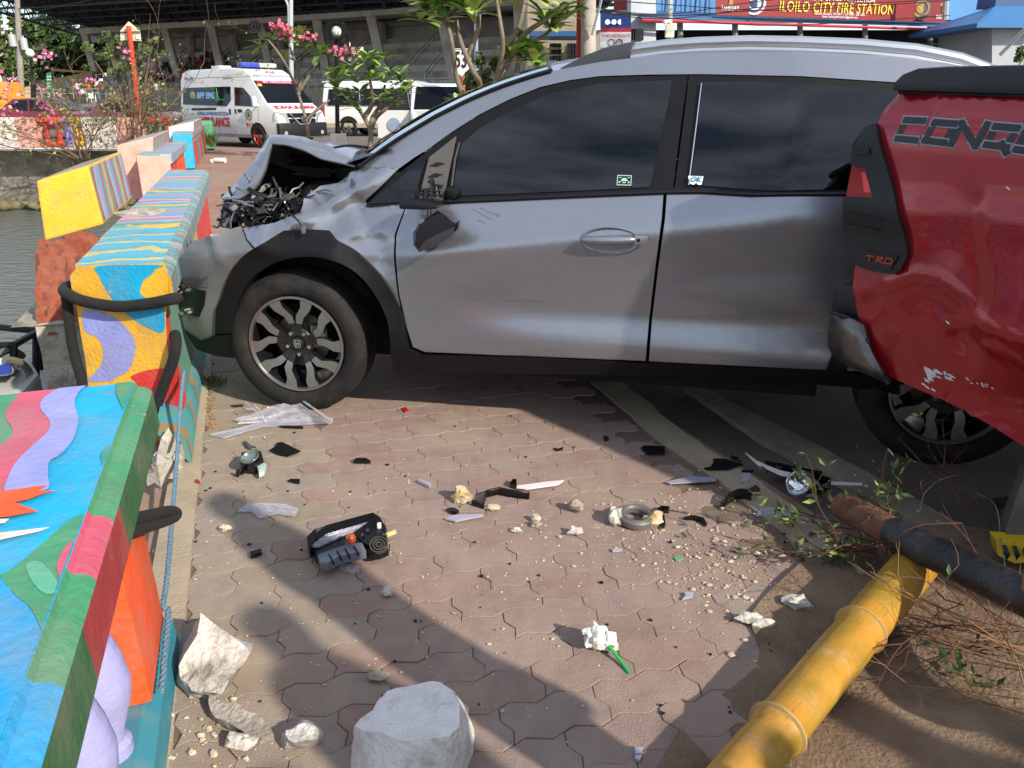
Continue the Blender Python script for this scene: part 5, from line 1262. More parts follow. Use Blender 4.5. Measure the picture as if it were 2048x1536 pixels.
stone(1071,1053,.016,'lower dark stone of the stacked pair',8,(1,.8,.8),M('grey_stone','9a9182'))
stone(1033,1064,.013,'small white stone left of the stacked pair',9,(1.4,.8,.6),m_white)
stone(778,1190,.016,'angular white pebble alone in the lit middle of the pavers',10,(1.2,.8,.9),m_white)
stone(757,1358,.018,'pale grey pebble behind the largest concrete block',11,(1.5,.8,.5),M('grey_stone','9a9182'))
stone(1593,1216,.032,'white crumbled stone at the edge of the dirt',12,(1.1,.8,.6),m_white)
stone(1500,1247,.028,'white flake beside the crumbled stone',13,(1.3,.6,.5),m_white)
stone(1525,1254,.022,'second white flake nearer the bamboo',14,(1.5,.6,.5),m_white)
stone(452,1062,.016,'cream pebble near the orange post',15,(1.3,.9,.8),m_stone)
stone(490,1494,.03,'white crumb under the grey sliver',16,(1.2,.8,.5),m_white)
flat('white_chip',[(1269,1500),(1285,1500),(1284,1512),(1270,1513)],m_lav,'square white chip at the bottom edge right of the block',.008,.003)
flat('white_chip',[(1270,1516),(1284,1515),(1279,1526),(1269,1521)],m_lav,'pointed white chip just below the square one',.008,.003)
# bent black trim with silver inside
mb=MB(); rows=[]
pth=[(455,480),(520,500),(535,420),(620,400),(700,415),(815,430)]
for i,(x,y) in enumerate(pth):
    g0=G(*cbb(x,y+ (34 if i>1 else 20)),.004); g1=G(*cbb(x+6,y-10),.032 if i>0 else .02); rows.append([g0,g0.lerp(g1,.5)+Z*.008,g1])
mb.grid(rows); o=mb.build('bent_trim',m_plas,None,smooth=30,loc=G(985,1000),label='bent black trim piece beside the buff stone',cat='fragment',group='bits of broken car on the pavers'); o.modifiers.new('t','SOLIDIFY').thickness=.006
flat('white_strip',T(cbb,[(735,400),(740,390),(930,365),(1030,355),(1000,378),(965,385),(800,408)]),M('white_trim','e2d8da',.3,var=.05,coat=.4),'long white pointed trim strip above the bent black trim',.006,.008,.0)
flat('black_clip',T(cbb,[(692,395),(712,368),(735,372),(735,400)]),m_gloss,'black clip at the blunt end of the white strip',.02,.003)
flat('silver_shard',T(cbb,[(282,590),(340,572),(520,572),(525,582),(350,610)]),m_lav,'silver blade shaped shard left of the buff stone',.005,.008,.05)
flat('black_shard',T(cbb,[(293,545),(340,538),(372,555),(350,565),(318,560)]),m_gloss,'glossy black chip just above the silver blade shard',.012,.003)
# round gasket
p=G(1270,1044); mb=MB(); mb.lathe([(.055,0),(.062,.006),(.062,.024),(.056,.030),(.050,.026),(.048,.030),(.042,.030),(.036,.022),(.036,.004),(.044,0)],p+Z*.008,(.06,-.12,1),36,close=True)
mb.build('round_gasket',M('gasket','5f5d5a',.5,var=.2),None,smooth=35,loc=p,label='round grey rubber gasket lying among stones',cat='gasket',group='bits of broken car on the pavers')
flat('black_clip',T(cbb,[(1620,545),(1650,530),(1700,535),(1690,555),(1640,560)]),m_gloss,'black clip right of the round gasket',.014,.003)
flat('black_strip',T(cbb,[(1648,580),(1665,582),(1672,640),(1655,665),(1650,620)]),m_plas,'upright black strip at the right stone of the gasket',.01,.003)
flat('black_strip',T(cbb,[(1790,600),(1850,590),(1910,605),(1932,640),(1920,640),(1890,612),(1840,600)]),m_plas,'arched black strip in front of the kerb shade',.014,.003)
flat('black_shard',T(cbb,[(1280,85),(1300,75),(1315,95),(1295,105)]),m_plas,'tiny black chip far up the pavers near the sill',.008,.003)
flat('black_plate',T(cbb,[(1518,150),(1540,138),(1668,148),(1668,185),(1600,183),(1560,185)]),m_plas,'rounded black plate by the kerb strip',.008,.004,.04)
flat('clear_shard',T(cbb,[(1675,365),(1830,328),(1995,338),(1990,358),(1850,365),(1700,375)]),M('smoked_lens','9a98a6',.15,var=.05,coat=.5),'slim lavender lens blade between kerb and gasket',.005,.006)
flat('black_strip',T(cbb,[(965,150),(1000,158),(1028,145),(1025,158),(990,165)]),m_plas,'small black bracket in the lit paving below the sill',.006,.003)
flat('silver_chip',T(cbb,[(1335,788),(1395,785),(1385,800),(1340,802)]),m_lav,'silver flake in front of the gasket stones',.005,.003)
flat('silver_chip',T(cbb,[(1790,1060),(1850,1065),(1845,1090),(1780,1100),(1800,1080)]),m_lav,'pale curled flake in the shade left of the dirt',.005,.005,.1)
flat('green_chip',T(cbb,[(1725,838),(1765,830),(1790,850),(1740,860)]),M('green_wrap','5fa06a',.4),'green wrapper scrap among the gravel',.003,.003)
# kerb group
flat('black_shard',T(cc,[(262,395),(320,390),(350,350),(345,315),(450,320),(620,372),(580,380),(480,408),(300,408)]),m_trim,'curved black plastic plate lying across the kerb strip',.006,.010,.03)
flat('clear_shard',T(cc,[(610,440),(690,445),(685,490),(655,528),(615,515),(600,460)]),m_clear,'little clear shard in front of the curved black plate',.004,.006)
flat('black_strip',T(cc,[(603,425),(715,424),(690,442),(610,440)]),m_plas,'thin black strip behind the little clear shard',.008,.006)
flat('black_strip',T(cc,[(505,290),(575,312),(565,325),(510,308)]),m_plas,'black sliver on the kerb strip edge',.008,.006)
mb=MB(); rows=[]
for i,(x,y) in enumerate([(420,720),(500,668),(570,640),(640,640),(695,655)]):
    g0=G(*cc(x,y+30),.004); g1=G(*cc(x+5,y-45*(i>0)),.01+.022*(i>0)); rows.append([g0,g0.lerp(g1,.5)+Z*.018,g1])
mb.grid(rows); o=mb.build('torn_cover',m_gloss,None,smooth=40,loc=G(1480,1000),label='torn glossy black cover in the shade before the kerb',cat='fragment',group='bits of broken car on the pavers'); o.modifiers.new('t','SOLIDIFY').thickness=.006
mb=MB(); mb.prism([G(*cc(*q),.006) for q in [(655,615),(730,570),(770,600),(700,635)]],Z*.012); mb.build('lens_end',M('smoky_red','4f3335',.25,var=.2),o,smooth=None)
flat('clear_shard',T(cc,[(740,830),(780,760),(1050,765),(1055,835),(960,830)]),m_clear,'clear rectangular lens cut off near the leafy twigs',.004,.004)
# chrome strip and lamp bowl by the rusty pipe end
mb=MB(); q=[(640,260),(740,335),(815,370),(960,425),(1150,470),(1400,525),(1705,540),(1700,552),(1400,545),(1150,497),(960,460),(830,400),(800,375),(760,375)]
mb.prism([G(*cc(*t),.03) for t in q],Z*.006); fs=mb.build('chrome_strip',M('white_trim','e2d8da'),None,smooth=None,loc=G(1600,950),label='long white chrome strip running to the rusty pipe end',cat='fragment',group='bits of broken car on the pavers')
mb=MB(); mb.prism([G(*cc(*t),.004) for t in [(820,370),(970,400),(1340,470),(1330,490),(1120,475),(900,425)]],Z*.022); mb.build('backing',m_plas,fs,smooth=None)
mb=MB(); mb.box(G(*cc(945,385),.04),(.02,.02,.03)); mb.build('bracket',m_gloss,fs,bevel=.003)
p=G(*cc(1200,640)); lb_=unit('chrome lamp bowl in a black shell touching the rusty pipe end',loc=p)
mb=MB(); mb.blob(p+Vector((.03,.02,.035)),.055,n=12,seed=2,amp=.15,sq=(1.1,.8,.75)); 
for q in mb.v: q.z=max(q.z,.002)
mb.build('shell',m_gloss,lb_,smooth=50)
mb=MB(); mb.lathe([(.0,0),(.02,.003),(.038,.014),(.047,.03),(.047,.034),(.040,.026)],p+Vector((-.02,.0,.04)),(-.55,-.35,.45),22); o=mb.build('bowl',M('chrome','d8d8da'),lb_,smooth=40); o.modifiers.new('t','SOLIDIFY').thickness=.002
# gravel and dust of the impact: too many to count
gr=random.Random(21); mb=MB()
def scatter(n,cu,cv,su,sv,r0,r1):
    for i in range(n):
        p=G(gr.gauss(cu,su),gr.gauss(cv,sv)); r=gr.uniform(r0,r1)*gr.random()**1.2+.0015
        mb.blob(p+Z*r*.4,r,n=5 if r<.006 else 6,seed=gr.random()*50,amp=.4,sq=(1.2,.9,.7))
scatter(300,1420,1120,95,60,.001,.0075); scatter(160,1280,1060,110,60,.001,.005); scatter(200,1050,1060,190,100,.0008,.0035); scatter(150,800,1320,260,110,.0008,.004); scatter(60,430,1470,60,45,.002,.010); scatter(50,1520,1180,80,50,.002,.01); scatter(60,460,1020,90,110,.001,.005); scatter(60,1700,1030,160,70,.002,.008)
mb.build('gravel',m_stone,None,smooth=25,kind='stuff',label='pale gravel crumbs scattered over the pavers',cat='gravel')
mb=MB()
for i in range(80):
    p=G(gr.uniform(380,1650),gr.triangular(800,1536,1000),.002); a=gr.uniform(0,6.3); r=gr.uniform(.002,.009); k=gr.choice((3,4,5))
    mb.prism([p+Vector((math.cos(a+j*6.283/k)*r*gr.uniform(.5,1.2),math.sin(a+j*6.283/k)*r*.8,0)) for j in range(k)],Z*.003)
mb.build('dark_crumbs',m_plas,None,smooth=None,kind='stuff',label='dark plastic crumbs scattered over the pavers',cat='crumbs')
# ================================================================ BAMBOO, PIPE, TWIGS
mbam=M('bamboo_skin',(.47,.225,.03),.42,var=.2,scale=5,bump=.25,bscale=40,coat=.12,dirt=(.25,.17,.02),dscale=6,damt=.7)
def along(mat,col2,dirs,sc,lo,hi,amt):   # stain stretched along / round the pole
    n=mat.node_tree; b=n.nodes['Principled BSDF']; src=b.inputs['Base Color'].links[0].from_socket
    g=n.nodes.new('ShaderNodeNewGeometry'); cx=n.nodes.new('ShaderNodeCombineXYZ')
    for k,(dv,s) in enumerate(zip(dirs,sc)):
        d=n.nodes.new('ShaderNodeVectorMath'); d.operation='DOT_PRODUCT'; d.inputs[1].default_value=Vector(dv)*s; n.links.new(g.outputs['Position'],d.inputs[0]); n.links.new(d.outputs['Value'],cx.inputs[k])
    t=n.nodes.new('ShaderNodeTexNoise'); t.inputs['Scale'].default_value=1; t.inputs['Detail'].default_value=8; t.inputs['Roughness'].default_value=.65
    mr=n.nodes.new('ShaderNodeMapRange'); mr.inputs['From Min'].default_value=lo; mr.inputs['From Max'].default_value=hi; mr.inputs['To Max'].default_value=amt
    mi=n.nodes.new('ShaderNodeMixRGB'); mi.inputs['Color2'].default_value=(*col2,1)
    n.links.new(cx.outputs[0],t.inputs['Vector']); n.links.new(t.outputs['Fac'],mr.inputs[0]); n.links.new(mr.outputs[0],mi.inputs[0]); n.links.new(src,mi.inputs['Color1']); n.links.new(mi.outputs[0],b.inputs['Base Color'])
b0=G(1850,1108,.075); b1=G(1545,1470,.065); bd=(b1-b0).normalized(); L_=(b1-b0).length
ang=math.atan2(bd.y,bd.x)
sdv=Vector((-bd.y,bd.x,0)).normalized()
along(mbam,(.46,.33,.20),(bd,sdv,Z),(26,5,5),.55,.70,.6)
along(mbam,(.22,.18,.02),(bd,sdv,Z),(2,14,10),.50,.66,.6)
along(mbam,(.10,.065,.02),(bd,sdv,Z),(3,70,70),.60,.72,.7)
bam=thing('bamboo_pole','thick yellow bamboo pole lying diagonally at lower right','bamboo',Vector((b0.x,b0.y,0)))
e1=b0+bd*(L_+.9)
nodes=[0,.34,.70,1.06,1.42]; tot=(e1-b0).length
k=0
px_nodes=[G(1850,1105,.075),G(1737,1270,.07),G(1567,1466,.065)]
ds=[0]+[(Vector((p.x,p.y,0))-Vector((b0.x,b0.y,0))).length for p in px_nodes[1:]]+[1.35,1.75]
for a,b in zip(ds,ds[1:]):
    mb=MB(); path=[];rad=[]
    for i in range(13):
        t=i/12; d=a+(b-a)*t; path.append(b0+bd*d+Z*(.004*math.sin(d*4))); rad.append(.056+.003*math.cos(d*2)+(.005*math.exp(-((d-a)/.02)**2)+.005*math.exp(-((d-b)/.016)**2))*1.0-.004*math.exp(-((d-a-.03)/.01)**2))
    mb.tube(path,rad,20); mb.build('culm',mbam,bam,smooth=60)
    mb=MB(); c=b0+bd*b; mb.lathe([(.058,-.006),(.0655,-.003),(.0655,.002),(.058,.006)],c+Z*(.004*math.sin(b*4)),bd,24,close=True); mb.build('node_ring',M('bamboo_ring','a98a55',.7,var=.25,scale=30),bam)
mb=MB(); mb.lathe([(.048,.0),(.048,-.02),(.0,-.02)],b0+bd*.015,bd,18); 
mb.build('cut_end',M('bamboo_cut','c9a35a',.8,var=.2),bam)
# split along its lower side
mb=MB()
for j in range(3):
    mb.tube([b0+bd*(ds[2]-.55+.1*i)+Vector((.045*1,.03,-.02+.003*math.sin(i+j)))+Vector((.008*j,.01*j,-.012*j)) for i in range(8)],.0015,4)
mb.build('split',M('bamboo_split','6b4a22',.9),bam)
# black pipe with rusty end, propped on the bamboo
p0=G(1683,1008,.10); p1=D(2048,1183,1.93)
q0=G(1672,1003,.09); 
pa=G(1684,1010,.12); pb=G(1787,1066,.15); pc=G(2048,1192,.225); pd=pc+(pc-pb)*1.2
pipe=thing('iron_pipe','black painted iron pipe with a bare rusty end resting over the bamboo','pipe',Vector((pa.x,pa.y,0)))
m_rust=M('rust',(.13,.052,.026),.95,var=.35,scale=16,bump=.8,bscale=90,dirt=(.20,.11,.07),dscale=12,damt=.6)
m_pblk=M('chipped_black_paint','16181c',.45,var=.2,scale=20,bump=.3,bscale=80,dirt='7d7a78',dscale=9,damt=.18)
mb=MB(); mb.tube([pa,pa.lerp(pb,.3),pb+ (pb-pa)*.02],[.043,.046,.044],20); mb.build('rusty_end',m_rust,pipe,smooth=50)
mb=MB(); mb.tube([pb,pb.lerp(pc,.02),pc,pd],.0475,20); mb.build('pipe_body',m_pblk,pipe,smooth=50)
# twigs and leaves dragged along with the wreck
m_twig=M('twig_bark','5c3a2c',.85,var=.3,scale=30)
m_twigp=M('twig_pale','8a6a4a',.85,var=.3,scale=30)
m_leafs=[M('leaf_green','4f6b32',.55,var=.3,scale=40,rand=.25),M('leaf_light','7f8f4a',.55,var=.25,scale=40,rand=.25),M('leaf_dark','39502c',.55,var=.3,scale=40,rand=.25)]
tr=random.Random(8)
def leaf(mb,p,d,l,m=0,w=.42,up=None):
    d=d.normalized(); s=d.cross(up or Vector((tr.gauss(0,1),tr.gauss(0,1),tr.gauss(0,1))))
    if s.length<1e-3: s=d.orthogonal()
    s.normalize(); n=s.cross(d)
    mb.add([p,p+d*l*.45+s*l*w*.5-n*l*.04,p+d*l-n*l*.12,p+d*l*.45-s*l*w*.5-n*l*.04,p+d*l*.5+n*l*.05],[(0,1,4),(1,2,4),(2,3,4),(3,0,4)],m)
def twig(mt,ml,p,d,l,r,dep,leafy,grav=.3):
    path=[p]; q=p.copy(); d=d.normalized(); n=max(3,int(l/.05))
    for i in range(n):
        d=(d+Vector((tr.gauss(0,.16),tr.gauss(0,.16),tr.gauss(0,.14)-grav*.05))).normalized(); q=q+d*l/n
        if q.z<.012: q.z=.012; d.z=abs(d.z)*.3
        path.append(q.copy())
        if dep and tr.random()<.55: twig(mt,ml,q,(d+Vector((tr.gauss(0,.7),tr.gauss(0,.7),tr.gauss(0,.6)))),l*tr.uniform(.25,.55),r*.6,dep-1,leafy,grav)
        if leafy and i>0 and tr.random()<leafy:
            for _ in range(tr.choice((1,2,2))): leaf(ml,q,d+Vector((tr.gauss(0,.8),tr.gauss(0,.8),tr.gauss(0,.7))),tr.uniform(.02,.042),tr.choice((0,0,1,2)))
    mt.tube(path,[r*(1-.6*i/n) for i in range(n+1)],5)
def branch(label,u,v,z,dr,l,r,n,leafy,mat,dep=2):
    p=G(u,v,z); t=thing('twig_branch',label,'branch',Vector((p.x,p.y,0)),'branches around the pipe and bamboo'); mt,ml=MB(),MB()
    for i in range(n): twig(mt,ml,p+Vector((tr.gauss(0,.03),tr.gauss(0,.03),tr.uniform(0,.03))),Vector(dr)+Vector((tr.gauss(0,.28),tr.gauss(0,.28),tr.gauss(0,.2))),l*tr.uniform(.6,1.2),r,dep,leafy)
    mt.build('stem',mat,t,smooth=60)
    if ml.f: ml.build('leaves',m_leafs,t,smooth=None,kind='stuff')
branch('leafy green branch lying left of the pipe below its rusty end',1760,1120,.03,(-.8,.1,.12),.30,.0028,7,.6,m_twig)
branch('leafy sprig under the rusty pipe end beside the lamp bowl',1700,1060,.02,(-.7,.45,.35),.22,.003,4,.8,m_twig)
branch('green tuft in the angle between pipe and bamboo',1800,1130,.03,(-.2,.3,.5),.22,.003,6,.8,m_twig)
branch('bare reddish twigs fanned out right of the bamboo',2060,1270,.04,(-.95,.12,.10),.40,.0026,8,.05,m_twig)
branch('dry brown twigs below the fan at the right edge',2080,1330,.03,(-.9,.25,.02),.38,.0022,5,.03,m_twigp)
branch('thin dry twigs trailing off at the lower right edge',2080,1430,.02,(-.8,.3,.0),.28,.002,4,.05,m_twigp)
branch('dark bare twigs standing between pipe and car wheel',1990,1060,.03,(-.5,.4,.65),.36,.0024,4,.04,m_twig)
branch('small leafy sprouts on the dirt at the right',1960,1400,.01,(-.1,.2,.4),.10,.0016,4,.7,m_twigp,1)
mt=MB(); mt.tube([G(1757,1035,.05),G(1762,980,.13),G(1768,925,.20),G(1775,897,.235)],[.004,.0035,.003,.0025],6); mt.tube([G(1760,1010,.09),G(1775,1040,.05),G(1790,1060,.03)],.0025,5)
sg_=mt.build('broken_twig',m_twig,None,loc=G(1757,1035),label='single upright broken twig in front of the rear tyre',cat='branch')
mt=MB(); mt.tube([G(1775,897,.235),G(1781,903,.225),G(1787,912,.215)],[.003,.0025,.001],5); mt.build('splinter',M('pale_splinter','d8cba8',.8),sg_)
mt=MB()
for a in (((1840,1020),(1850,985),(1880,960),(1915,950)),((1950,985),(1990,1010),(2002,1080),(2010,1130)),((1798,1090),(1786,1120),(1800,1145)),((1868,1150),(1890,1170),(1880,1200))):
    mt.tube(spline([G(*q,.03+.03*i) for i,q in enumerate(a)],5),.0018,5)
mt.build('wire_strands',M('wire_grey','a8a6a2',.4,metal=.5),None,loc=G(1900,1000),label='thin pale wire loops between the twigs and the car',cat='wire')
# steel channel foot and yellow black tape at the right edge
p=G(2040,1090); ft_=thing('barrier_post','grey steel channel post with yellow and black tape at the right edge','post',p)
mb=MB(); q=[D(2052,945,2.06),D(2036,985,2.05),D(2012,1060,2.03),D(2013,1082,2.03),D(2110,1085,2.0),D(2110,930,2.03)]
mb.prism(q,Vector((.02,.06,0))); mb.build('channel',M('grey_steel','6f706c',.5,metal=.4,var=.25,dirt='4a4238',dscale=7),ft_,bevel=.005)
mb=MB(); q=[D(1990,1078,2.02),D(2030,1083,1.99),D(2100,1090,1.96),D(2100,1120,1.95),D(2030,1128,1.97),D(1996,1112,2.0)]
mb.prism(q,Vector((.01,.05,0))); tp=mb.build('tape',M('tape_yellow','d8b51e',.5,var=.15,dirt='5a4a20',dscale=10),ft_,smooth=None,bevel=.004)
mb=MB()
for x in (2002,2022,2042): 
    q=[D(x,1084+.1*(x-2000),2.0),D(x+8,1085+.1*(x-2000),1.99),D(x+16,1105,1.975),D(x+8,1116,1.975),D(x+2,1100,1.98)]; mb.add([a-Vector((.004,.014,0)) for a in q],[list(range(5))])
mb.build('tape_print',m_plas,tp,smooth=None)
mb=MB(); mb.prism([G(*q,.008) for q in ((1985,1002),(2030,995),(2030,1018),(1990,1022))],Z*.01); mb.build('silver_fragment',M('chrome','d8d8da'),None,smooth=None,loc=G(2005,1010),label='bright silver fragment on the asphalt by the steel channel post',cat='fragment')
# ================================================================ BACKGROUND
br=random.Random(33)
GZ=-.045
# ---------------------------------------------------------------- foliage helpers
m_lf=[M('tree_leaf_%d'%i,c,.6,var=.3,scale=1.5) for i,c in enumerate(((.045,.085,.018),(.075,.115,.03),(.028,.055,.014),(.09,.10,.03)))]
m_bark=M('bark','6b5d4c',.9,var=.3,scale=12,bump=.6,bscale=60)
def crown(mb,c,rx,ry,rz,n,size,seed,pal=(0,0,1,2)):
    r=random.Random(seed); cl=[]
    for i in range(max(5,n//60)):
        d=Vector((r.gauss(0,1),r.gauss(0,1),r.gauss(0,1))).normalized()*r.random()**.4
        cl.append((Vector((d.x*rx,d.y*ry,d.z*rz)),r.uniform(.18,.34)))
    for i in range(n):
        cc,k=r.choice(cl); d=Vector((r.gauss(0,1),r.gauss(0,1),r.gauss(0,.9))).normalized()*r.random()**.35
        p=Vector(c)+cc+Vector((d.x*rx,d.y*ry,d.z*rz))*k
        a=Vector((r.gauss(0,1),r.gauss(0,1),r.gauss(0,.7)+.0)).normalized(); b=a.orthogonal().normalized(); e=a.cross(b); s=size*r.uniform(.5,1.3)
        mb.add([p+b*s,p+e*s*.6,p-b*s,p-e*s*.6],[(0,1,2,3)],r.choice(pal))
def tree(label,u,v0,v1,Y,wpx,n,size,seed,pal=(0,0,1,2),trunk=True,group='trees behind the grandstand'):
    k=(Y*_c+.4)/F; top=D(u,v0,Y); bot=D(u,v1,Y); h=top.z-bot.z; base=Vector((bot.x,Y,0))
    t=thing('tree',label,'tree',base,group); mb=MB(); rx=wpx*k/2; cz=(top.z+bot.z)/2
    crown(mb,(bot.x,Y,cz),rx,rx*.8,h/2,n,size,seed,pal); mb.build('crown',m_lf,t,smooth=None,kind='stuff')
    mb=MB(); mb.tube([base,base+Vector((.2,0,cz*.5)),Vector((bot.x,Y,cz))],[.45,.35,.2],8)
    for i in range(5):
        a=br.uniform(0,6.28); mb.tube([Vector((bot.x,Y,cz*.55)),Vector((bot.x+math.cos(a)*rx*.6,Y+math.sin(a)*rx*.5,cz+h*.2*br.random()))],[.22,.06],6)
    mb.build('trunk',m_bark,t)
tree('bright green tree at the far left edge behind the pole',10,22,175,140,95,2400,.55,1,(0,1,1,1))
tree('olive tinted tree between pole and dark tree',75,30,170,150,90,2400,.6,2,(0,3,3,1))
tree('big dark green tree left of the grandstand',140,30,172,132,150,5200,.6,3,(0,0,2,2))
tree('tree showing behind the first grandstand columns',250,62,160,150,180,2600,.7,4,(0,1,2))
tree('tree showing behind the middle grandstand columns',420,66,150,160,200,2400,.8,5,(0,1,1))
tree('tree showing behind the block wall of the grandstand',640,66,150,150,180,2000,.8,6,(0,2,1))
# ---------------------------------------------------------------- grandstand
m_gc=M('stand_concrete','c4beb2',.9,var=.12,scale=.6,dirt='6d675c',dscale=.4,damt=.5)
m_gc2=M('stand_wall','a09b91',.9,var=.12,scale=.6,dirt='5d594f',dscale=.4,damt=.5)
m_roofd=M('roof_sheet','2b3138',.7,var=.1,scale=.5)
m_truss=M('truss_steel','4a5058',.6,metal=.2,var=.1)
m_steelw=M('pale_steel','b4b6b6',.4,metal=.3,var=.08)
def YF(u): return 118+(78-118)*(u-170)/(900-170)
gs=thing('grandstand','big concrete grandstand with dark space frame roof and leaning columns','grandstand',(D(520,200,YF(520)).x,YF(520),0))
colpx=[(168,62,193,142,12),(327,50,357,142,13),(420,42,447,144,14),(518,40,545,142,14),(632,30,655,142,16),(740,25,770,142,17),(882,18,912,160,22),(1040,4,1046,152,25)]
first=None
for u0,v0,u1,v1,w in colpx:
    Y=YF(u0); k=Y*.94/F; a=D(u0,v0-3,Y); b=D(u1,v1+14,Y-1.2); mb=MB(); h=w*k/2
    mb.hexa([b+Vector((-h,-h,0)),b+Vector((h,-h,0)),b+Vector((h,h,0)),b+Vector((-h,h,0))],[a+Vector((-h*1.1,-h,0)),a+Vector((h*1.1,-h,0)),a+Vector((h*1.1,h,0)),a+Vector((-h*1.1,h,0))])
    mb.build('column',m_gc,gs,smooth=None,bevel=.1)
for u0,v0,u1,v1 in ((298,78,306,140),(381,70,388,132),(466,70,473,120),(560,62,566,110),(762,44,772,110)):
    Y=YF(u0)+9; a=D(u0,v0,Y); b=D(u1,v1+10,Y); mb=MB(); mb.tube([b,a],.62,8); mb.build('column',m_gc2,gs)
mb=MB(); pts=[(165,58),(327,47),(518,37),(740,22),(1040,0),(1130,-8)]
bw=[]
for u,v in pts:
    Y=YF(u); a=D(u,v,Y); k=Y*.94/F; bw.append([a+Vector((0,-.8,0)),a+Vector((0,-.8,-10*k)),a+Vector((0,3,-10*k)),a+Vector((0,3,0))])
mb.grid(bw,closed=True); mb.add(bw[0],[[0,1,2,3]]); mb.build('beam',m_gc,gs,smooth=None)
# second beam further back, slab between
mb=MB(); bw=[]
for u,v in pts:
    Y=YF(u)+10; a=D(u,v+12,Y); bw.append([a,a+Vector((0,0,-1.1)),a+Vector((0,1,-1.1)),a+Vector((0,1,0))])
mb.grid(bw,closed=True); mb.build('beam',m_gc2,gs,smooth=None)
# roof: sheet that rises from the beam towards the viewer, with its left end cut back
def RP(t,s):   # t along 0..1 (left to right), s 0 back .. 1 front
    back=D(150+ (1250-150)*t,54-62*t,YF(150+1100*t)+6); front=D(-120+1500*t,-30-120*t,YF(150+1100*t)*.78)
    return back.lerp(front,s)
mb=MB(); mb.grid([[RP(t/12,s/6-.45)+Z*.8 for s in range(10)] for t in range(13)]); o=mb.build('roof',m_roofd,gs,smooth=None)
o.modifiers.new('t','SOLIDIFY').thickness=.25
for i in range(15):
    t=i/14; mb=MB(); n=16; lo=[];hi=[]
    for j in range(n+1):
        p=RP(t,j/n); hi.append(p+Z*.6); lo.append(p-Z*1.0)
    mb.tube(hi,.13,4); mb.tube(lo,.15,4)
    for j in range(n): mb.tube([hi[j],(lo[j]+lo[j+1])/2],.08,3,cap=False); mb.tube([(lo[j]+lo[j+1])/2,hi[j+1]],.08,3,cap=False)
    mb.build('truss',m_truss,gs,smooth=None)
for j in range(8):
    s=j/7; mb=MB(); n=40; lo=[RP(i/n,s)-Z*1.0 for i in range(n+1)]; hi=[RP(i/n,s)+Z*.6 for i in range(n+1)]; mb.tube(lo,.13,4)
    for i in range(n): mb.tube([hi[i],(lo[i]+lo[i+1])/2],.07,3,cap=False); mb.tube([(lo[i]+lo[i+1])/2,hi[i+1]],.07,3,cap=False)
    mb.build('truss',m_truss,gs,smooth=None)
# bleachers
def stepline(k): 
    o=[]
    for u in range(190,1131,94):
        Y=YF(u)+k*1.25-2; o.append(D(u,172-u*.004,YF(u)-2)+Vector((0,k*1.25,k*.62)))
    return o
for k in range(9):
    a=stepline(k); b=[p+Vector((0,1.27,0)) for p in a]; c=[p-Z*.65 for p in a]
    mb=MB(); mb.grid([c,a,b]); mb.build('bleacher_step',m_gc if k%2 else m_gc2,gs,smooth=None)
a=stepline(9); mb=MB(); mb.grid([[p-Z*.7 for p in a],[p+Z*1.7 for p in a],[p+Z*1.7+Vector((0,.4,0)) for p in a]]); mb.build('back_wall',m_gc2,gs,smooth=None)
a=stepline(0); mb=MB(); mb.grid([[Vector((p.x,p.y-.3,-.1)) for p in a],[p+Vector((0,-.3,0)) for p in a],[p for p in a]]); mb.build('front_wall',M('stand_front','a49c8b',.9,var=.12,scale=.6),gs,smooth=None)
# railings: stair rails and front rail
def rail(parent,p,q,n,h,r,mat,name='railing'):
    mb=MB()
    for i in range(n+1):
        a=p.lerp(q,i/n); mb.tube([a,a+Z*h],r,4)
    for f in (1,.55): mb.tube([p+Z*h*f,q+Z*h*f],r,4)
    return mb.build(name,mat,parent,smooth=None)
for u in (230,300,390,470,560,610,660,700,800,850): 
    p=D(u,168,YF(u)-2.4); rail(gs,p,p+Vector((3.2,9,4.6)),6,1.0,.05,m_truss if u<640 else m_steelw)
for a_,b_ in ((200,300),(300,400),(400,520),(600,760),(760,900)):
    rail(gs,D(a_,182,YF(a_)-3),D(b_,181,YF(b_)-3),9,.95,.055,m_steelw)
# hollow-block wall over the back row: every block
m_blk=M('hollow_block','b3afa6',.9,var=.1,scale=2,rand=.14)
bwall=thing('block_wall','pale hollow block wall standing on top of the grandstand','wall',(D(860,85,104).x,104,0))
p0=D(702,86,103); p1=D(1012,80,100); n=26; hb=(D(702,63,103).z-p0.z)/6
mb=MB(); d=(p1-p0)/n; mb.box((0,0,0),(d.length*.95,.5,hb*.92)); blk=mb.build('block',m_blk,bwall,smooth=None); blk.location=p0
ORGb=ORG[bwall]; ang=math.atan2(d.y,d.x)
for v in blk.data.vertices: v.co+=ORGb
cnt=0
for r in range(6):
    for c in range(n):
        if r==2 and c in (7,8,9): continue
        o=blk if cnt==0 else blk.copy()
        if cnt: COL.objects.link(o); o.parent=bwall
        o.location=p0+d*(c+.5+(.5 if r%2 else 0))+Z*hb*(r+.5)-ORGb; o.rotation_euler=(0,0,ang); cnt+=1
mb=MB(); mb.hexa([p0+Vector((0,.2,0)),p1+Vector((0,.2,0)),p1+Vector((0,.3,0)),p0+Vector((0,.3,0))],[p+Z*hb*6 for p in (p0+Vector((0,.2,0)),p1+Vector((0,.2,0)),p1+Vector((0,.3,0)),p0+Vector((0,.3,0)))]); mb.build('mortar',m_gc2,bwall,smooth=None)
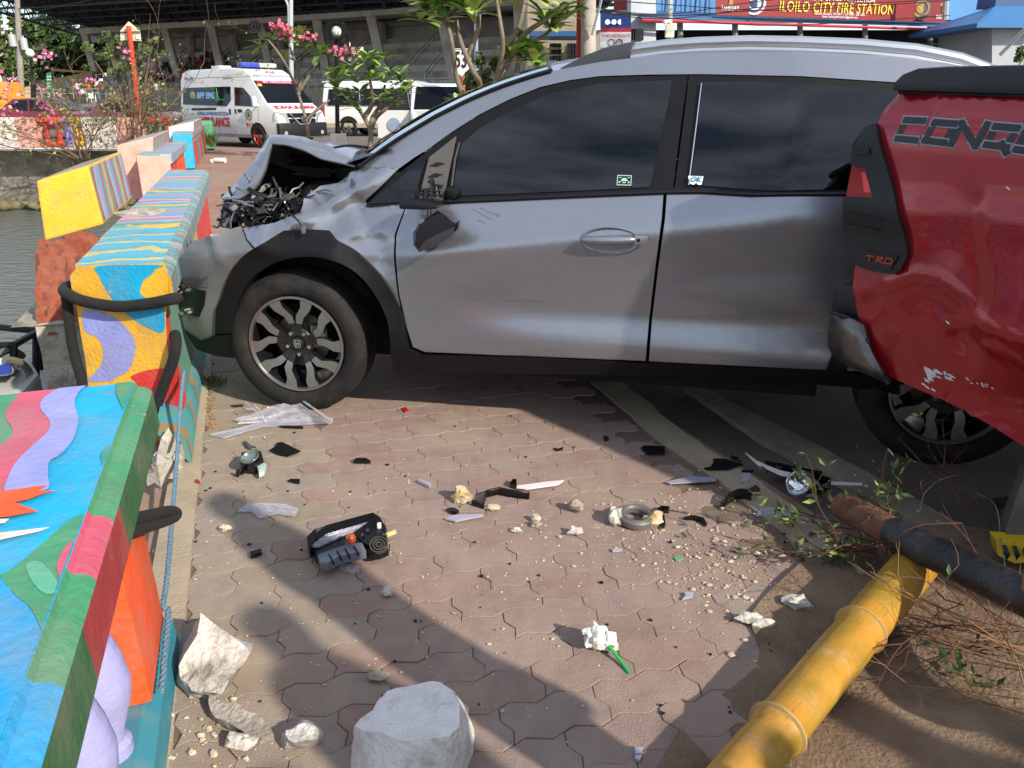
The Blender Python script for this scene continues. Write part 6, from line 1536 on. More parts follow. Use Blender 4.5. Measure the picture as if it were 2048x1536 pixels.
# round emblem on the beam (plain seal)
c=D(508,54,YF(508)-1.5); k=YF(508)*.94/F
em_=thing('round_emblem','round grey seal hung on the grandstand beam','emblem',c); mb=MB(); mb.lathe([(0,.12),(10*k,.12),(11*k,.05),(11*k,-.1),(0,-.1)],c,(-.3,-1,0),24); mb.build('disc',M('seal_grey','8d9298',.6),em_)
mb=MB(); mb.lathe([(8.3*k,.13),(8.3*k,.2),(6.8*k,.2),(6.8*k,.13)],c,(-.3,-1,0),24,close=True); mb.tube([c+Vector((0,-.2,-3*k)),c+Vector((0,-.2,3*k))],2.2*k,6); mb.build('ring',M('seal_dark','50565c',.6),em_)
# ramp wall and its coping
rp_=thing('ramp_wall','beige sloping ramp wall at the left end of the grandstand','wall',D(110,200,96)*1)
mb=MB(); q=[D(-40,222,92),D(185,206,100),D(185,142,100),D(105,158,97),D(28,178,94),D(-40,196,92)]; mb.prism(q,Vector((0,.6,0))); mb.build('wall_panel',M('ramp_beige','b0a07a',.85,var=.1,scale=.8),rp_,smooth=None)
mb=MB(); q=[D(102,137,99),D(190,143,101),D(188,147,101),D(104,142,99)]; mb.prism(q,Vector((0,2,0))); mb.build('coping',M('ramp_coping','b98d5a',.8),rp_,smooth=None)
for a_,b_ in ((20,110),(110,200),(200,290)): rail(rp_,D(a_,198,90),D(b_,196,90),7,.95,.05,m_steelw)
# ---------------------------------------------------------------- people
def skin_mesh(name,joints,edges,mats,matf,sub=1):
    me=bpy.data.meshes.new(name); me.from_pydata([j[0] for j in joints],edges,[]); o=bpy.data.objects.new(name,me); COL.objects.link(o)
    o.modifiers.new('s','SKIN'); s=o.modifiers.new('u','SUBSURF'); s.levels=sub
    sv=me.skin_vertices[0].data
    for i,j in enumerate(joints): sv[i].radius=j[1] if isinstance(j[1],tuple) else (j[1],j[1])
    sv[0].use_root=True
    dg=bpy.context.evaluated_depsgraph_get(); m2=bpy.data.meshes.new_from_object(o.evaluated_get(dg)); bpy.data.objects.remove(o)
    for m in mats: m2.materials.append(m)
    for p in m2.polygons: p.material_index=matf(p.center); p.use_smooth=True
    m2.name=name; return m2
m_skin=M('skin','7a5238',.6,var=.1); m_hair=M('dark_hair','17120f',.7); m_shirt=M('shirt','2c3f66',.8); m_pant=M('trousers','2a2d33',.8)
stand=[((0,0,.95),(.15,.11)),((0,0,1.15),(.14,.10)),((0,.0,1.38),(.17,.10)),((0,0,1.50),.055),((0,-.01,1.57),.075),((0,-.005,1.68),.085),
 ((.19,0,1.38),.055),((.24,.03,1.12),.042),((.26,-.04,.88),.035),((.26,-.06,.80),.03),((-.19,0,1.38),.055),((-.24,.03,1.12),.042),((-.26,-.04,.88),.035),((-.26,-.06,.80),.03),
 ((.09,0,.86),.10),((.10,-.01,.48),.065),((.10,.02,.08),.045),((.11,-.12,.04),.035),((-.09,0,.86),.10),((-.10,-.01,.48),.065),((-.10,.02,.08),.045),((-.11,-.12,.04),.035)]
se=[(0,1),(1,2),(2,3),(3,4),(4,5),(2,6),(6,7),(7,8),(8,9),(2,10),(10,11),(11,12),(12,13),(0,14),(14,15),(15,16),(16,17),(0,18),(18,19),(19,20),(20,21)]
sit=[((0,0,.50),(.16,.12)),((0,-.02,.70),(.15,.11)),((0,-.05,.90),(.17,.10)),((0,-.06,1.02),.055),((0,-.08,1.09),.08),((0,-.075,1.19),.088),
 ((.19,-.05,.90),.055),((.25,-.12,.68),.042),((.14,-.34,.58),.035),((.10,-.40,.58),.03),((-.19,-.05,.90),.055),((-.25,-.12,.68),.042),((-.14,-.34,.58),.035),((-.10,-.40,.58),.03),
 ((.10,-.06,.48),.10),((.13,-.44,.50),.07),((.13,-.46,.08),.045),((.13,-.58,.04),.035),((-.10,-.06,.48),.10),((-.13,-.44,.50),.07),((-.13,-.46,.08),.045),((-.13,-.58,.04),.035)]
def mf_st(c): 
    if c.z>1.62 or (c.z>1.56 and c.y>.02): return 3
    if c.z>1.46: return 0
    if abs(c.x)>.2 and c.z<1.2: return 0
    if c.z>.92: return 1
    return 2 if c.z>.09 else 3
def mf_si(c):
    if c.z>1.14 or (c.z>1.08 and c.y>-.05): return 3
    if c.z>.99: return 0
    if abs(c.x)<.2 and c.y<-.3 and c.z>.55: return 0
    if c.z>.56: return 1
    return 2 if c.z>.09 else 3
me_st=skin_mesh('standing_person',stand,se,[m_skin,m_shirt,m_pant,m_hair],mf_st); me_si=skin_mesh('seated_person',sit,se,[m_skin,m_shirt,m_pant,m_hair],mf_si)
shirts=[M('cloth_%d'%i,c,.85) for i,c in enumerate(('1c1f26','7d2b2b','d2d2cf','2e4a7a','c96a1e','3a3a3c','8f2430','c9b13a','5a2f2c','26323f','a33a3a','191919'))]
pants=[M('legs_%d'%i,c,.85) for i,c in enumerate(('22242a','3b4252','5a5148','15161a'))]
def person(me,p,rz,sh,label,group=None,pa=0,s=1):
    o=bpy.data.objects.new('person',me); COL.objects.link(o); o.location=p; o.rotation_euler=(0,0,rz); o.scale=(s,s,s)
    smat(o,shirts[sh],1); smat(o,pants[pa],2); return tagp(o,label,'person',group)
SHN={0:'black',1:'brick red',5:'charcoal',8:'brown',9:'slate blue',10:'bright red',11:'jet black',6:'crimson',3:'blue'}
def SPL(s): return ('standing' if st_ else 'seated')+' spectator in a '+SHN[s]+' shirt on the '+('lower','lower','middle','middle','upper','top','top')[k]+' grandstand steps'
for i in range(104):   # crowd on the steps
    k=br.choice((1,1,2,2,3,3,4,5,6)); u=br.triangular(268,448,380) if k>1 else br.uniform(268,440)
    if k>=5: u=br.choice((br.gauss(385,14),br.gauss(410,10)))
    L0=stepline(k-1); f=(u-190)/94; i0=int(f); p=L0[i0].lerp(L0[i0+1],f-i0)+Vector((0,.5,0))
    sh_=br.choice((0,0,1,5,8,9,10,11,6,3)); st_=br.random()>=.75
    person(me_st if st_ else me_si,p,br.gauss(.1,.5),sh_,SPL(sh_),'spectators on the grandstand steps',br.randrange(4),1.15)
def stand_at(u,v,Y,sh,label,pa=0,seat=False,rz=0): return person(me_si if seat else me_st,D(u,v,Y),rz,sh,label,None,pa)
stand_at(137,194,88,3,'person in a dark blue shirt standing alone before the ramp wall',3)
stand_at(159,197,86,2,'person in a pale shirt standing right of the blue shirted one',1)
stand_at(168,200,84,2,'seated person in white on a white chair',1,True)
stand_at(182,199,86,4,'person in an orange shirt below the pink flower cluster',1)
stand_at(203,197,88,1,'person in a red shirt near the orange pole',1)
stand_at(210,196,90,7,'person in a yellow top right of the red shirt',3)
stand_at(316,200,80,2,'person in a white shirt bending by the front rail',1)
stand_at(497,150,YF(497),0,'dark dressed person alone on the steps above the ambulance',3)
stand_at(573,152,YF(573),5,'person standing behind the white street lamp pole',3)
# white plastic chair
p=D(182,206,80); wc=thing('plastic_chair','white plastic chair near the seated person','chair',p); mw=M('white_plastic','dcdcd8',.4,var=.05)
mb=MB(); mb.box(p+Z*.42,(.5,.5,.04)); mb.build('seat',mw,wc); mb=MB(); mb.box(p+Vector((0,.24,.68)),(.5,.04,.45)); mb.build('backrest',mw,wc)
for a in (-.22,.22):
    for b in (-.22,.22): mb=MB(); mb.tube([p+Vector((a,b,0)),p+Vector((a,b,.42))],.03,5); mb.build('leg',mw,wc)
# ---------------------------------------------------------------- poles and lamps on the left
up=thing('utility_pole','grey utility pole with two transformer drums at the far left','utility pole',D(43,205,60)); mp_=M('pole_grey','8a857c',.85,var=.15,scale=2)
mb=MB(); mb.tube([D(44,215,60),D(33,-30,60)],[.22,.17],10); mb.build('pole',mp_,up)
for u,v in ((25,80),(48,87)):
    mb=MB(); c=D(u,v,59.7); mb.tube([c-Z*.42,c+Z*.36],.24,12); mb.tube([c+Z*.36,c+Z*.5],.07,6); mb.tube([c,D(37,v,60)],.06,5); mb.build('transformer',M('drum_grey','a3a9a8',.5,var=.08),up)
mb=MB(); mb.tube([D(-30,10,59),D(36,30,60),D(330,-30,58)],.035,4); mb.tube([D(-30,2,59),D(35,18,60),D(700,-20,40)],.03,4); mb.tube([D(0,120,59),D(36,122,60)],.02,4); mb.build('cable',m_dark,up)
gl_=thing('globe_lamp','black lamp post with a white glass globe beyond the pink flowers','lamp post',D(68,225,45)); 
mb=MB(); mb.tube([D(69,228,45),D(66,165,45),D(63,150,45),D(61,113,45)],[.16,.13,.07,.05],8); mb.build('post',m_trim,gl_)
mb=MB(); mb.blob(D(60,106,45),.215,n=16,amp=0); mb.build('globe',M('opal_glass','e9e6dd',.25,var=.03,coat=.4),gl_,smooth=80)
sg2=thing('green_sign','narrow green sign panel on a post before the ramp wall','sign',D(100,210,50)); mb=MB(); mb.tube([D(99,210,50),D(98,148,50)],.05,6); mb.build('post',m_steelw,sg2)
mb=MB(); q=[D(92,146,49.9),D(102,144,49.9),D(104,184,49.9),D(94,182,49.9)]; mb.prism(q,Vector((0,.06,0))); pn=mb.build('panel',M('sign_green','2e6f55',.5,var=.05),sg2,smooth=None)
mb=MB()
for v in (152,158,166,172): mb.add([D(93.5,v,49.85),D(102,v-.5,49.85),D(102.3,v+2.5,49.85),D(93.8,v+3,49.85)],[(0,1,2,3)])
mb.build('sign_lines',M('pale_print','a9c9b8',.6),pn,smooth=None)
# orange pole with the back of a house-shaped sign
op=thing('road_sign','orange pole carrying the pale back of a house shaped sign','road sign',D(281,262,25)); m_or=M('orange_pole','c8401a',.5,var=.12,scale=3,dirt='7a3018',dscale=4,damt=.4)
mb=MB(); mb.tube([D(284,268,25),D(257,52,25)],.072,10); mb.build('pole',m_or,op)
mb=MB(); q=[D(240,62,25.1),D(257,43,25.1),D(280,62,25.1),D(282,84,25.1),D(241,83,25.1)]; mb.prism(q,Vector((0,.03,0))); pp=mb.build('panel',M('sign_back','cfc6ab',.6,var=.08),op,smooth=None)
mb=MB(); mb.tube([D(240,64.5,25.05),D(281,64,25.05)],.018,4); mb.tube([D(241,82,25.05),D(282,83,25.05)],.014,4); mb.build('brace',m_trim,pp)
mb=MB(); q=[D(271,70,25.06),D(280,69,25.06),D(280,78,25.06),D(272,78,25.06)]; mb.prism(q,Vector((0,.01,0))); mb.build('sticker',M('sticker_white','d8e2e6'),pp,smooth=None)
# ---------------------------------------------------------------- far balustrade along the quay
def bal_panel(u0,u1,mat,label,kind,Y=24.3,mat2=None):
    a=D(u0,292,Y); b=D(u1,292,Y); a.z=b.z=-.02; t=thing('balustrade_panel',label,'balustrade',(a+b)/2,'painted balustrade panels on the far quay')
    H_=.86; mb=MB()
    if kind=='solid':
        mb.hexa([a,b,b+Vector((0,.3,0)),a+Vector((0,.3,0))],[p+Z*H_ for p in (a,b,b+Vector((0,.3,0)),a+Vector((0,.3,0)))]); mb.build('panel',mat,t,smooth=None,bevel=.02)
    else:
        for z0,z1 in ((0,.16),(.74,H_)):
            mb.hexa([a+Z*z0,b+Z*z0,b+Vector((0,.28,z0)),a+Vector((0,.28,z0))],[a+Z*z1,b+Z*z1,b+Vector((0,.28,z1)),a+Vector((0,.28,z1))])
        mb.build('rail',mat2 or mat,t,smooth=None)
        n=max(2,int((b-a).length/.27))
        for i in range(n):
            c=a.lerp(b,(i+.5)/n)+Vector((0,.14,.16)); m3=MB(); m3.lathe([(.07,0),(.05,.05),(.1,.2),(.06,.38),(.05,.46),(.08,.58)],c,(0,0,1),10); m3.build('baluster',mat,t)
bal_panel(-40,38,P_['white'],'white solid panel at the left end of the far balustrade','solid')
bal_panel(38.5,80,P_['rose'],'pale pink solid panel of the far balustrade','solid')
bal_panel(80.5,131,P_['red'],'red and orange baluster panel of the far balustrade','b',mat2=P_['orange'])
bal_panel(131.5,146,P_['purple'],'narrow blue violet post of the far balustrade','b')
bal_panel(146.5,170,P_['yellow'],'yellow baluster panel of the far balustrade','b')
bal_panel(170.5,238,P_['white'],'white solid panel behind the bare shrub stems','solid',mat2=None)
bal_panel(238.5,292,P_['rose'],'pink solid panel beside the orange pole foot','solid')
bal_panel(292.5,330,P_['green'],'green baluster panel right of the orange pole','b',mat2=P_['red'])
bal_panel(330.5,343,P_['red'],'red end panel of the far balustrade by the pink block','b')
# ---------------------------------------------------------------- bougainvillea on the far quay
m_pink=[M('bract_pink','c9649a',.6,var=.2),M('bract_light','e88fa8',.6,var=.2)]
m_dry=M('dry_stem','64503f',.9,var=.2,scale=6)
def shrub(label,base,tips,lvl,flowers,seed,leafn):
    r=random.Random(seed); b=base; t=thing('bougainvillea',label,'shrub',b); ms,ml,mf=MB(),MB(),MB()
    def grow(p,d,l,rad,dep):
        path=[p]; q=p.copy(); n=5
        for i in range(n):
            d=(d+Vector((r.gauss(0,.22),r.gauss(0,.22),r.gauss(0,.18)))).normalized(); q=q+d*l/n; path.append(q.copy())
            if dep>0 and r.random()<.62: grow(q,d+Vector((r.gauss(0,.8),r.gauss(0,.8),r.gauss(.1,.6))),l*r.uniform(.4,.7),rad*.6,dep-1)
            if dep<=1 and r.random()<leafn*.6:
                for _ in range(2):
                    a=Vector((r.gauss(0,1),r.gauss(0,1),r.gauss(0,1))).normalized(); s=r.uniform(.025,.06); o=a.orthogonal().normalized()*s; e=a.cross(o)*.6
                    c=q+Vector((r.gauss(0,.08),r.gauss(0,.08),r.gauss(0,.08))); ml.add([c+o,c+e,c-o,c-e],[(0,1,2,3)],r.choice((0,0,1,2)))
        ms.tube(path,[rad*(1-.5*i/n) for i in range(n+1)],5,cap=False)
    for tip in tips:
        tip=Vector(tip); d=tip-b; grow(b+Vector((r.gauss(0,.1),r.gauss(0,.1),0)),d.normalized(),d.length*.9,.020,lvl)
    for c,n,s in flowers:
        for i in range(int(n*.6)):
            p=Vector(c)+Vector((r.gauss(0,s),r.gauss(0,s),r.gauss(0,s))); a=Vector((r.gauss(0,1),r.gauss(0,1),r.gauss(0,1))).normalized(); q=r.uniform(.035,.07); o=a.orthogonal().normalized()*q; e=a.cross(o)
            mf.add([p+o,p+e*.9,p-o*.8,p-e*.9],[(0,1,2,3)],r.choice((0,0,1)))
    ms.build('stems',m_dry,t,smooth=60); ml.build('leaves',[M('boug_leaf','5f7a3a',.6,var=.25,scale=3),M('boug_yellow','8c8a4a',.6,var=.2),M('boug_brown','7d5a44',.7,var=.2)],t,smooth=None,kind='stuff')
    if mf.f: mf.build('flowers',m_pink,t,smooth=None,kind='stuff')
Yb=22.5
shrub('bougainvillea with pink blossoms overhanging the left end of the far quay',D(165,318,Yb),[D(u,v,Yb+br.uniform(-1,1.2)) for u,v in ((30,235),(60,190),(95,215),(125,180),(20,270),(150,170),(110,250),(185,210),(70,260),(200,175),(70,150),(140,235))],3,
 [(D(u,v,Yb-.3),n,.16) for u,v,n in ((15,168,20),(20,186,26),(16,205,24),(27,197,14),(18,226,14),(84,108,30),(95,118,14),(92,216,18),(82,222,10),(110,222,12),(104,188,12),(170,155,24),(5,95,6))],5,.28)
shrub('tangled bare bougainvillea around the orange pole foot',D(272,292,Yb),[D(u,v,Yb+br.uniform(-1,1.2)) for u,v in ((200,170),(230,150),(260,160),(300,150),(330,200),(300,230),(225,215),(350,235),(250,215),(190,250),(395,60),(280,120),(310,185))],3,
 [(D(247,103,Yb-.3),26,.12)],9,.3)
tf=MB()
# leafy upper boughs behind the house sign
for u,v,n_,s in ((225,105,120,.6),(245,125,120,.55),(300,95,90,.5),(215,85,60,.4),(190,120,60,.5)):
    crown(tf,D(u,v,25.5),s*1.3,s,s*.7,n_,.10,u,(1,1,3,0))
tt=thing('small_tree','yellow green small tree behind the house shaped sign','tree',D(262,262,25.6)); tf.build('crown',m_lf,tt,smooth=None,kind='stuff')
mb=MB(); b=D(262,268,25.6)
for u,v in ((225,108),(245,128),(300,97),(215,90),(190,122)): mb.tube(spline([b,D((262+u)/2+6,190,25.6),D(u,v,25.6)],4),[.06-.005*i for i in range(9)],5)
mb.build('trunk',m_dry,tt)
# ================================================================ VEHICLES BEHIND
m_vwhite=M('van_white','dcdcd8',.3,var=.03,coat=.6); m_vred=M('car_red',(.20,.012,.022),.3,var=.05,coat=.7,metal=.2); m_vglass=M('car_glass','0c0f12',.08,var=.05,spec=.35,coat=.0)
m_blk=M('bumper_black','17181a',.5,var=.1); m_lampc=M('headlamp','c9ced2',.12,metal=.5,var=.1,coat=.8)
class Veh:
    def __init__(s,name,label,cat,prof,W_,belt,tum,mat,group=None,bev=.06):
        s.t=thing(name,label,cat,(0,0,0),group); s.W=W_/2; s.belt=belt; s.tum=tum
        mb=MB(); n=len(prof); L_=[Vector((x,-s.y(z),z)) for x,z in prof]; R_=[Vector((x,s.y(z),z)) for x,z in prof]
        mb.v=L_+R_; mb.f=[list(range(n)),[n+i for i in reversed(range(n))]]+[[i,(i+1)%n,n+(i+1)%n,n+i] for i in range(n)]; mb.m=[0]*len(mb.f)
        s.body=mb.build('body',mat,s.t,smooth=32,bevel=bev)
    def y(s,z): return s.W-s.tum*max(0,z-s.belt)-.10*max(0,.55-z)
    def side(s,name,pts,mat,off=.006,th=.02,sides=(-1,1),parent=None):
        o=None
        for sd in sides:
            mb=MB(); mb.prism([Vector((x,sd*(s.y(z)+off),z)) for x,z in pts],Vector((0,-sd*th,0))); o=mb.build(name,mat,parent or s.t,smooth=None)
        return o
    def wheels(s,xs,r,rimm,w=.2):
        for x in xs:
            for sd in (-1,1):
                c=Vector((x,sd*(s.W-.08),r)); ax=Vector((0,sd,0)); mb=MB(); mb.lathe([(r*.62,.07),(r*.72,.10),(r*.93,.10),(r,.06),(r,-.1),(r*.6,-.1)],c,ax,28); wh=mb.build('wheel',m_rubber,s.t)
                mb=MB(); mb.lathe([(r*.64,.085),(r*.6,.05),(r*.58,.0),(0,-.0)],c,ax,24); 
                for k in range(6):
                    a=k*math.pi/3; d=Vector((math.cos(a),0,math.sin(a))); e=Vector((-math.sin(a),0,math.cos(a)))
                    mb.add([c+ax*.06+d*r*.1+e*r*.09,c+ax*.06+d*r*.1-e*r*.09,c+ax*.07+d*r*.62-e*r*.09,c+ax*.07+d*r*.62+e*r*.09],[(0,1,2,3)])
                mb.lathe([(r*.2,.05),(r*.2,.075),(0,.08)],c,ax,14); mb.build('rim',rimm,wh)
                s.side('wheel_arch',[(x+math.cos(a)*r*1.2,max(.2,r+math.sin(a)*r*1.2)) for a in [math.pi*i/12 for i in range(13)]]+[(x-r*1.2,.22),(x+r*1.2,.22)],m_dark,off=-.012 if False else .003,th=.05,sides=(sd,))
    def place(s,loc,rz): s.t.location=loc; s.t.rotation_euler=(0,0,rz)
# ---- ambulance
A=Veh('ambulance','white high roof ambulance with red lettering and blue roof beacon','ambulance',[(-2.58,.32),(-2.58,1.0),(-2.52,1.95),(-2.42,2.18),(-2.1,2.27),(.2,2.29),(.95,2.24),(1.25,2.08),(1.42,1.93),(2.10,1.27),(2.48,1.06),(2.58,.88),(2.60,.38),(2.5,.30)],1.72,1.15,.13,m_vwhite)
A.side('side_window',[(-2.38,1.24),(-2.35,1.74),(.28,1.76),(.30,1.36),(.08,1.20)],m_vglass)
A.side('door_window',[(.52,1.22),(.50,1.74),(.95,1.72),(1.28,1.50),(1.62,1.18)],m_vglass)
for pts in ([(.38,.42),(.38,2.0),(.395,2.0),(.395,.42)],[(-.95,.42),(-.95,1.2),(-.94,1.2),(-.94,.42)],[(-.1,1.98),(.38,2.0),(.38,2.012),(-.1,1.992)],[(-2.5,.92),(.38,.96),(.38,.966),(-2.5,.926)],[(1.66,.8),(1.66,1.18),(1.67,1.18),(1.67,.8)]): A.side('panel_gap',pts,M('gap_grey','5f6063',.7),off=.004)
A.side('air_slot',[(-1.9,1.06),(-.5,1.08),(-.5,1.15),(-1.9,1.13)],m_blk)
A.side('door_handle',[(.20,.96),(.20,1.12),(.27,1.12),(.27,.96)],m_blk,off=.02); A.side('door_handle',[(.50,.98),(.50,1.12),(.56,1.12),(.56,.98)],m_blk,off=.02); A.side('door_handle',[(.66,1.02),(.66,1.12),(.86,1.11),(.88,1.03)],m_blk,off=.02)
A.side('sill_strip',[(-2.55,.30),(-2.55,.40),(2.3,.40),(2.3,.30)],M('sill_grey','8d8f90',.5),off=.004)  # grey strip along the lower edge of both sides
A.side('marker_lamp',[(-2.25,1.98),(-2.25,2.06),(-2.08,2.06),(-2.08,1.98)],m_tail,off=.02); A.side('marker_lamp',[(-1.95,1.98),(-1.95,2.06),(-1.78,2.06),(-1.78,1.98)],M('blue_lamp','2a4fb0',.2,coat=.6),off=.02)
mb=MB(); mb.hexa([(1.44,-.74,1.90),(2.08,-.80,1.28),(2.08,.80,1.28),(1.44,.74,1.90)],[(1.46,-.74,1.92),(2.10,-.80,1.30),(2.10,.80,1.30),(1.46,.74,1.92)]); ws=mb.build('windscreen',m_vglass,A.t,smooth=None)
sd_=Vector((.64,0,-.62)).normalized()
mb=MB(); n_=Vector((.62,0,.64)).normalized()
def wsp(k,y,o): return Vector((1.45,0,1.91))+sd_*k+Vector((0,y,0))+n_*o
mb.add([wsp(.02,-.72,.03),wsp(.02,.72,.03),wsp(.15,.72,.03),wsp(.15,-.72,.03)],[(0,1,2,3)]); mb.build('sun_strip',M('strip_red','7a1c28',.4),ws,smooth=None)
mb=MB(); text_mesh('BFP AMBULANCE',.11,wsp(.085,0,.036),(0,1,0),-sd_,mb,bold=.004,width=1.0); mb.build('strip_writing',M('strip_pink','d8a0b0',.5),ws,smooth=None)
mb=MB(); mb.add([wsp(.16,-.74,.032),wsp(.16,-.60,.032),wsp(.25,-.60,.032),wsp(.25,-.76,.032)],[(0,1,2,3)]); mb.build('sticker',M('sticker_yellow','c9a53a',.5),ws,smooth=None)
mb=MB(); mb.box((2.56,0,.55),(.16,1.74,.40)); mb.build('bumper',m_blk,A.t,bevel=.05)
mb=MB(); mb.hexa([(2.56,-.46,.60),(2.62,-.42,.60),(2.62,.42,.60),(2.56,.46,.60)],[(2.48,-.56,1.03),(2.56,-.54,1.0),(2.56,.54,1.0),(2.48,.56,1.03)]); gr_=mb.build('grille',m_gloss,A.t,smooth=None)
mb=MB()
for z in (.68,.76,.84,.92): mb.tube([(2.635,-.42,z),(2.635,.42,z)],.012,4)
mb.build('grille_bar',M('grille_chrome','4a4d50',.3,metal=.8),gr_)
mb=MB(); mb.tube([(2.60,-.42,.99),(2.66,-.16,.70),(2.66,.16,.70),(2.60,.42,.99)],.025,6); mb.lathe([(.085,0),(.085,.03),(.06,.03),(.06,0)],(2.63,0,.85),(1,0,.1),20,close=True); mb.box((2.65,0,.85),(.02,.2,.035)); mb.build('front_badge',m_chrome,gr_)
for s_ in (-1,1):
    mb=MB(); mb.prism([Vector((2.60,s_*.46,.72)),Vector((2.585,s_*.56,1.02)),Vector((2.45,s_*.86,1.06)),Vector((2.42,s_*.87,.86)),Vector((2.54,s_*.8,.76))],Vector((.03,s_*.012,.0))); mb.build('headlamp',m_lampc,A.t,smooth=None)
    mb=MB(); mb.lathe([(.06,.02),(0,.03)],(2.63,s_*.66,.46),(1,0,0),12); mb.build('fog_lamp',m_lampc,A.t)
    mb=MB(); mb.box((1.72,s_*1.0,1.34),(.10,.12,.28)); mb.tube([(1.66,s_*.84,1.22),(1.72,s_*.98,1.26)],.03,5); mb.build('side_mirror',m_vwhite if s_<0 else m_blk,A.t,bevel=.02)
# beacon: blue half and clear half
mb=MB(); mb.box((.62,-.30,2.37),(.26,.62,.13)); bc=mb.build('beacon',M('beacon_blue','2f49b8',.2,var=.05,coat=.7),A.t,bevel=.045)
mb=MB(); mb.box((.62,.32,2.37),(.26,.62,.13)); mb.build('beacon_clear',M('beacon_clear','b9bcb4',.2,coat=.7),bc,bevel=.045)
mb=MB(); mb.box((.62,0,2.295),(.16,1.0,.05)); mb.build('beacon_base',m_blk,bc)
mb=MB(); mb.box((-.75,-.35,2.33),(.5,.4,.09)); mb.build('roof_vent',m_vwhite,A.t,bevel=.03)
m_txr=M('letter_red','b3242c',.5); m_txb=M('letter_blue','3f62a8',.5); m_txl=M('letter_sky','7fb4e0',.5); m_txg=M('letter_green','3aa05a',.5)
def side_text(body,x,z,size,mat,name,w=None,bold=.006):
    mb=MB(); text_mesh(body,size,Vector((x,-(A.y(z)+.009),z)),(1,0,0),(0,.13 if z>1.15 else 0,1),mb,0,.0,bold,width=w); return mb.build(name,mat,A.t,smooth=None)
side_text('AMBULANCE',-.72,.72,.36,m_txr,'lettering',1.75,.016); side_text('BUREAU OF FIRE PROTECTION',-.72,.97,.15,m_txb,'lettering',1.72,.005); side_text('BFP EMS',-1.05,1.50,.24,m_txl,'lettering',.98,.012); side_text('911',1.18,.66,.19,m_txr,'lettering',.32,.006)
mb=MB(); y=-(A.y(1.45)+.012); mb.tube([Vector((x,y-.0,z)) for x,z in ((-.60,1.40),(-.48,1.40),(-.44,1.30),(-.40,1.72),(-.36,1.26),(-.32,1.44),(-.28,1.38),(-.05,1.38))],.012,4); mb.build('pulse_line',m_txg,A.t)
def roundel(x,z,r):
    c=Vector((x,-(A.y(z)+.010),z)); mb=MB(); mb.lathe([(r,0),(r,.006),(0,.006)],c,(0,-1,0),24); o=mb.build('emblem',M('emblem_cream','c9c3a0',.5),A.t,smooth=None)
    mb=MB(); mb.lathe([(r*.98,.007),(r*.98,.010),(r*.78,.010),(r*.78,.007)],c,(0,-1,0),24,close=True); mb.box(c+Vector((0,-.01,-.1*r)),(r*.7,.004,r*.5)); mb.tube([c+Vector((0,-.01,-.4*r)),c+Vector((0,-.01,.5*r))],r*.16,6); mb.build('emblem_ring',M('emblem_ring','5f6a4a',.5),o,smooth=None)
roundel(1.20,.96,.17); roundel(-1.80,1.50,.16)
mb=MB(); hn=Vector((.21,0,.38)).normalized(); hd_=Vector((.38,0,-.21)).normalized(); text_mesh('AMBULANCE',.24,Vector((2.30,0,1.163))+hn*.012,(0,-1,0),-hd_,mb,0,.0,.011,width=1.5); mb.build('mirrored_lettering',m_txr,A.t,smooth=None)
mb=MB(); fn=Vector((.2,0,.17)); text_mesh('BUREAU OF FIRE PROTECTION',.10,(1.335,0,2.03),(0,1,0),(-.3,0,.28),mb,0,.035,.003,width=1.35); mb.build('lettering',m_txb,A.t,smooth=None)
mb=MB(); text_mesh('426',.17,(1.17,.05,2.135),(0,1,0),(-.3,0,.16),mb,0,.035,.005,width=.36); mb.build('lettering',m_txr,A.t,smooth=None)
A.wheels((-1.55,1.55),.34,M('rim_red','b8261c',.4,var=.05))
h38=R(-38); hv=Vector((math.cos(h38),math.sin(h38),0)); lv=Vector((-hv.y,hv.x,0)); Cc=Vector((-6.75,23.5,GZ))
A.place(Cc-hv*2.6+lv*.86,h38)
# ---- white van behind it
V=Veh('white_van','plain white van with dark side windows parked right of the ambulance','van',[(-2.6,.35),(-2.62,1.0),(-2.5,1.95),(-2.3,2.08),(1.2,2.1),(1.5,2.0),(2.2,1.2),(2.65,1.0),(2.7,.4)],1.88,1.1,.14,m_vwhite)
V.side('side_window',[(-2.35,1.18),(-2.28,1.78),(-1.0,1.8),(-1.0,1.18)],m_vglass); V.side('side_window',[(-.94,1.18),(-.94,1.8),(.35,1.8),(.35,1.18)],m_vglass); V.side('door_window',[(.5,1.18),(.5,1.78),(1.2,1.76),(1.72,1.2)],m_vglass)
V.side('tail_lamp',[(-2.60,.75),(-2.58,1.3),(-2.48,1.3),(-2.50,.75)],m_tail,off=.01); V.side('lower_trim',[(-2.55,.33),(-2.55,.5),(2.6,.5),(2.6,.33)],M('beige_trim','b3a68c',.6),off=.004)
V.side('panel_gap',[(.42,.5),(.42,1.9),(.435,1.9),(.435,.5)],M('gap_grey','5f6063'),off=.004); V.wheels((-1.5,1.6),.35,m_mach)
mb=MB(); mb.box((-2.45,0,2.06),(.3,1.5,.06)); mb.build('spoiler',m_vwhite,V.t,bevel=.02)
V.place(D(655,262,33)+Vector((2.6,.3,0))*1.0,R(-12)); V.t.location.z=GZ
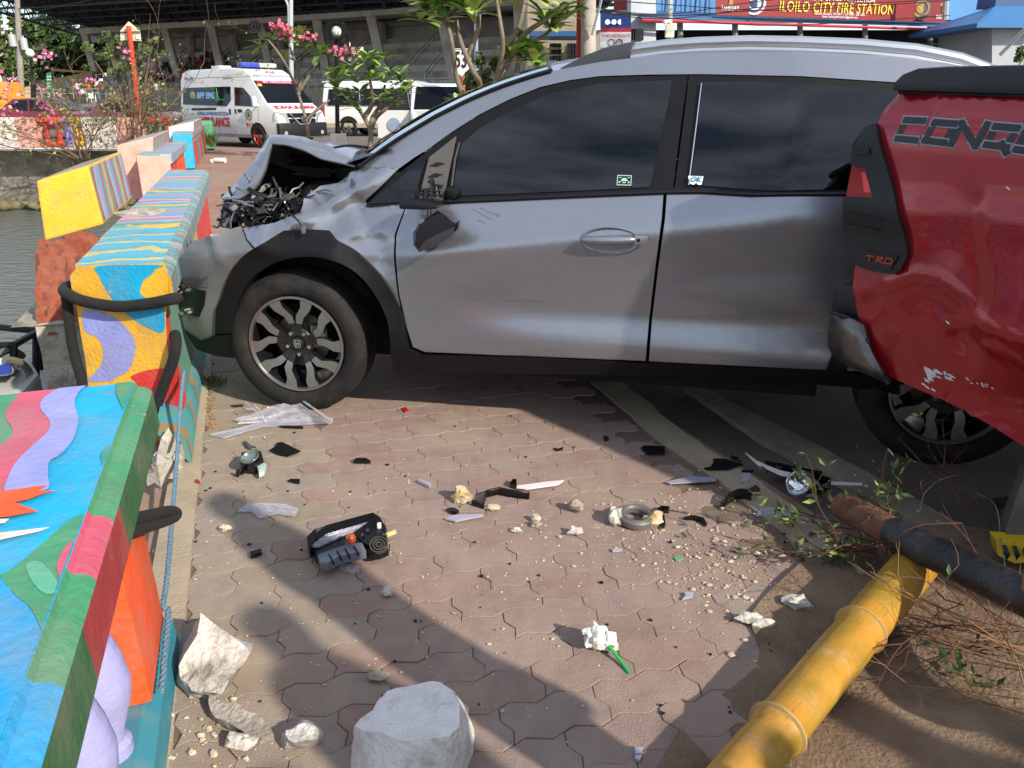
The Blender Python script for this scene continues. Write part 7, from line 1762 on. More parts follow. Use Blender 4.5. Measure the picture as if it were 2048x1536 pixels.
# ---- white pickup truck facing us beside the frangipani
U=Veh('white_suv','white and blue striped utility car facing the camera with its door ajar','car',[(-2.4,.4),(-2.4,1.1),(-2.2,1.75),(.2,1.78),(.45,1.7),(1.05,1.12),(2.1,1.0),(2.3,.85),(2.35,.42)],1.84,1.05,.16,m_vwhite)
mb=MB(); mb.hexa([(.46,-.70,1.68),(1.02,-.82,1.14),(1.02,.82,1.14),(.46,.70,1.68)],[(.49,-.70,1.70),(1.05,-.82,1.16),(1.05,.82,1.16),(.49,.70,1.70)]); w2=mb.build('windscreen',m_vglass,U.t,smooth=None)
mb=MB(); mb.box((.80,.25,1.40),(.02,.05,.3)); mb.build('hanging_tag',M('tag_teal','5fb0b8',.6),w2)
U.side('side_window',[(-.9,1.12),(-.9,1.6),(.2,1.62),(.75,1.14)],m_vglass); U.wheels((-1.5,1.5),.36,m_mach)
for s_ in (-1,1):
    mb=MB(); mb.prism([Vector((2.36,s_*.55,.72)),Vector((2.33,s_*.55,.92)),Vector((2.1,s_*.90,.96)),Vector((2.2,s_*.90,.74))],Vector((.02,s_*.01,0))); hl2=mb.build('headlamp',m_lampc,U.t,smooth=None)
    mb=MB(); mb.lathe([(.085,.0),(.085,.02),(0,.02)],(2.33,s_*.68,.82),(1,s_*.3,0),16); mb.build('lamp_ring',m_gloss,hl2)
mb=MB(); mb.box((2.36,0,.55),(.1,1.75,.3)); mb.build('bumper',m_blk,U.t,bevel=.04)
mb=MB(); mb.box((2.34,0,.83),(.06,1.0,.18)); mb.build('grille',m_gloss,U.t,bevel=.02)
mb=MB(); mb.hexa([(.9,-.95,.45),(.55,-1.75,.45),(.5,-1.72,.45),(.85,-.92,.45)],[(.9,-.93,1.12),(.55,-1.7,1.12),(.5,-1.68,1.12),(.85,-.90,1.12)]); dr=mb.build('door',m_vwhite,U.t,smooth=None,label='open front door with a round seal')
mb=MB(); mb.tube([(.88,-.90,1.12),(.72,-.95,1.62),(.52,-1.45,1.62),(.52,-1.68,1.12)],.03,5); mb.prism([Vector((.86,-.92,1.13)),Vector((.72,-.96,1.6)),Vector((.54,-1.43,1.6)),Vector((.53,-1.66,1.13))],Vector((-.012,-.0,0))); mb.build('window_frame',m_blk,dr,smooth=None)
mb=MB(); mb.lathe([(.17,.0),(.17,.012),(0,.012)],(.74,-1.33,.78),(.92,-.38,0),20); mb.build('door_seal',M('seal_blue','8fa0b8',.5),dr)
U.place(Vector((-1.85,21.8,GZ)),R(-80))
# ---- red cars and the orange jeepney on the road behind the far quay
def sedan(label,u,Y,rz,mat,group):
    C=Veh('red_car',label,'car',[(-2.15,.35),(-2.18,.8),(-1.6,.98),(-.95,1.42),(.1,1.46),(.9,.98),(1.9,.86),(2.2,.7),(2.2,.35)],1.7,.95,.22,mat,group)
    C.side('side_window',[(-1.35,.99),(-.86,1.36),(-.35,1.38),(-.35,.99)],m_vglass); C.side('side_window',[(-.27,.99),(-.27,1.38),(.1,1.38),(.68,.99)],m_vglass)
    mb=MB(); mb.hexa([(.14,-.60,1.43),(.88,-.78,1.0),(.88,.78,1.0),(.14,.60,1.43)],[(.17,-.60,1.45),(.91,-.78,1.02),(.91,.78,1.02),(.17,.60,1.45)]); mb.build('windscreen',m_vglass,C.t,smooth=None)
    mb=MB(); mb.hexa([(-1.58,-.74,1.0),(-1.0,-.60,1.41),(-1.0,.60,1.41),(-1.58,.74,1.0)],[(-1.61,-.74,1.02),(-1.03,-.60,1.43),(-1.03,.60,1.43),(-1.61,.74,1.02)]); mb.build('rear_screen',m_vglass,C.t,smooth=None)
    C.wheels((-1.3,1.35),.31,m_mach); C.side('headlamp',[(1.95,.68),(1.95,.8),(2.15,.74),(2.15,.66)],m_lampc)
    p=D(u,250,Y); C.place(Vector((p.x,Y,GZ)),rz); return C
sedan('dark red car behind the left bougainvillea',110,31,R(-8),m_vred,'red cars parked behind the far quay')
sedan('dark red car between the orange pole and the ambulance',285,29.5,R(-25),m_vred,'red cars parked behind the far quay')
J=Veh('orange_jeepney','orange and yellow jeepney cut off by the left edge','jeepney',[(-2.2,.5),(-2.2,2.1),(1.2,2.1),(1.3,1.3),(2.2,1.2),(2.3,.5)],1.7,1.2,.02,M('jeep_orange','d0861c',.4,var=.1,coat=.4))
J.side('side_opening',[(-1.9,1.35),(-1.9,1.9),(.9,1.9),(.9,1.35)],m_dark); J.side('stripe',[(-2.2,.95),(-2.2,1.1),(2.2,1.1),(2.2,.95)],M('jeep_yellow','e0c83a',.5)); J.wheels((-1.4,1.5),.36,m_mach)
p=D(-22,235,35); J.place(Vector((p.x,35,GZ)),R(-10))
for i,(u,c) in enumerate(((20,'2e3440'),(52,'20242a'))):
    C=Veh('parked_car','dark parked car behind the lamp post' if i else 'blue black parked car at the foot of the utility pole','car',[(-2.1,.35),(-2.1,.9),(-1.4,1.5),(.3,1.5),(1.1,.95),(2.1,.85),(2.1,.35)],1.7,.95,.2,M('far_car_%d'%i,c,.35,coat=.5),'dark cars parked by the ramp')
    C.side('side_window',[(-1.3,1.0),(-1.1,1.4),(.2,1.4),(.8,1.0)],m_vglass); C.wheels((-1.3,1.3),.31,m_mach); p=D(u,215,66+6*i); C.place(Vector((p.x,66+6*i,0)),R(-5))
# far white car behind the windscreen
C=Veh('white_car','white car roof just above the silver windscreen','car',[(-2.2,.4),(-2.2,1.0),(-1.9,1.7),(.5,1.74),(1.3,1.1),(2.2,.95),(2.25,.4)],1.8,1.0,.18,m_vwhite)
C.side('side_window',[(-1.7,1.08),(-1.6,1.55),(-.6,1.58),(-.6,1.08)],m_vglass); C.side('side_window',[(-.5,1.08),(-.5,1.58),(.4,1.58),(1.0,1.1)],m_vglass); C.wheels((-1.4,1.4),.33,m_mach)
p=D(1060,240,24); C.place(Vector((p.x,24,GZ)),R(-15))
# ================================================================ STREET FURNITURE AND PLANTS IN THE MIDDLE
m_wpole=M('lamp_pole_white','b9c0c4',.4,metal=.3,var=.06)
sl_=thing('street_lamp','tall white street lamp with a curved double arm above the ambulance','street lamp',D(580,262,40)); k=40*.94/F
mb=MB(); mb.tube([Vector((D(583,262,40).x,40,GZ)),D(583,150,40),D(582,60,40),D(582,-60,40)],[.12,.11,.10,.09],10); mb.build('pole',m_wpole,sl_)
mb=MB(); mb.tube(spline([D(577,62,40),D(577,25,40),D(575,8,40),D(566,-6,40),D(540,-25,40)],6),.05,6)
for v in (60,46,32,18,4): mb.tube([D(577,v,40),D(582,v,40)],.035,4)
mb.build('arm',m_wpole,sl_)
t=thing('thin_pole','thin grey blue pole left of the large frangipani','pole',D(952,250,30)); mb=MB(); mb.tube([Vector((D(953,250,30).x,30,GZ)),D(952,20,30)],.07,8); mb.build('pole',M('blue_grey_pole','7f8fa8',.5),t); mb=MB(); mb.tube([D(952,20,30),D(952,12,30)],.09,8); mb.build('cap',m_wpole,t)
bl=thing('lamp_post','black lamp post with caged globe on a white block','lamp post',D(677,290,19)); b=D(678,291,19); 
mb=MB(); mb.hexa([b+Vector((-.16,-.16,0)),b+Vector((.16,-.16,0)),b+Vector((.16,.16,0)),b+Vector((-.16,.16,0))],[p+Z*.27 for p in (b+Vector((-.16,-.16,0)),b+Vector((.16,-.16,0)),b+Vector((.16,.16,0)),b+Vector((-.16,.16,0)))]); mb.build('base_block',M('whitewash','cfc9ba',.8,var=.1,dirt='7d7566',dscale=5,damt=.4),bl,smooth=None,bevel=.01)
mb=MB(); mb.tube([b+Z*.27,b+Z*.5,D(673,76,19)],[.07,.05,.045],10); mb.build('post',m_trim,bl)
mb=MB(); c=D(673,63,19); s_=.165
for a,bb in (((-1,-1),(1,-1)),((1,-1),(1,1)),((1,1),(-1,1)),((-1,1),(-1,-1))):
    for z in (-s_,s_): mb.tube([c+Vector((a[0]*s_,a[1]*s_,z)),c+Vector((bb[0]*s_,bb[1]*s_,z))],.013,4)
    mb.tube([c+Vector((a[0]*s_,a[1]*s_,-s_)),c+Vector((a[0]*s_,a[1]*s_,s_))],.013,4)
    for f in (.33,.66): 
        p_=Vector((a[0],a[1],0)).lerp(Vector((bb[0],bb[1],0)),f)*s_; mb.tube([c+p_-Z*s_,c+p_+Z*s_],.008,4)
mb.box(c-Z*s_,(.34,.34,.02)); mb.build('cage',m_trim,bl,smooth=None)
mb=MB(); mb.blob(c,.11,n=14,amp=0); mb.build('globe',M('opal_glass','e9e6dd'),bl,smooth=80)
# sign 53
s5=thing('number_sign','white shield sign with the number 53 on a red post','road sign',D(926,262,20.5)); mb=MB(); mb.tube([Vector((D(928,262,20.6).x,20.6,GZ)),D(926,120,20.6)],.04,8); mb.build('post',m_or,s5)
q=[D(904,97,20.5),D(942,97,20.5),D(942,143,20.5),D(923,154,20.5),D(904,143,20.5)]; mb=MB(); mb.prism(q,Vector((0,.03,0))); sp=mb.build('panel',M('sign_white','dadad4',.5,var=.04),s5,smooth=None)
mb=MB(); c_=sum(q,Vector())/5; q2=[c_+(p-c_)*.93-Vector((0,.004,0)) for p in q]
for a,bb in zip(q2,q2[1:]+q2[:1]): mb.tube([a,bb],.008,4)
mb.build('border',m_blk,sp)
mb=MB(); text_mesh('53',.52,D(922,121,20.48),(1,0,0),(0,0,1),mb,0,.004,.010,sx=.62); mb.build('number',m_blk,sp,smooth=None)
# planter strip with kerb and weeds
mb=MB(); a=D(560,286,19.3);b=D(1000,288,17); a.z=b.z=0
mb.hexa([Vector((a.x,a.y,-.1)),Vector((b.x,b.y,-.1)),Vector((b.x,b.y+.18,-.1)),Vector((a.x,a.y+.18,-.1))],[Vector((a.x,a.y,.09)),Vector((b.x,b.y,.09)),Vector((b.x,b.y+.18,.09)),Vector((a.x,a.y+.18,.09))]); mb.build('kerb',M('whitewash','cfc9ba'),None,smooth=None,kind='structure',bevel=.015)
mb=MB(); mb.add([Vector((a.x,a.y+.1,-.01)),Vector((b.x,b.y+.1,-.01)),Vector((b.x+.6,b.y+2.6,-.01)),Vector((a.x+.6,a.y+2.8,-.01))],[(0,1,2,3)]); mb.build('planting_bed',m_soil,None,smooth=None,kind='structure')
mb=MB(); r=random.Random(2)
for i in range(900):
    t=r.random(); p=a.lerp(b,t)+Vector((0,r.uniform(.15,1.3),0)); h=r.uniform(.05,.28)*(1+.8*noise.noise(p*1.5)); s_=r.uniform(.02,.045)
    d=Vector((r.gauss(0,.3),r.gauss(0,.3),1)); e=d.cross(Vector((r.gauss(0,1),r.gauss(0,1),0))).normalized()*s_
    mb.add([p,p+d*h*.6+e,p+d*h,p+d*h*.6-e],[(0,1,2,3)],r.choice((0,0,1,3)))
for i in range(120):
    p=D(r.uniform(392,432),r.uniform(281,290),23)+Vector((0,0,0)); h=r.uniform(.1,.4); d=Vector((r.gauss(0,.3),r.gauss(0,.3),1)); e=Vector((.02,0,0)); mb.add([p-e,p+e,p+d*h],[(0,1,2)],r.choice((0,3)))
mb.build('weeds',m_lf,None,smooth=None,kind='stuff',label='weeds along the planter kerb',cat='weeds')
# ---- frangipani
m_fb=M('frangipani_bark','756a5a',.85,var=.25,scale=10,bump=.4,bscale=50,dirt='5f5648',dscale=6,damt=.5)
m_fl=[M('frangi_leaf','6f8f3a',.45,var=.25,scale=4),M('frangi_light','9db35c',.45,var=.2,scale=4),M('frangi_dark','4f6f30',.45,var=.25,scale=4)]
m_ff=[M('frangi_pink','c25f74',.6,var=.15),M('frangi_cream','e8d6a8',.6,var=.1)]
fr_=random.Random(17)
def bigleaf(mb,p,d,l,w,m):
    d=d.normalized(); s=d.cross(Z); 
    if s.length<.05: s=Vector((1,0,0))
    s.normalize(); n=s.cross(d); v=[]
    for i,(t,k) in enumerate(((0,.06),(.25,.62),(.55,1),(.8,.75),(1,.02))):
        c=p+d*l*t-Z*(.22*l*t*t); v+=[c+s*w*k*.5+n*.08*w*k,c,c-s*w*k*.5+n*.08*w*k]
    mb.add(v,[f for i in range(4) for f in ((3*i,3*i+1,3*i+4,3*i+3),(3*i+1,3*i+2,3*i+5,3*i+4))],m)
def rosette(mb,p,n,l,up=.5):
    for i in range(n):
        a=fr_.uniform(0,6.28); bigleaf(mb,p+Z*fr_.uniform(-.05,.05)*l,Vector((math.cos(a),math.sin(a),fr_.gauss(up,.35))),l*fr_.uniform(.7,1.15),l*.30,fr_.choice((0,0,1,2)))
def frangi(label,paths,ros,Y,leaf,nl,flowers=(),r0=.07,group='frangipani trees in the planter'):
    b=D(*paths[0][0],Y); t=thing('frangipani_tree',label,'tree',b,group); mt=MB(); ml=MB(); mf=MB()
    for pth in paths:
        P_3=[D(u,v,Y+(fr_.uniform(-.5,.5) if i>1 else 0)) for i,(u,v) in enumerate(pth)]; P_3=spline(P_3,5); n=len(P_3); mt.tube(P_3,[r0*(1-.6*i/n) for i in range(n)],8)
    for (u,v) in ros: rosette(ml,D(u,v,Y+fr_.uniform(-.5,.5)),nl,leaf)
    for (u,v,m) in flowers:
        c=D(u,v,Y-.3)
        for i in range(26):
            p=c+Vector((fr_.gauss(0,.09),fr_.gauss(0,.09),fr_.gauss(0,.06))); a=Vector((fr_.gauss(0,1),fr_.gauss(0,1),fr_.gauss(0,1))).normalized(); o=a.orthogonal().normalized()*.05; e=a.cross(o); mf.add([p+o,p+e,p-o,p-e],[(0,1,2,3)],m)
    mt.build('trunk',m_fb,t,smooth=60); ml.build('leaves',m_fl,t,smooth=70,kind='stuff')
    if mf.f: mf.build('flowers',m_ff,t,smooth=None,kind='stuff')
R3=lambda a:[(fr_.uniform(a[0],a[2]),fr_.uniform(a[1],a[3])) for _ in range(a[4])]
frangi('low frangipani with a full round crown beside the black lamp post',[[(740,294),(741,262),(728,235),(710,205),(700,180)],[(741,262),(752,235),(775,215),(800,190)],[(741,265),(745,235),(760,210),(770,170)],[(728,235),(745,205),(740,160)]],[(690,150),(675,160),(705,135),(730,125),(755,130),(780,145),(800,165),(810,185),(780,190),(745,160),(715,165),(700,190),(770,165),(790,210),(740,145),(665,145),(720,185),(670,175),(690,200),(710,215),(760,195),(800,150),(815,175),(735,110),(765,115)],17.5,.38,13,[(712,108,1),(681,102,0)],.06)
frangi('thin frangipani with pink flowers in front of the ambulance',[[(617,274),(612,240),(597,190),(572,130),(545,90),(530,75)],[(597,190),(600,150),(585,110),(575,80)],[(600,180),(625,140),(640,110)],[(612,240),(640,215),(660,200)]],[(525,90),(545,80),(575,85),(590,75),(605,70),(615,95),(640,105),(655,110),(570,115)],19,.44,11,[(550,53,0),(567,62,0),(580,72,0),(620,74,0)],.045)
frangi('large frangipani with thick bare limbs above the silver windscreen',[[(950,262),(932,205),(912,150),(902,75),(885,20),(880,-60)],[(968,262),(962,175),(948,145),(922,85),(912,20),(925,-50)],[(985,270),(990,180),(1005,100),(1000,40),(985,-40)],[(990,180),(1040,80),(1090,40),(1130,10)],[(1005,100),(1035,60),(1050,0),(1060,-50)],[(1060,270),(1035,170),(1045,100),(1090,70),(1130,25)],[(922,85),(890,45),(855,30)],[(935,115),(955,60),(960,0)]],
 [(850,25),(840,40),(870,10),(900,5),(930,15),(965,-5),(1000,5),(1050,100),(1060,110),(1045,120),(1075,105),(1020,110),(1030,-5),(1090,35),(1120,20),(1130,40),(1080,0),(1070,125),(890,40),(945,30),(1010,-10),(1100,55)],14.5,.55,13,(),.058)
frangi('leafy young frangipani rising just behind the windscreen edge',[[(940,300),(938,240),(930,205)],[(938,240),(955,205)],[(940,260),(915,215)]],[(930,198),(945,205),(918,205),(960,195)],10.5,.26,12,(),.03)
t=thing('leafy_bush','bright green bush among the large frangipani limbs','bush',D(985,200,15)); mb=MB(); crown(mb,D(975,130,15),.45,.4,.6,420,.07,3,(0,1,1)); mb.build('crown',m_lf,t,smooth=None,kind='stuff'); mb=MB(); mb.tube([D(985,230,15),D(975,140,15)],.03,6); mb.build('trunk',m_fb,t)
# ================================================================ RIGHT-HAND BUILDINGS
cp=thing('concrete_post','thick weathered concrete post above the windscreen','post',D(1178,240,15)); mb=MB(); mb.tube([Vector((D(1180,240,15).x,15,-.05)),D(1177,60,15),D(1176,-60,15)],.135,14); mb.tube([D(1177.5,53,15),D(1177.5,51,15)],.14,14); mb.build('post',M('post_concrete','a8a196',.85,var=.15,scale=4,bump=.4,bscale=30,dirt='7d776b',dscale=3,damt=.5),cp)
mb=MB(); mb.tube([D(1184,70,14.8),D(1200,10,14.6),D(1210,-40,14.4)],.025,5); mb.build('conduit',m_wpole,cp)
rp2=thing('red_post','red steel post touching the concrete post','post',D(1158,240,15.2)); mb=MB(); mb.hexa([D(1152,240,15.2)+Vector((0,0,-.3)),D(1163,240,15.2)+Vector((0,0,-.3)),D(1163,240,15.3)+Vector((0,.05,-.3)),D(1152,240,15.3)+Vector((0,.05,-.3))],[D(1154,-60,15.2),D(1165,-60,15.2),D(1165,-60,15.3),D(1154,-60,15.3)]); mb.build('post',M('post_red','b02a20',.5,var=.1,dirt='6a2018',dscale=3,damt=.3),rp2,smooth=None)
# beige house with grilles
bh=thing('beige_house','beige house with window grilles behind the frangipani limbs','house',D(1100,230,36)); m_bei=M('beige_wall','b3a488',.9,var=.12,scale=1,dirt='8a7d66',dscale=.8,damt=.5)
def wallq(u0,v0,u1,v1,Y0,Y1,mat,par,name,dy=.3):
    mb=MB(); q=[D(u0,v1,Y0),D(u1,v1,Y1),D(u1,v0,Y1),D(u0,v0,Y0)]; mb.prism(q,Vector((0,dy,0))); return mb.build(name,mat,par,smooth=None)
wallq(1055,-40,1165,232,37,36,m_bei,bh,'wall',6)
for u in (1100,1135):
    f=wallq(u,88,u+22,124,36.2,36,m_vglass,bh,'window',.2); mb=MB()
    for i in range(5): mb.tube([D(u+22*i/4,88,35.95),D(u+22*i/4,124,35.95)],.03,4)
    for v in (88,100,112,124): mb.tube([D(u,v,35.95),D(u+22,v,35.95)],.03,4)
    mb.build('window_grille',m_blk,f)
wallq(1060,62,1160,72,34,33,M('awning_blue','3f6a9c',.5,var=.1),bh,'awning',2.4)
# smoke-free notice board
nb=thing('notice_board','blue red and white smoke free notice board','sign',D(1230,235,23)); 
wallq(1201,26,1262,56,23,22.6,M('board_navy','233a7a',.5),nb,'board_top',.06); wallq(1201,56,1262,64,23,22.6,M('board_red','b02a34',.5),nb,'board_stripe',.06); wallq(1201,64,1262,95,23,22.6,M('board_white','cfd0d4',.5),nb,'board_foot',.06)
mb=MB(); xd=(D(1262,60,22.6)-D(1201,60,23)).normalized(); text_mesh('WELCOME TO SMOKE FREE ILOILO CITY',.10,D(1231.5,72,22.77),xd,(0,0,1),mb,0,.02,.003,width=.84); mb.build('lettering',m_txr,nb,smooth=None)
mb=MB()
for u in (1215,1228,1240): mb.lathe([(.065,0),(.065,.02),(0,.02)],D(u,44,22.75),(0,-1,0),14)
text_mesh('iloilo',.10,D(1218,45,22.76),xd,(0,0,1),mb,0,.03,.002); mb.build('board_marks',M('sticker_white','d8e2e6'),nb,smooth=None,kind='stuff')
mb=MB()
for u in (1222,1238): mb.lathe([(.10,0),(.10,.02),(.075,.02),(.075,0)],D(u,86,22.72),(0,-1,0),16,close=True)
mb.build('board_icons',m_blk,nb,smooth=None,kind='stuff')
mb=MB(); 
for u in (1206,1258): mb.tube([Vector((D(u,100,23.1).x,23.1,-.05)),D(u,30,23.1)],.04,6)
mb.build('board_legs',m_steelw,nb,kind='stuff')
# fire station
fs_=thing('fire_station','fire station with blue roof edge and long red banner','building',D(1600,235,27)); m_blu=M('station_blue','2f6a9e',.45,var=.1,scale=1.5); m_blu2=M('station_dark_blue','274f7d',.45,var=.1,scale=1.5)
YS=lambda u:24+ (u-1285)/(1990-1285)*5.0
def fq(u0,v0,u1,v1,mat,name,off=0,dy=.2,par=None,v0b=None,v1b=None):
    mb=MB(); q=[D(u0,v1,YS(u0)+off),D(u1,v1b if v1b is not None else v1,YS(u1)+off),D(u1,v0b if v0b is not None else v0,YS(u1)+off),D(u0,v0,YS(u0)+off)]; mb.prism(q,Vector((0,dy,0))); return mb.build(name,mat,par or fs_,smooth=None)
fq(1262,-60,1312,235,M('station_white','a9aeb4',.8,var=.1,scale=1,dirt='83868a',dscale=1,damt=.5),'side_wall',.2,3)
wv_=fq(1262,58,1286,80,m_vglass,'window',.1,.1); mb=MB()
for i in range(6): mb.tube([D(1262+4.8*i,57,YS(1270)-.0),D(1262+4.8*i,81,YS(1270)-.0)],.02,4)
mb.build('window_grille',m_blk,wv_)
fq(1310,60,2060,235,m_dark,'bay_dark_panel',2.6,.3)  # near-black panel, its colour stands for the shade inside the bay
fq(1300,-60,2060,40,M('station_wall_blue','3a76a8',.6,var=.1,scale=1),'upper_wall',1.2,1.0)
mb=MB(); rows=[]
for i in range(31):
    u=1282+ (2000-1282)*i/30; Y=YS(u); dv=i/30*20
    rows.append([D(u,20+dv*1.3,Y+1.1),D(u,30+dv,Y-.35),D(u,37+dv,Y-.35),D(u,37+dv,Y-.15)])
mb.grid(rows); mb.build('eave',m_blu2,fs_,smooth=None)
mb=MB(); mb.tube([D(1284,40,YS(1284)-.35),D(2000,63,YS(2000)-.35)],.045,6); mb.build('gutter_stripe',M('board_red','b02a34'),fs_)
mb=MB()
for i in range(36):
    u=1305+i*19; 
    if u<1432: mb.tube([D(u,-40,YS(u)+1.0),D(u,22+(u-1285)*.03,YS(u)+.9)],.03,4)
mb.build('roof_ribs',m_blu2,fs_,kind='stuff')
# lattice of bay supports in the shade
for u in (1360,1470,1600,1730,1860):
    mb=MB(); mb.tube([D(u,235,YS(u)+.3),D(u,45,YS(u)+.3)],.09,8); mb.build('bay_post',M('post_grey','77797c',.6),fs_)
ban=thing('red_banner','red fire station banner with yellow capitals hung on the blue eave','banner',D(1660,45,YS(1660)))
_b0=D(1432,10,YS(1432)-.5); _b1=D(1892,25,YS(1892)-.5); _bn=Vector(((_b1-_b0).y,-(_b1-_b0).x,0)).normalized()
if _bn.y>0: _bn=-_bn
def BN(u,v,o=0): return onplane(u,v+(u-1432)*.0325,_b0+_bn*o,_bn)
mb=MB(); q=[BN(1432,30),BN(1892,30),BN(1892,-22),BN(1432,-22)]; mb.prism(q,Vector((0,.04,0))); mb.build('cloth',M('banner_red','7d1019',.55,var=.12,scale=1.5),ban,smooth=None)
bx=(BN(1892,10)-BN(1432,10)).normalized(); by=(BN(1432,-10)-BN(1432,20)).normalized(); 
def bt_(body,u,v,size,w,mat,name,bold=.004): 
    mb=MB(); text_mesh(body,size,BN(u,v,.03),bx,Z,mb,0,.0,bold,width=w*1.0,sp=1.08); mb.build(name,mat,ban,smooth=None)
kk=YS(1660)*.94/F
m_yel=M('banner_yellow','e0c83a',.5); m_wht=M('banner_white','d8d4d4',.5)
bt_('ILOILO CITY FIRE STATION',1677,9,.40,272*kk*1.0,m_yel,'lettering',.004); bt_('Hotline Numbers: 337-3011 / 337-4900 / 335-1883',1680,20.5,.09,120*kk,m_wht,'lettering',.001); bt_('Email: iloilocityfirestation@gmail.com',1680,26,.09,85*kk,m_wht,'lettering',.001)
bt_('TANDUAY',1460,16,.16,38*kk,m_wht,'lettering',.004); bt_('TANDUAY',1880,20,.16,22*kk,m_wht,'lettering',.004); bt_('BUREAU OF FIRE PROTECTION',1680,-9,.14,170*kk,m_wht,'lettering',.003)
for u,r_,a_,b_ in ((1510,20,'d8d8d8','2f3f6a'),(1842,19,'5a5a6a','b08a3a')):
    c=BN(u,4,.05); mb=MB(); r=r_*YS(u)*.94/F; mb.lathe([(r,0),(r,.02),(0,.02)],c,(-.1,-1,0),24); o=mb.build('seal',M('seal_'+a_,a_,.5),ban,smooth=None)
    mb=MB(); mb.lathe([(r*.78,.025),(r*.78,.035),(r*.62,.035),(r*.62,.025)],c,(-.1,-1,0),24,close=True); mb.blob(c-Vector((0,.02,0)),r*.42,n=8,amp=.3,sq=(1,.08,1)); mb.build('seal_ring',M('seal_'+b_,b_,.5),o,smooth=None)
for u in (1462,1888):
    mb=MB(); c=BN(u,2,.04); mb.box(c,(.12,.02,.22)); mb.box(c+Z*.11,(.3,.02,.09)); mb.build('gold_mark',M('gold_print','a8803a',.5),ban,smooth=None)
rb_=thing('red_board','red signboard at the top edge above the notice board','sign',D(1265,0,25)); wallq(1228,-40,1300,20,25,24.6,M('banner_red','7d1019'),rb_,'board',.08); wallq(1228,-40,1250,22,25.2,24.9,M('board_white','cfd0d4'),rb_,'board_back',.05)
gp_=thing('grey_post','grey lamp pole with a small white meter box before the station','post',D(1340,235,21)); mb=MB(); mb.tube([Vector((D(1342,235,21).x,21,-.05)),D(1340,-60,21)],.075,10); mb.build('post',M('post_pale','9fa3a6',.5),gp_)
mb=MB(); mb.box(D(1339.5,62,20.85),(.21,.12,.3)); mb.build('meter_box',M('meter_cream','d4d0b8',.5),gp_,bevel=.01)
mb=MB(); mb.tube([D(1340,40,20.9),D(1328,45,20.8)],.045,8); mb.build('camera_head',M('sticker_white','d8e2e6'),gp_)
mb=MB(); mb.tube([D(1890,40,26),D(1896,-60,26)],.09,8); mb.build('post',M('post_pale','9fa3a6'),None,loc=D(1890,40,26),label='pale pole in front of the right end of the banner',cat='post')
# blue-roofed gate house at the right
gh=thing('gate_house','small pale gate house with a blue hipped roof at the upper right','building',D(2010,235,24)); wallq(1984,44,2075,235,24.5,24.5,M('station_white','a9aeb4'),gh,'wall',3)
mb=MB(); a=D(1955,46,24);b=D(2110,46,24); t1=D(1990,12,25.2); t2=D(2075,12,25.2); bk1=a+Vector((0,4,0)); bk2=b+Vector((0,4,0)); mb.add([a,b,t2,t1,bk1,bk2],[(0,1,2,3),(1,5,2),(5,4,3,2),(4,0,3)]); mb.add([p-Z*.12 for p in (a,b,bk2,bk1)]+[a,b,bk2,bk1],[(0,1,5,4),(1,2,6,5),(2,3,7,6),(3,0,4,7),(0,1,2,3)]); mb.build('roof',m_blu,gh,smooth=None)
mb=MB(); a=D(1990,12,25.2);b=D(2075,12,25.2); mb.hexa([a,b,b+Vector((0,1,0)),a+Vector((0,1,0))],[p+Z*.9 for p in (a,b,b+Vector((0,1,0)),a+Vector((0,1,0)))]); mb.build('lantern',m_blu2,gh,smooth=None)
mb=MB(); mb.tube([D(2000,110,23),D(2048,60,22.6),D(2100,0,22)],.05,6); mb.build('guy_bar',m_steelw,None,loc=D(2000,110,23),label='slanting steel bar by the gate house',cat='bar')
t=thing('leafy_bush','green bush at the right edge above the pickup lid','bush',D(2045,200,20)); mb=MB(); crown(mb,D(2050,110,20),.35,.35,.5,220,.08,8,(0,1,3)); mb.build('crown',m_lf,t,smooth=None,kind='stuff'); mb=MB(); mb.tube([D(2050,230,20),D(2050,120,20)],.03,6); mb.build('trunk',m_fb,t)
# overhead wires on the right
mb=MB(); r=random.Random(6)
for i in range(6):
    v0=r.uniform(-40,40); v1=v0+r.uniform(-30,40); mb.tube(spline([D(1180,v0,15),D(1340,v0+8+r.uniform(0,10),20),D(1560,v1,22),D(1900,v1-20,23)],6),.010,4)
mb.build('overhead_wires',m_dark,None,loc=D(1340,20,20),label='sagging black overhead wires before the fire station',cat='wires')
# building across the street filling the rest of the horizon on the right
lb2=thing('long_building','long plain building closing the view behind the fire station','building',(30,60,0)); wallq(1080,60,2700,215,62,58,M('far_wall','8d8a84',.9,var=.1,scale=.4),lb2,'wall',6)
# ================================================================ BOAT AND LITTER
bo=thing('patrol_boat','grey and blue boat with a black pipe rail moored below the wall','boat',D(20,745,3.9)); zb=D(30,745,3.9).z
def W3(u,v,Y): return D(u,v,Y)
hullm=M('boat_grey','a9a9a2',.5,var=.12,dirt='6f6d66',dscale=4,damt=.4)
mb=MB(); q=[W3(-160,800,3.6),W3(30,800,3.6),W3(78,745,3.9),W3(60,712,4.5),W3(-160,700,4.6)]
mb.prism([p for p in q],Vector((0,0,-1.0))); mb.build('hull',hullm,bo,smooth=30,bevel=.03)
mb=MB(); mb.hexa([W3(-80,760,3.8),W3(26,752,3.85),W3(44,735,4.2),W3(-80,742,4.2)],[W3(-80,722,3.8),W3(18,716,3.85),W3(38,706,4.2),W3(-80,712,4.2)]); mb.build('console',M('boat_white','bfc2c0',.5,var=.1),bo,smooth=30,bevel=.03)
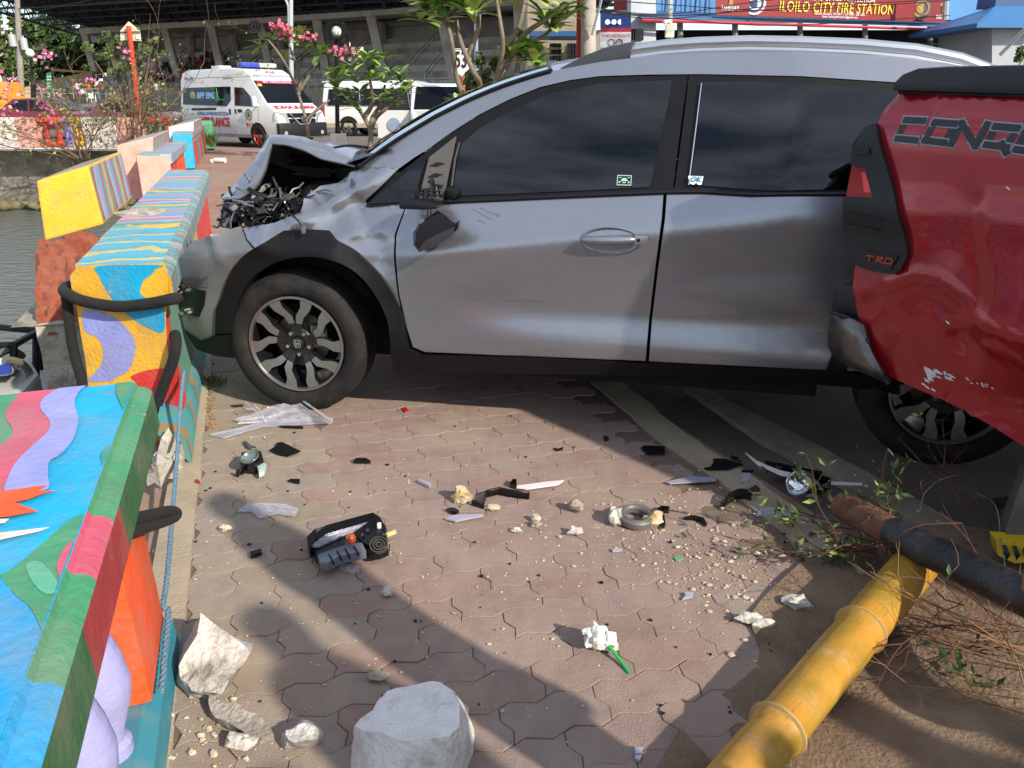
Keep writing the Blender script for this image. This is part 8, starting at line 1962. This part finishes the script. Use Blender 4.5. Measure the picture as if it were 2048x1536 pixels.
mb=MB(); mb.hexa([W3(-20,752,3.78),W3(22,748,3.80),W3(24,742,3.83),W3(-20,746,3.83)],[W3(-20,735,3.78),W3(20,730,3.80),W3(22,726,3.83),W3(-20,732,3.83)]); mb.build('blue_band',M('boat_blue','22398a',.5,var=.1),bo,smooth=None)
mb=MB(); rp3=.02
for pth in ([(-160,652,4.4),(0,655,4.4),(78,662,4.4)],[(78,662,4.4),(28,690,4.0),(26,725,3.95)],[(78,662,4.4),(80,740,4.3)],[(72,668,4.3),(72,760,4.2)],[(28,690,4.0),(-160,700,3.9)]): mb.tube([W3(*p) for p in pth],rp3,8)
mb.build('rail',m_trim,bo)
mb=MB(); mb.tube(spline([W3(10,718,3.82),W3(40,725,3.9),W3(58,745,3.95),W3(60,770,3.9)],5),.02,6); mb.tube(spline([W3(-10,712,3.9),W3(20,700,4.0),W3(45,712,4.1)],5),.02,6); mb.build('mooring_line',M('rope_olive','5f5f52',.9),bo)
p=G(440,326,-.02); mb=MB(); d=Vector((.9,-.2,0)).normalized(); mb.tube([p-d*.12+Z*.06,p+d*.14+Z*.06],.055,12); pb_=mb.build('paper_cup',M('paper_white','d6d6d2',.6),None,loc=p,label='white paper roll lying on the plaza before the ambulance',cat='litter')
mb=MB(); mb.blob(p-d*.18+Z*.03,.05,n=8,seed=3,amp=.4); mb.build('crushed_end',M('paper_white','d6d6d2'),pb_)
# grass tuft and dry leaves at the foot of the wall, behind the front tyre
mb=MB(); r=random.Random(12)
for i in range(140):
    p=G(r.gauss(425,16),r.gauss(768,6)); h=r.uniform(.02,.07); d=Vector((r.gauss(0,.5),r.gauss(0,.5),.8)); e=Vector((.0025,0,0)); mb.add([p-e,p+e,p+d*h],[(0,1,2)],r.choice((1,3,3)))
mb.build('grass_tuft',m_lf,None,smooth=None,kind='stuff',label='dry grass tuft at the foot of the wall by the front tyre',cat='grass')
mb=MB()
for i in range(60):
    p=G(r.gauss(422,5),r.uniform(785,860),.004); a=r.uniform(0,6.3); s_=r.uniform(.004,.010); mb.prism([p+Vector((math.cos(a+k*2.1)*s_,math.sin(a+k*2.1)*s_*.6,0)) for k in range(3)],Z*.002)
mb.build('dry_leaves',M('leaf_ochre','a8783a',.8,var=.3),None,smooth=None,kind='stuff',label='ochre leaf crumbs along the gutter',cat='leaves')
# ================================================================ UNSEEN BYSTANDERS BEHIND THE PHOTOGRAPHER, added to throw shade on the pavers
for (x,y,s,sh,rz,lab) in ((.84,.62,.96,2,R(150),'bystander in white nearest to the camera'),(1.2,-.06,.97,9,R(160),'bystander in slate blue behind the camera'),(1.40,-.62,.97,3,R(170),'bystander in bright blue behind the camera'),(1.55,-1.1,.97,11,R(165),'bystander in jet black farthest behind the camera'),(2.3,-.5,.97,5,R(170),'bystander in charcoal behind the camera beside the pickup'),(2.62,-.36,.97,1,R(170),'bystander in brick red beside the pickup cab'),(2.98,-.45,1.0,7,R(170),'bystander in yellow beside the pickup cab')):
    person(me_st,(x,y,-.02),rz,sh,lab,None,1,s)
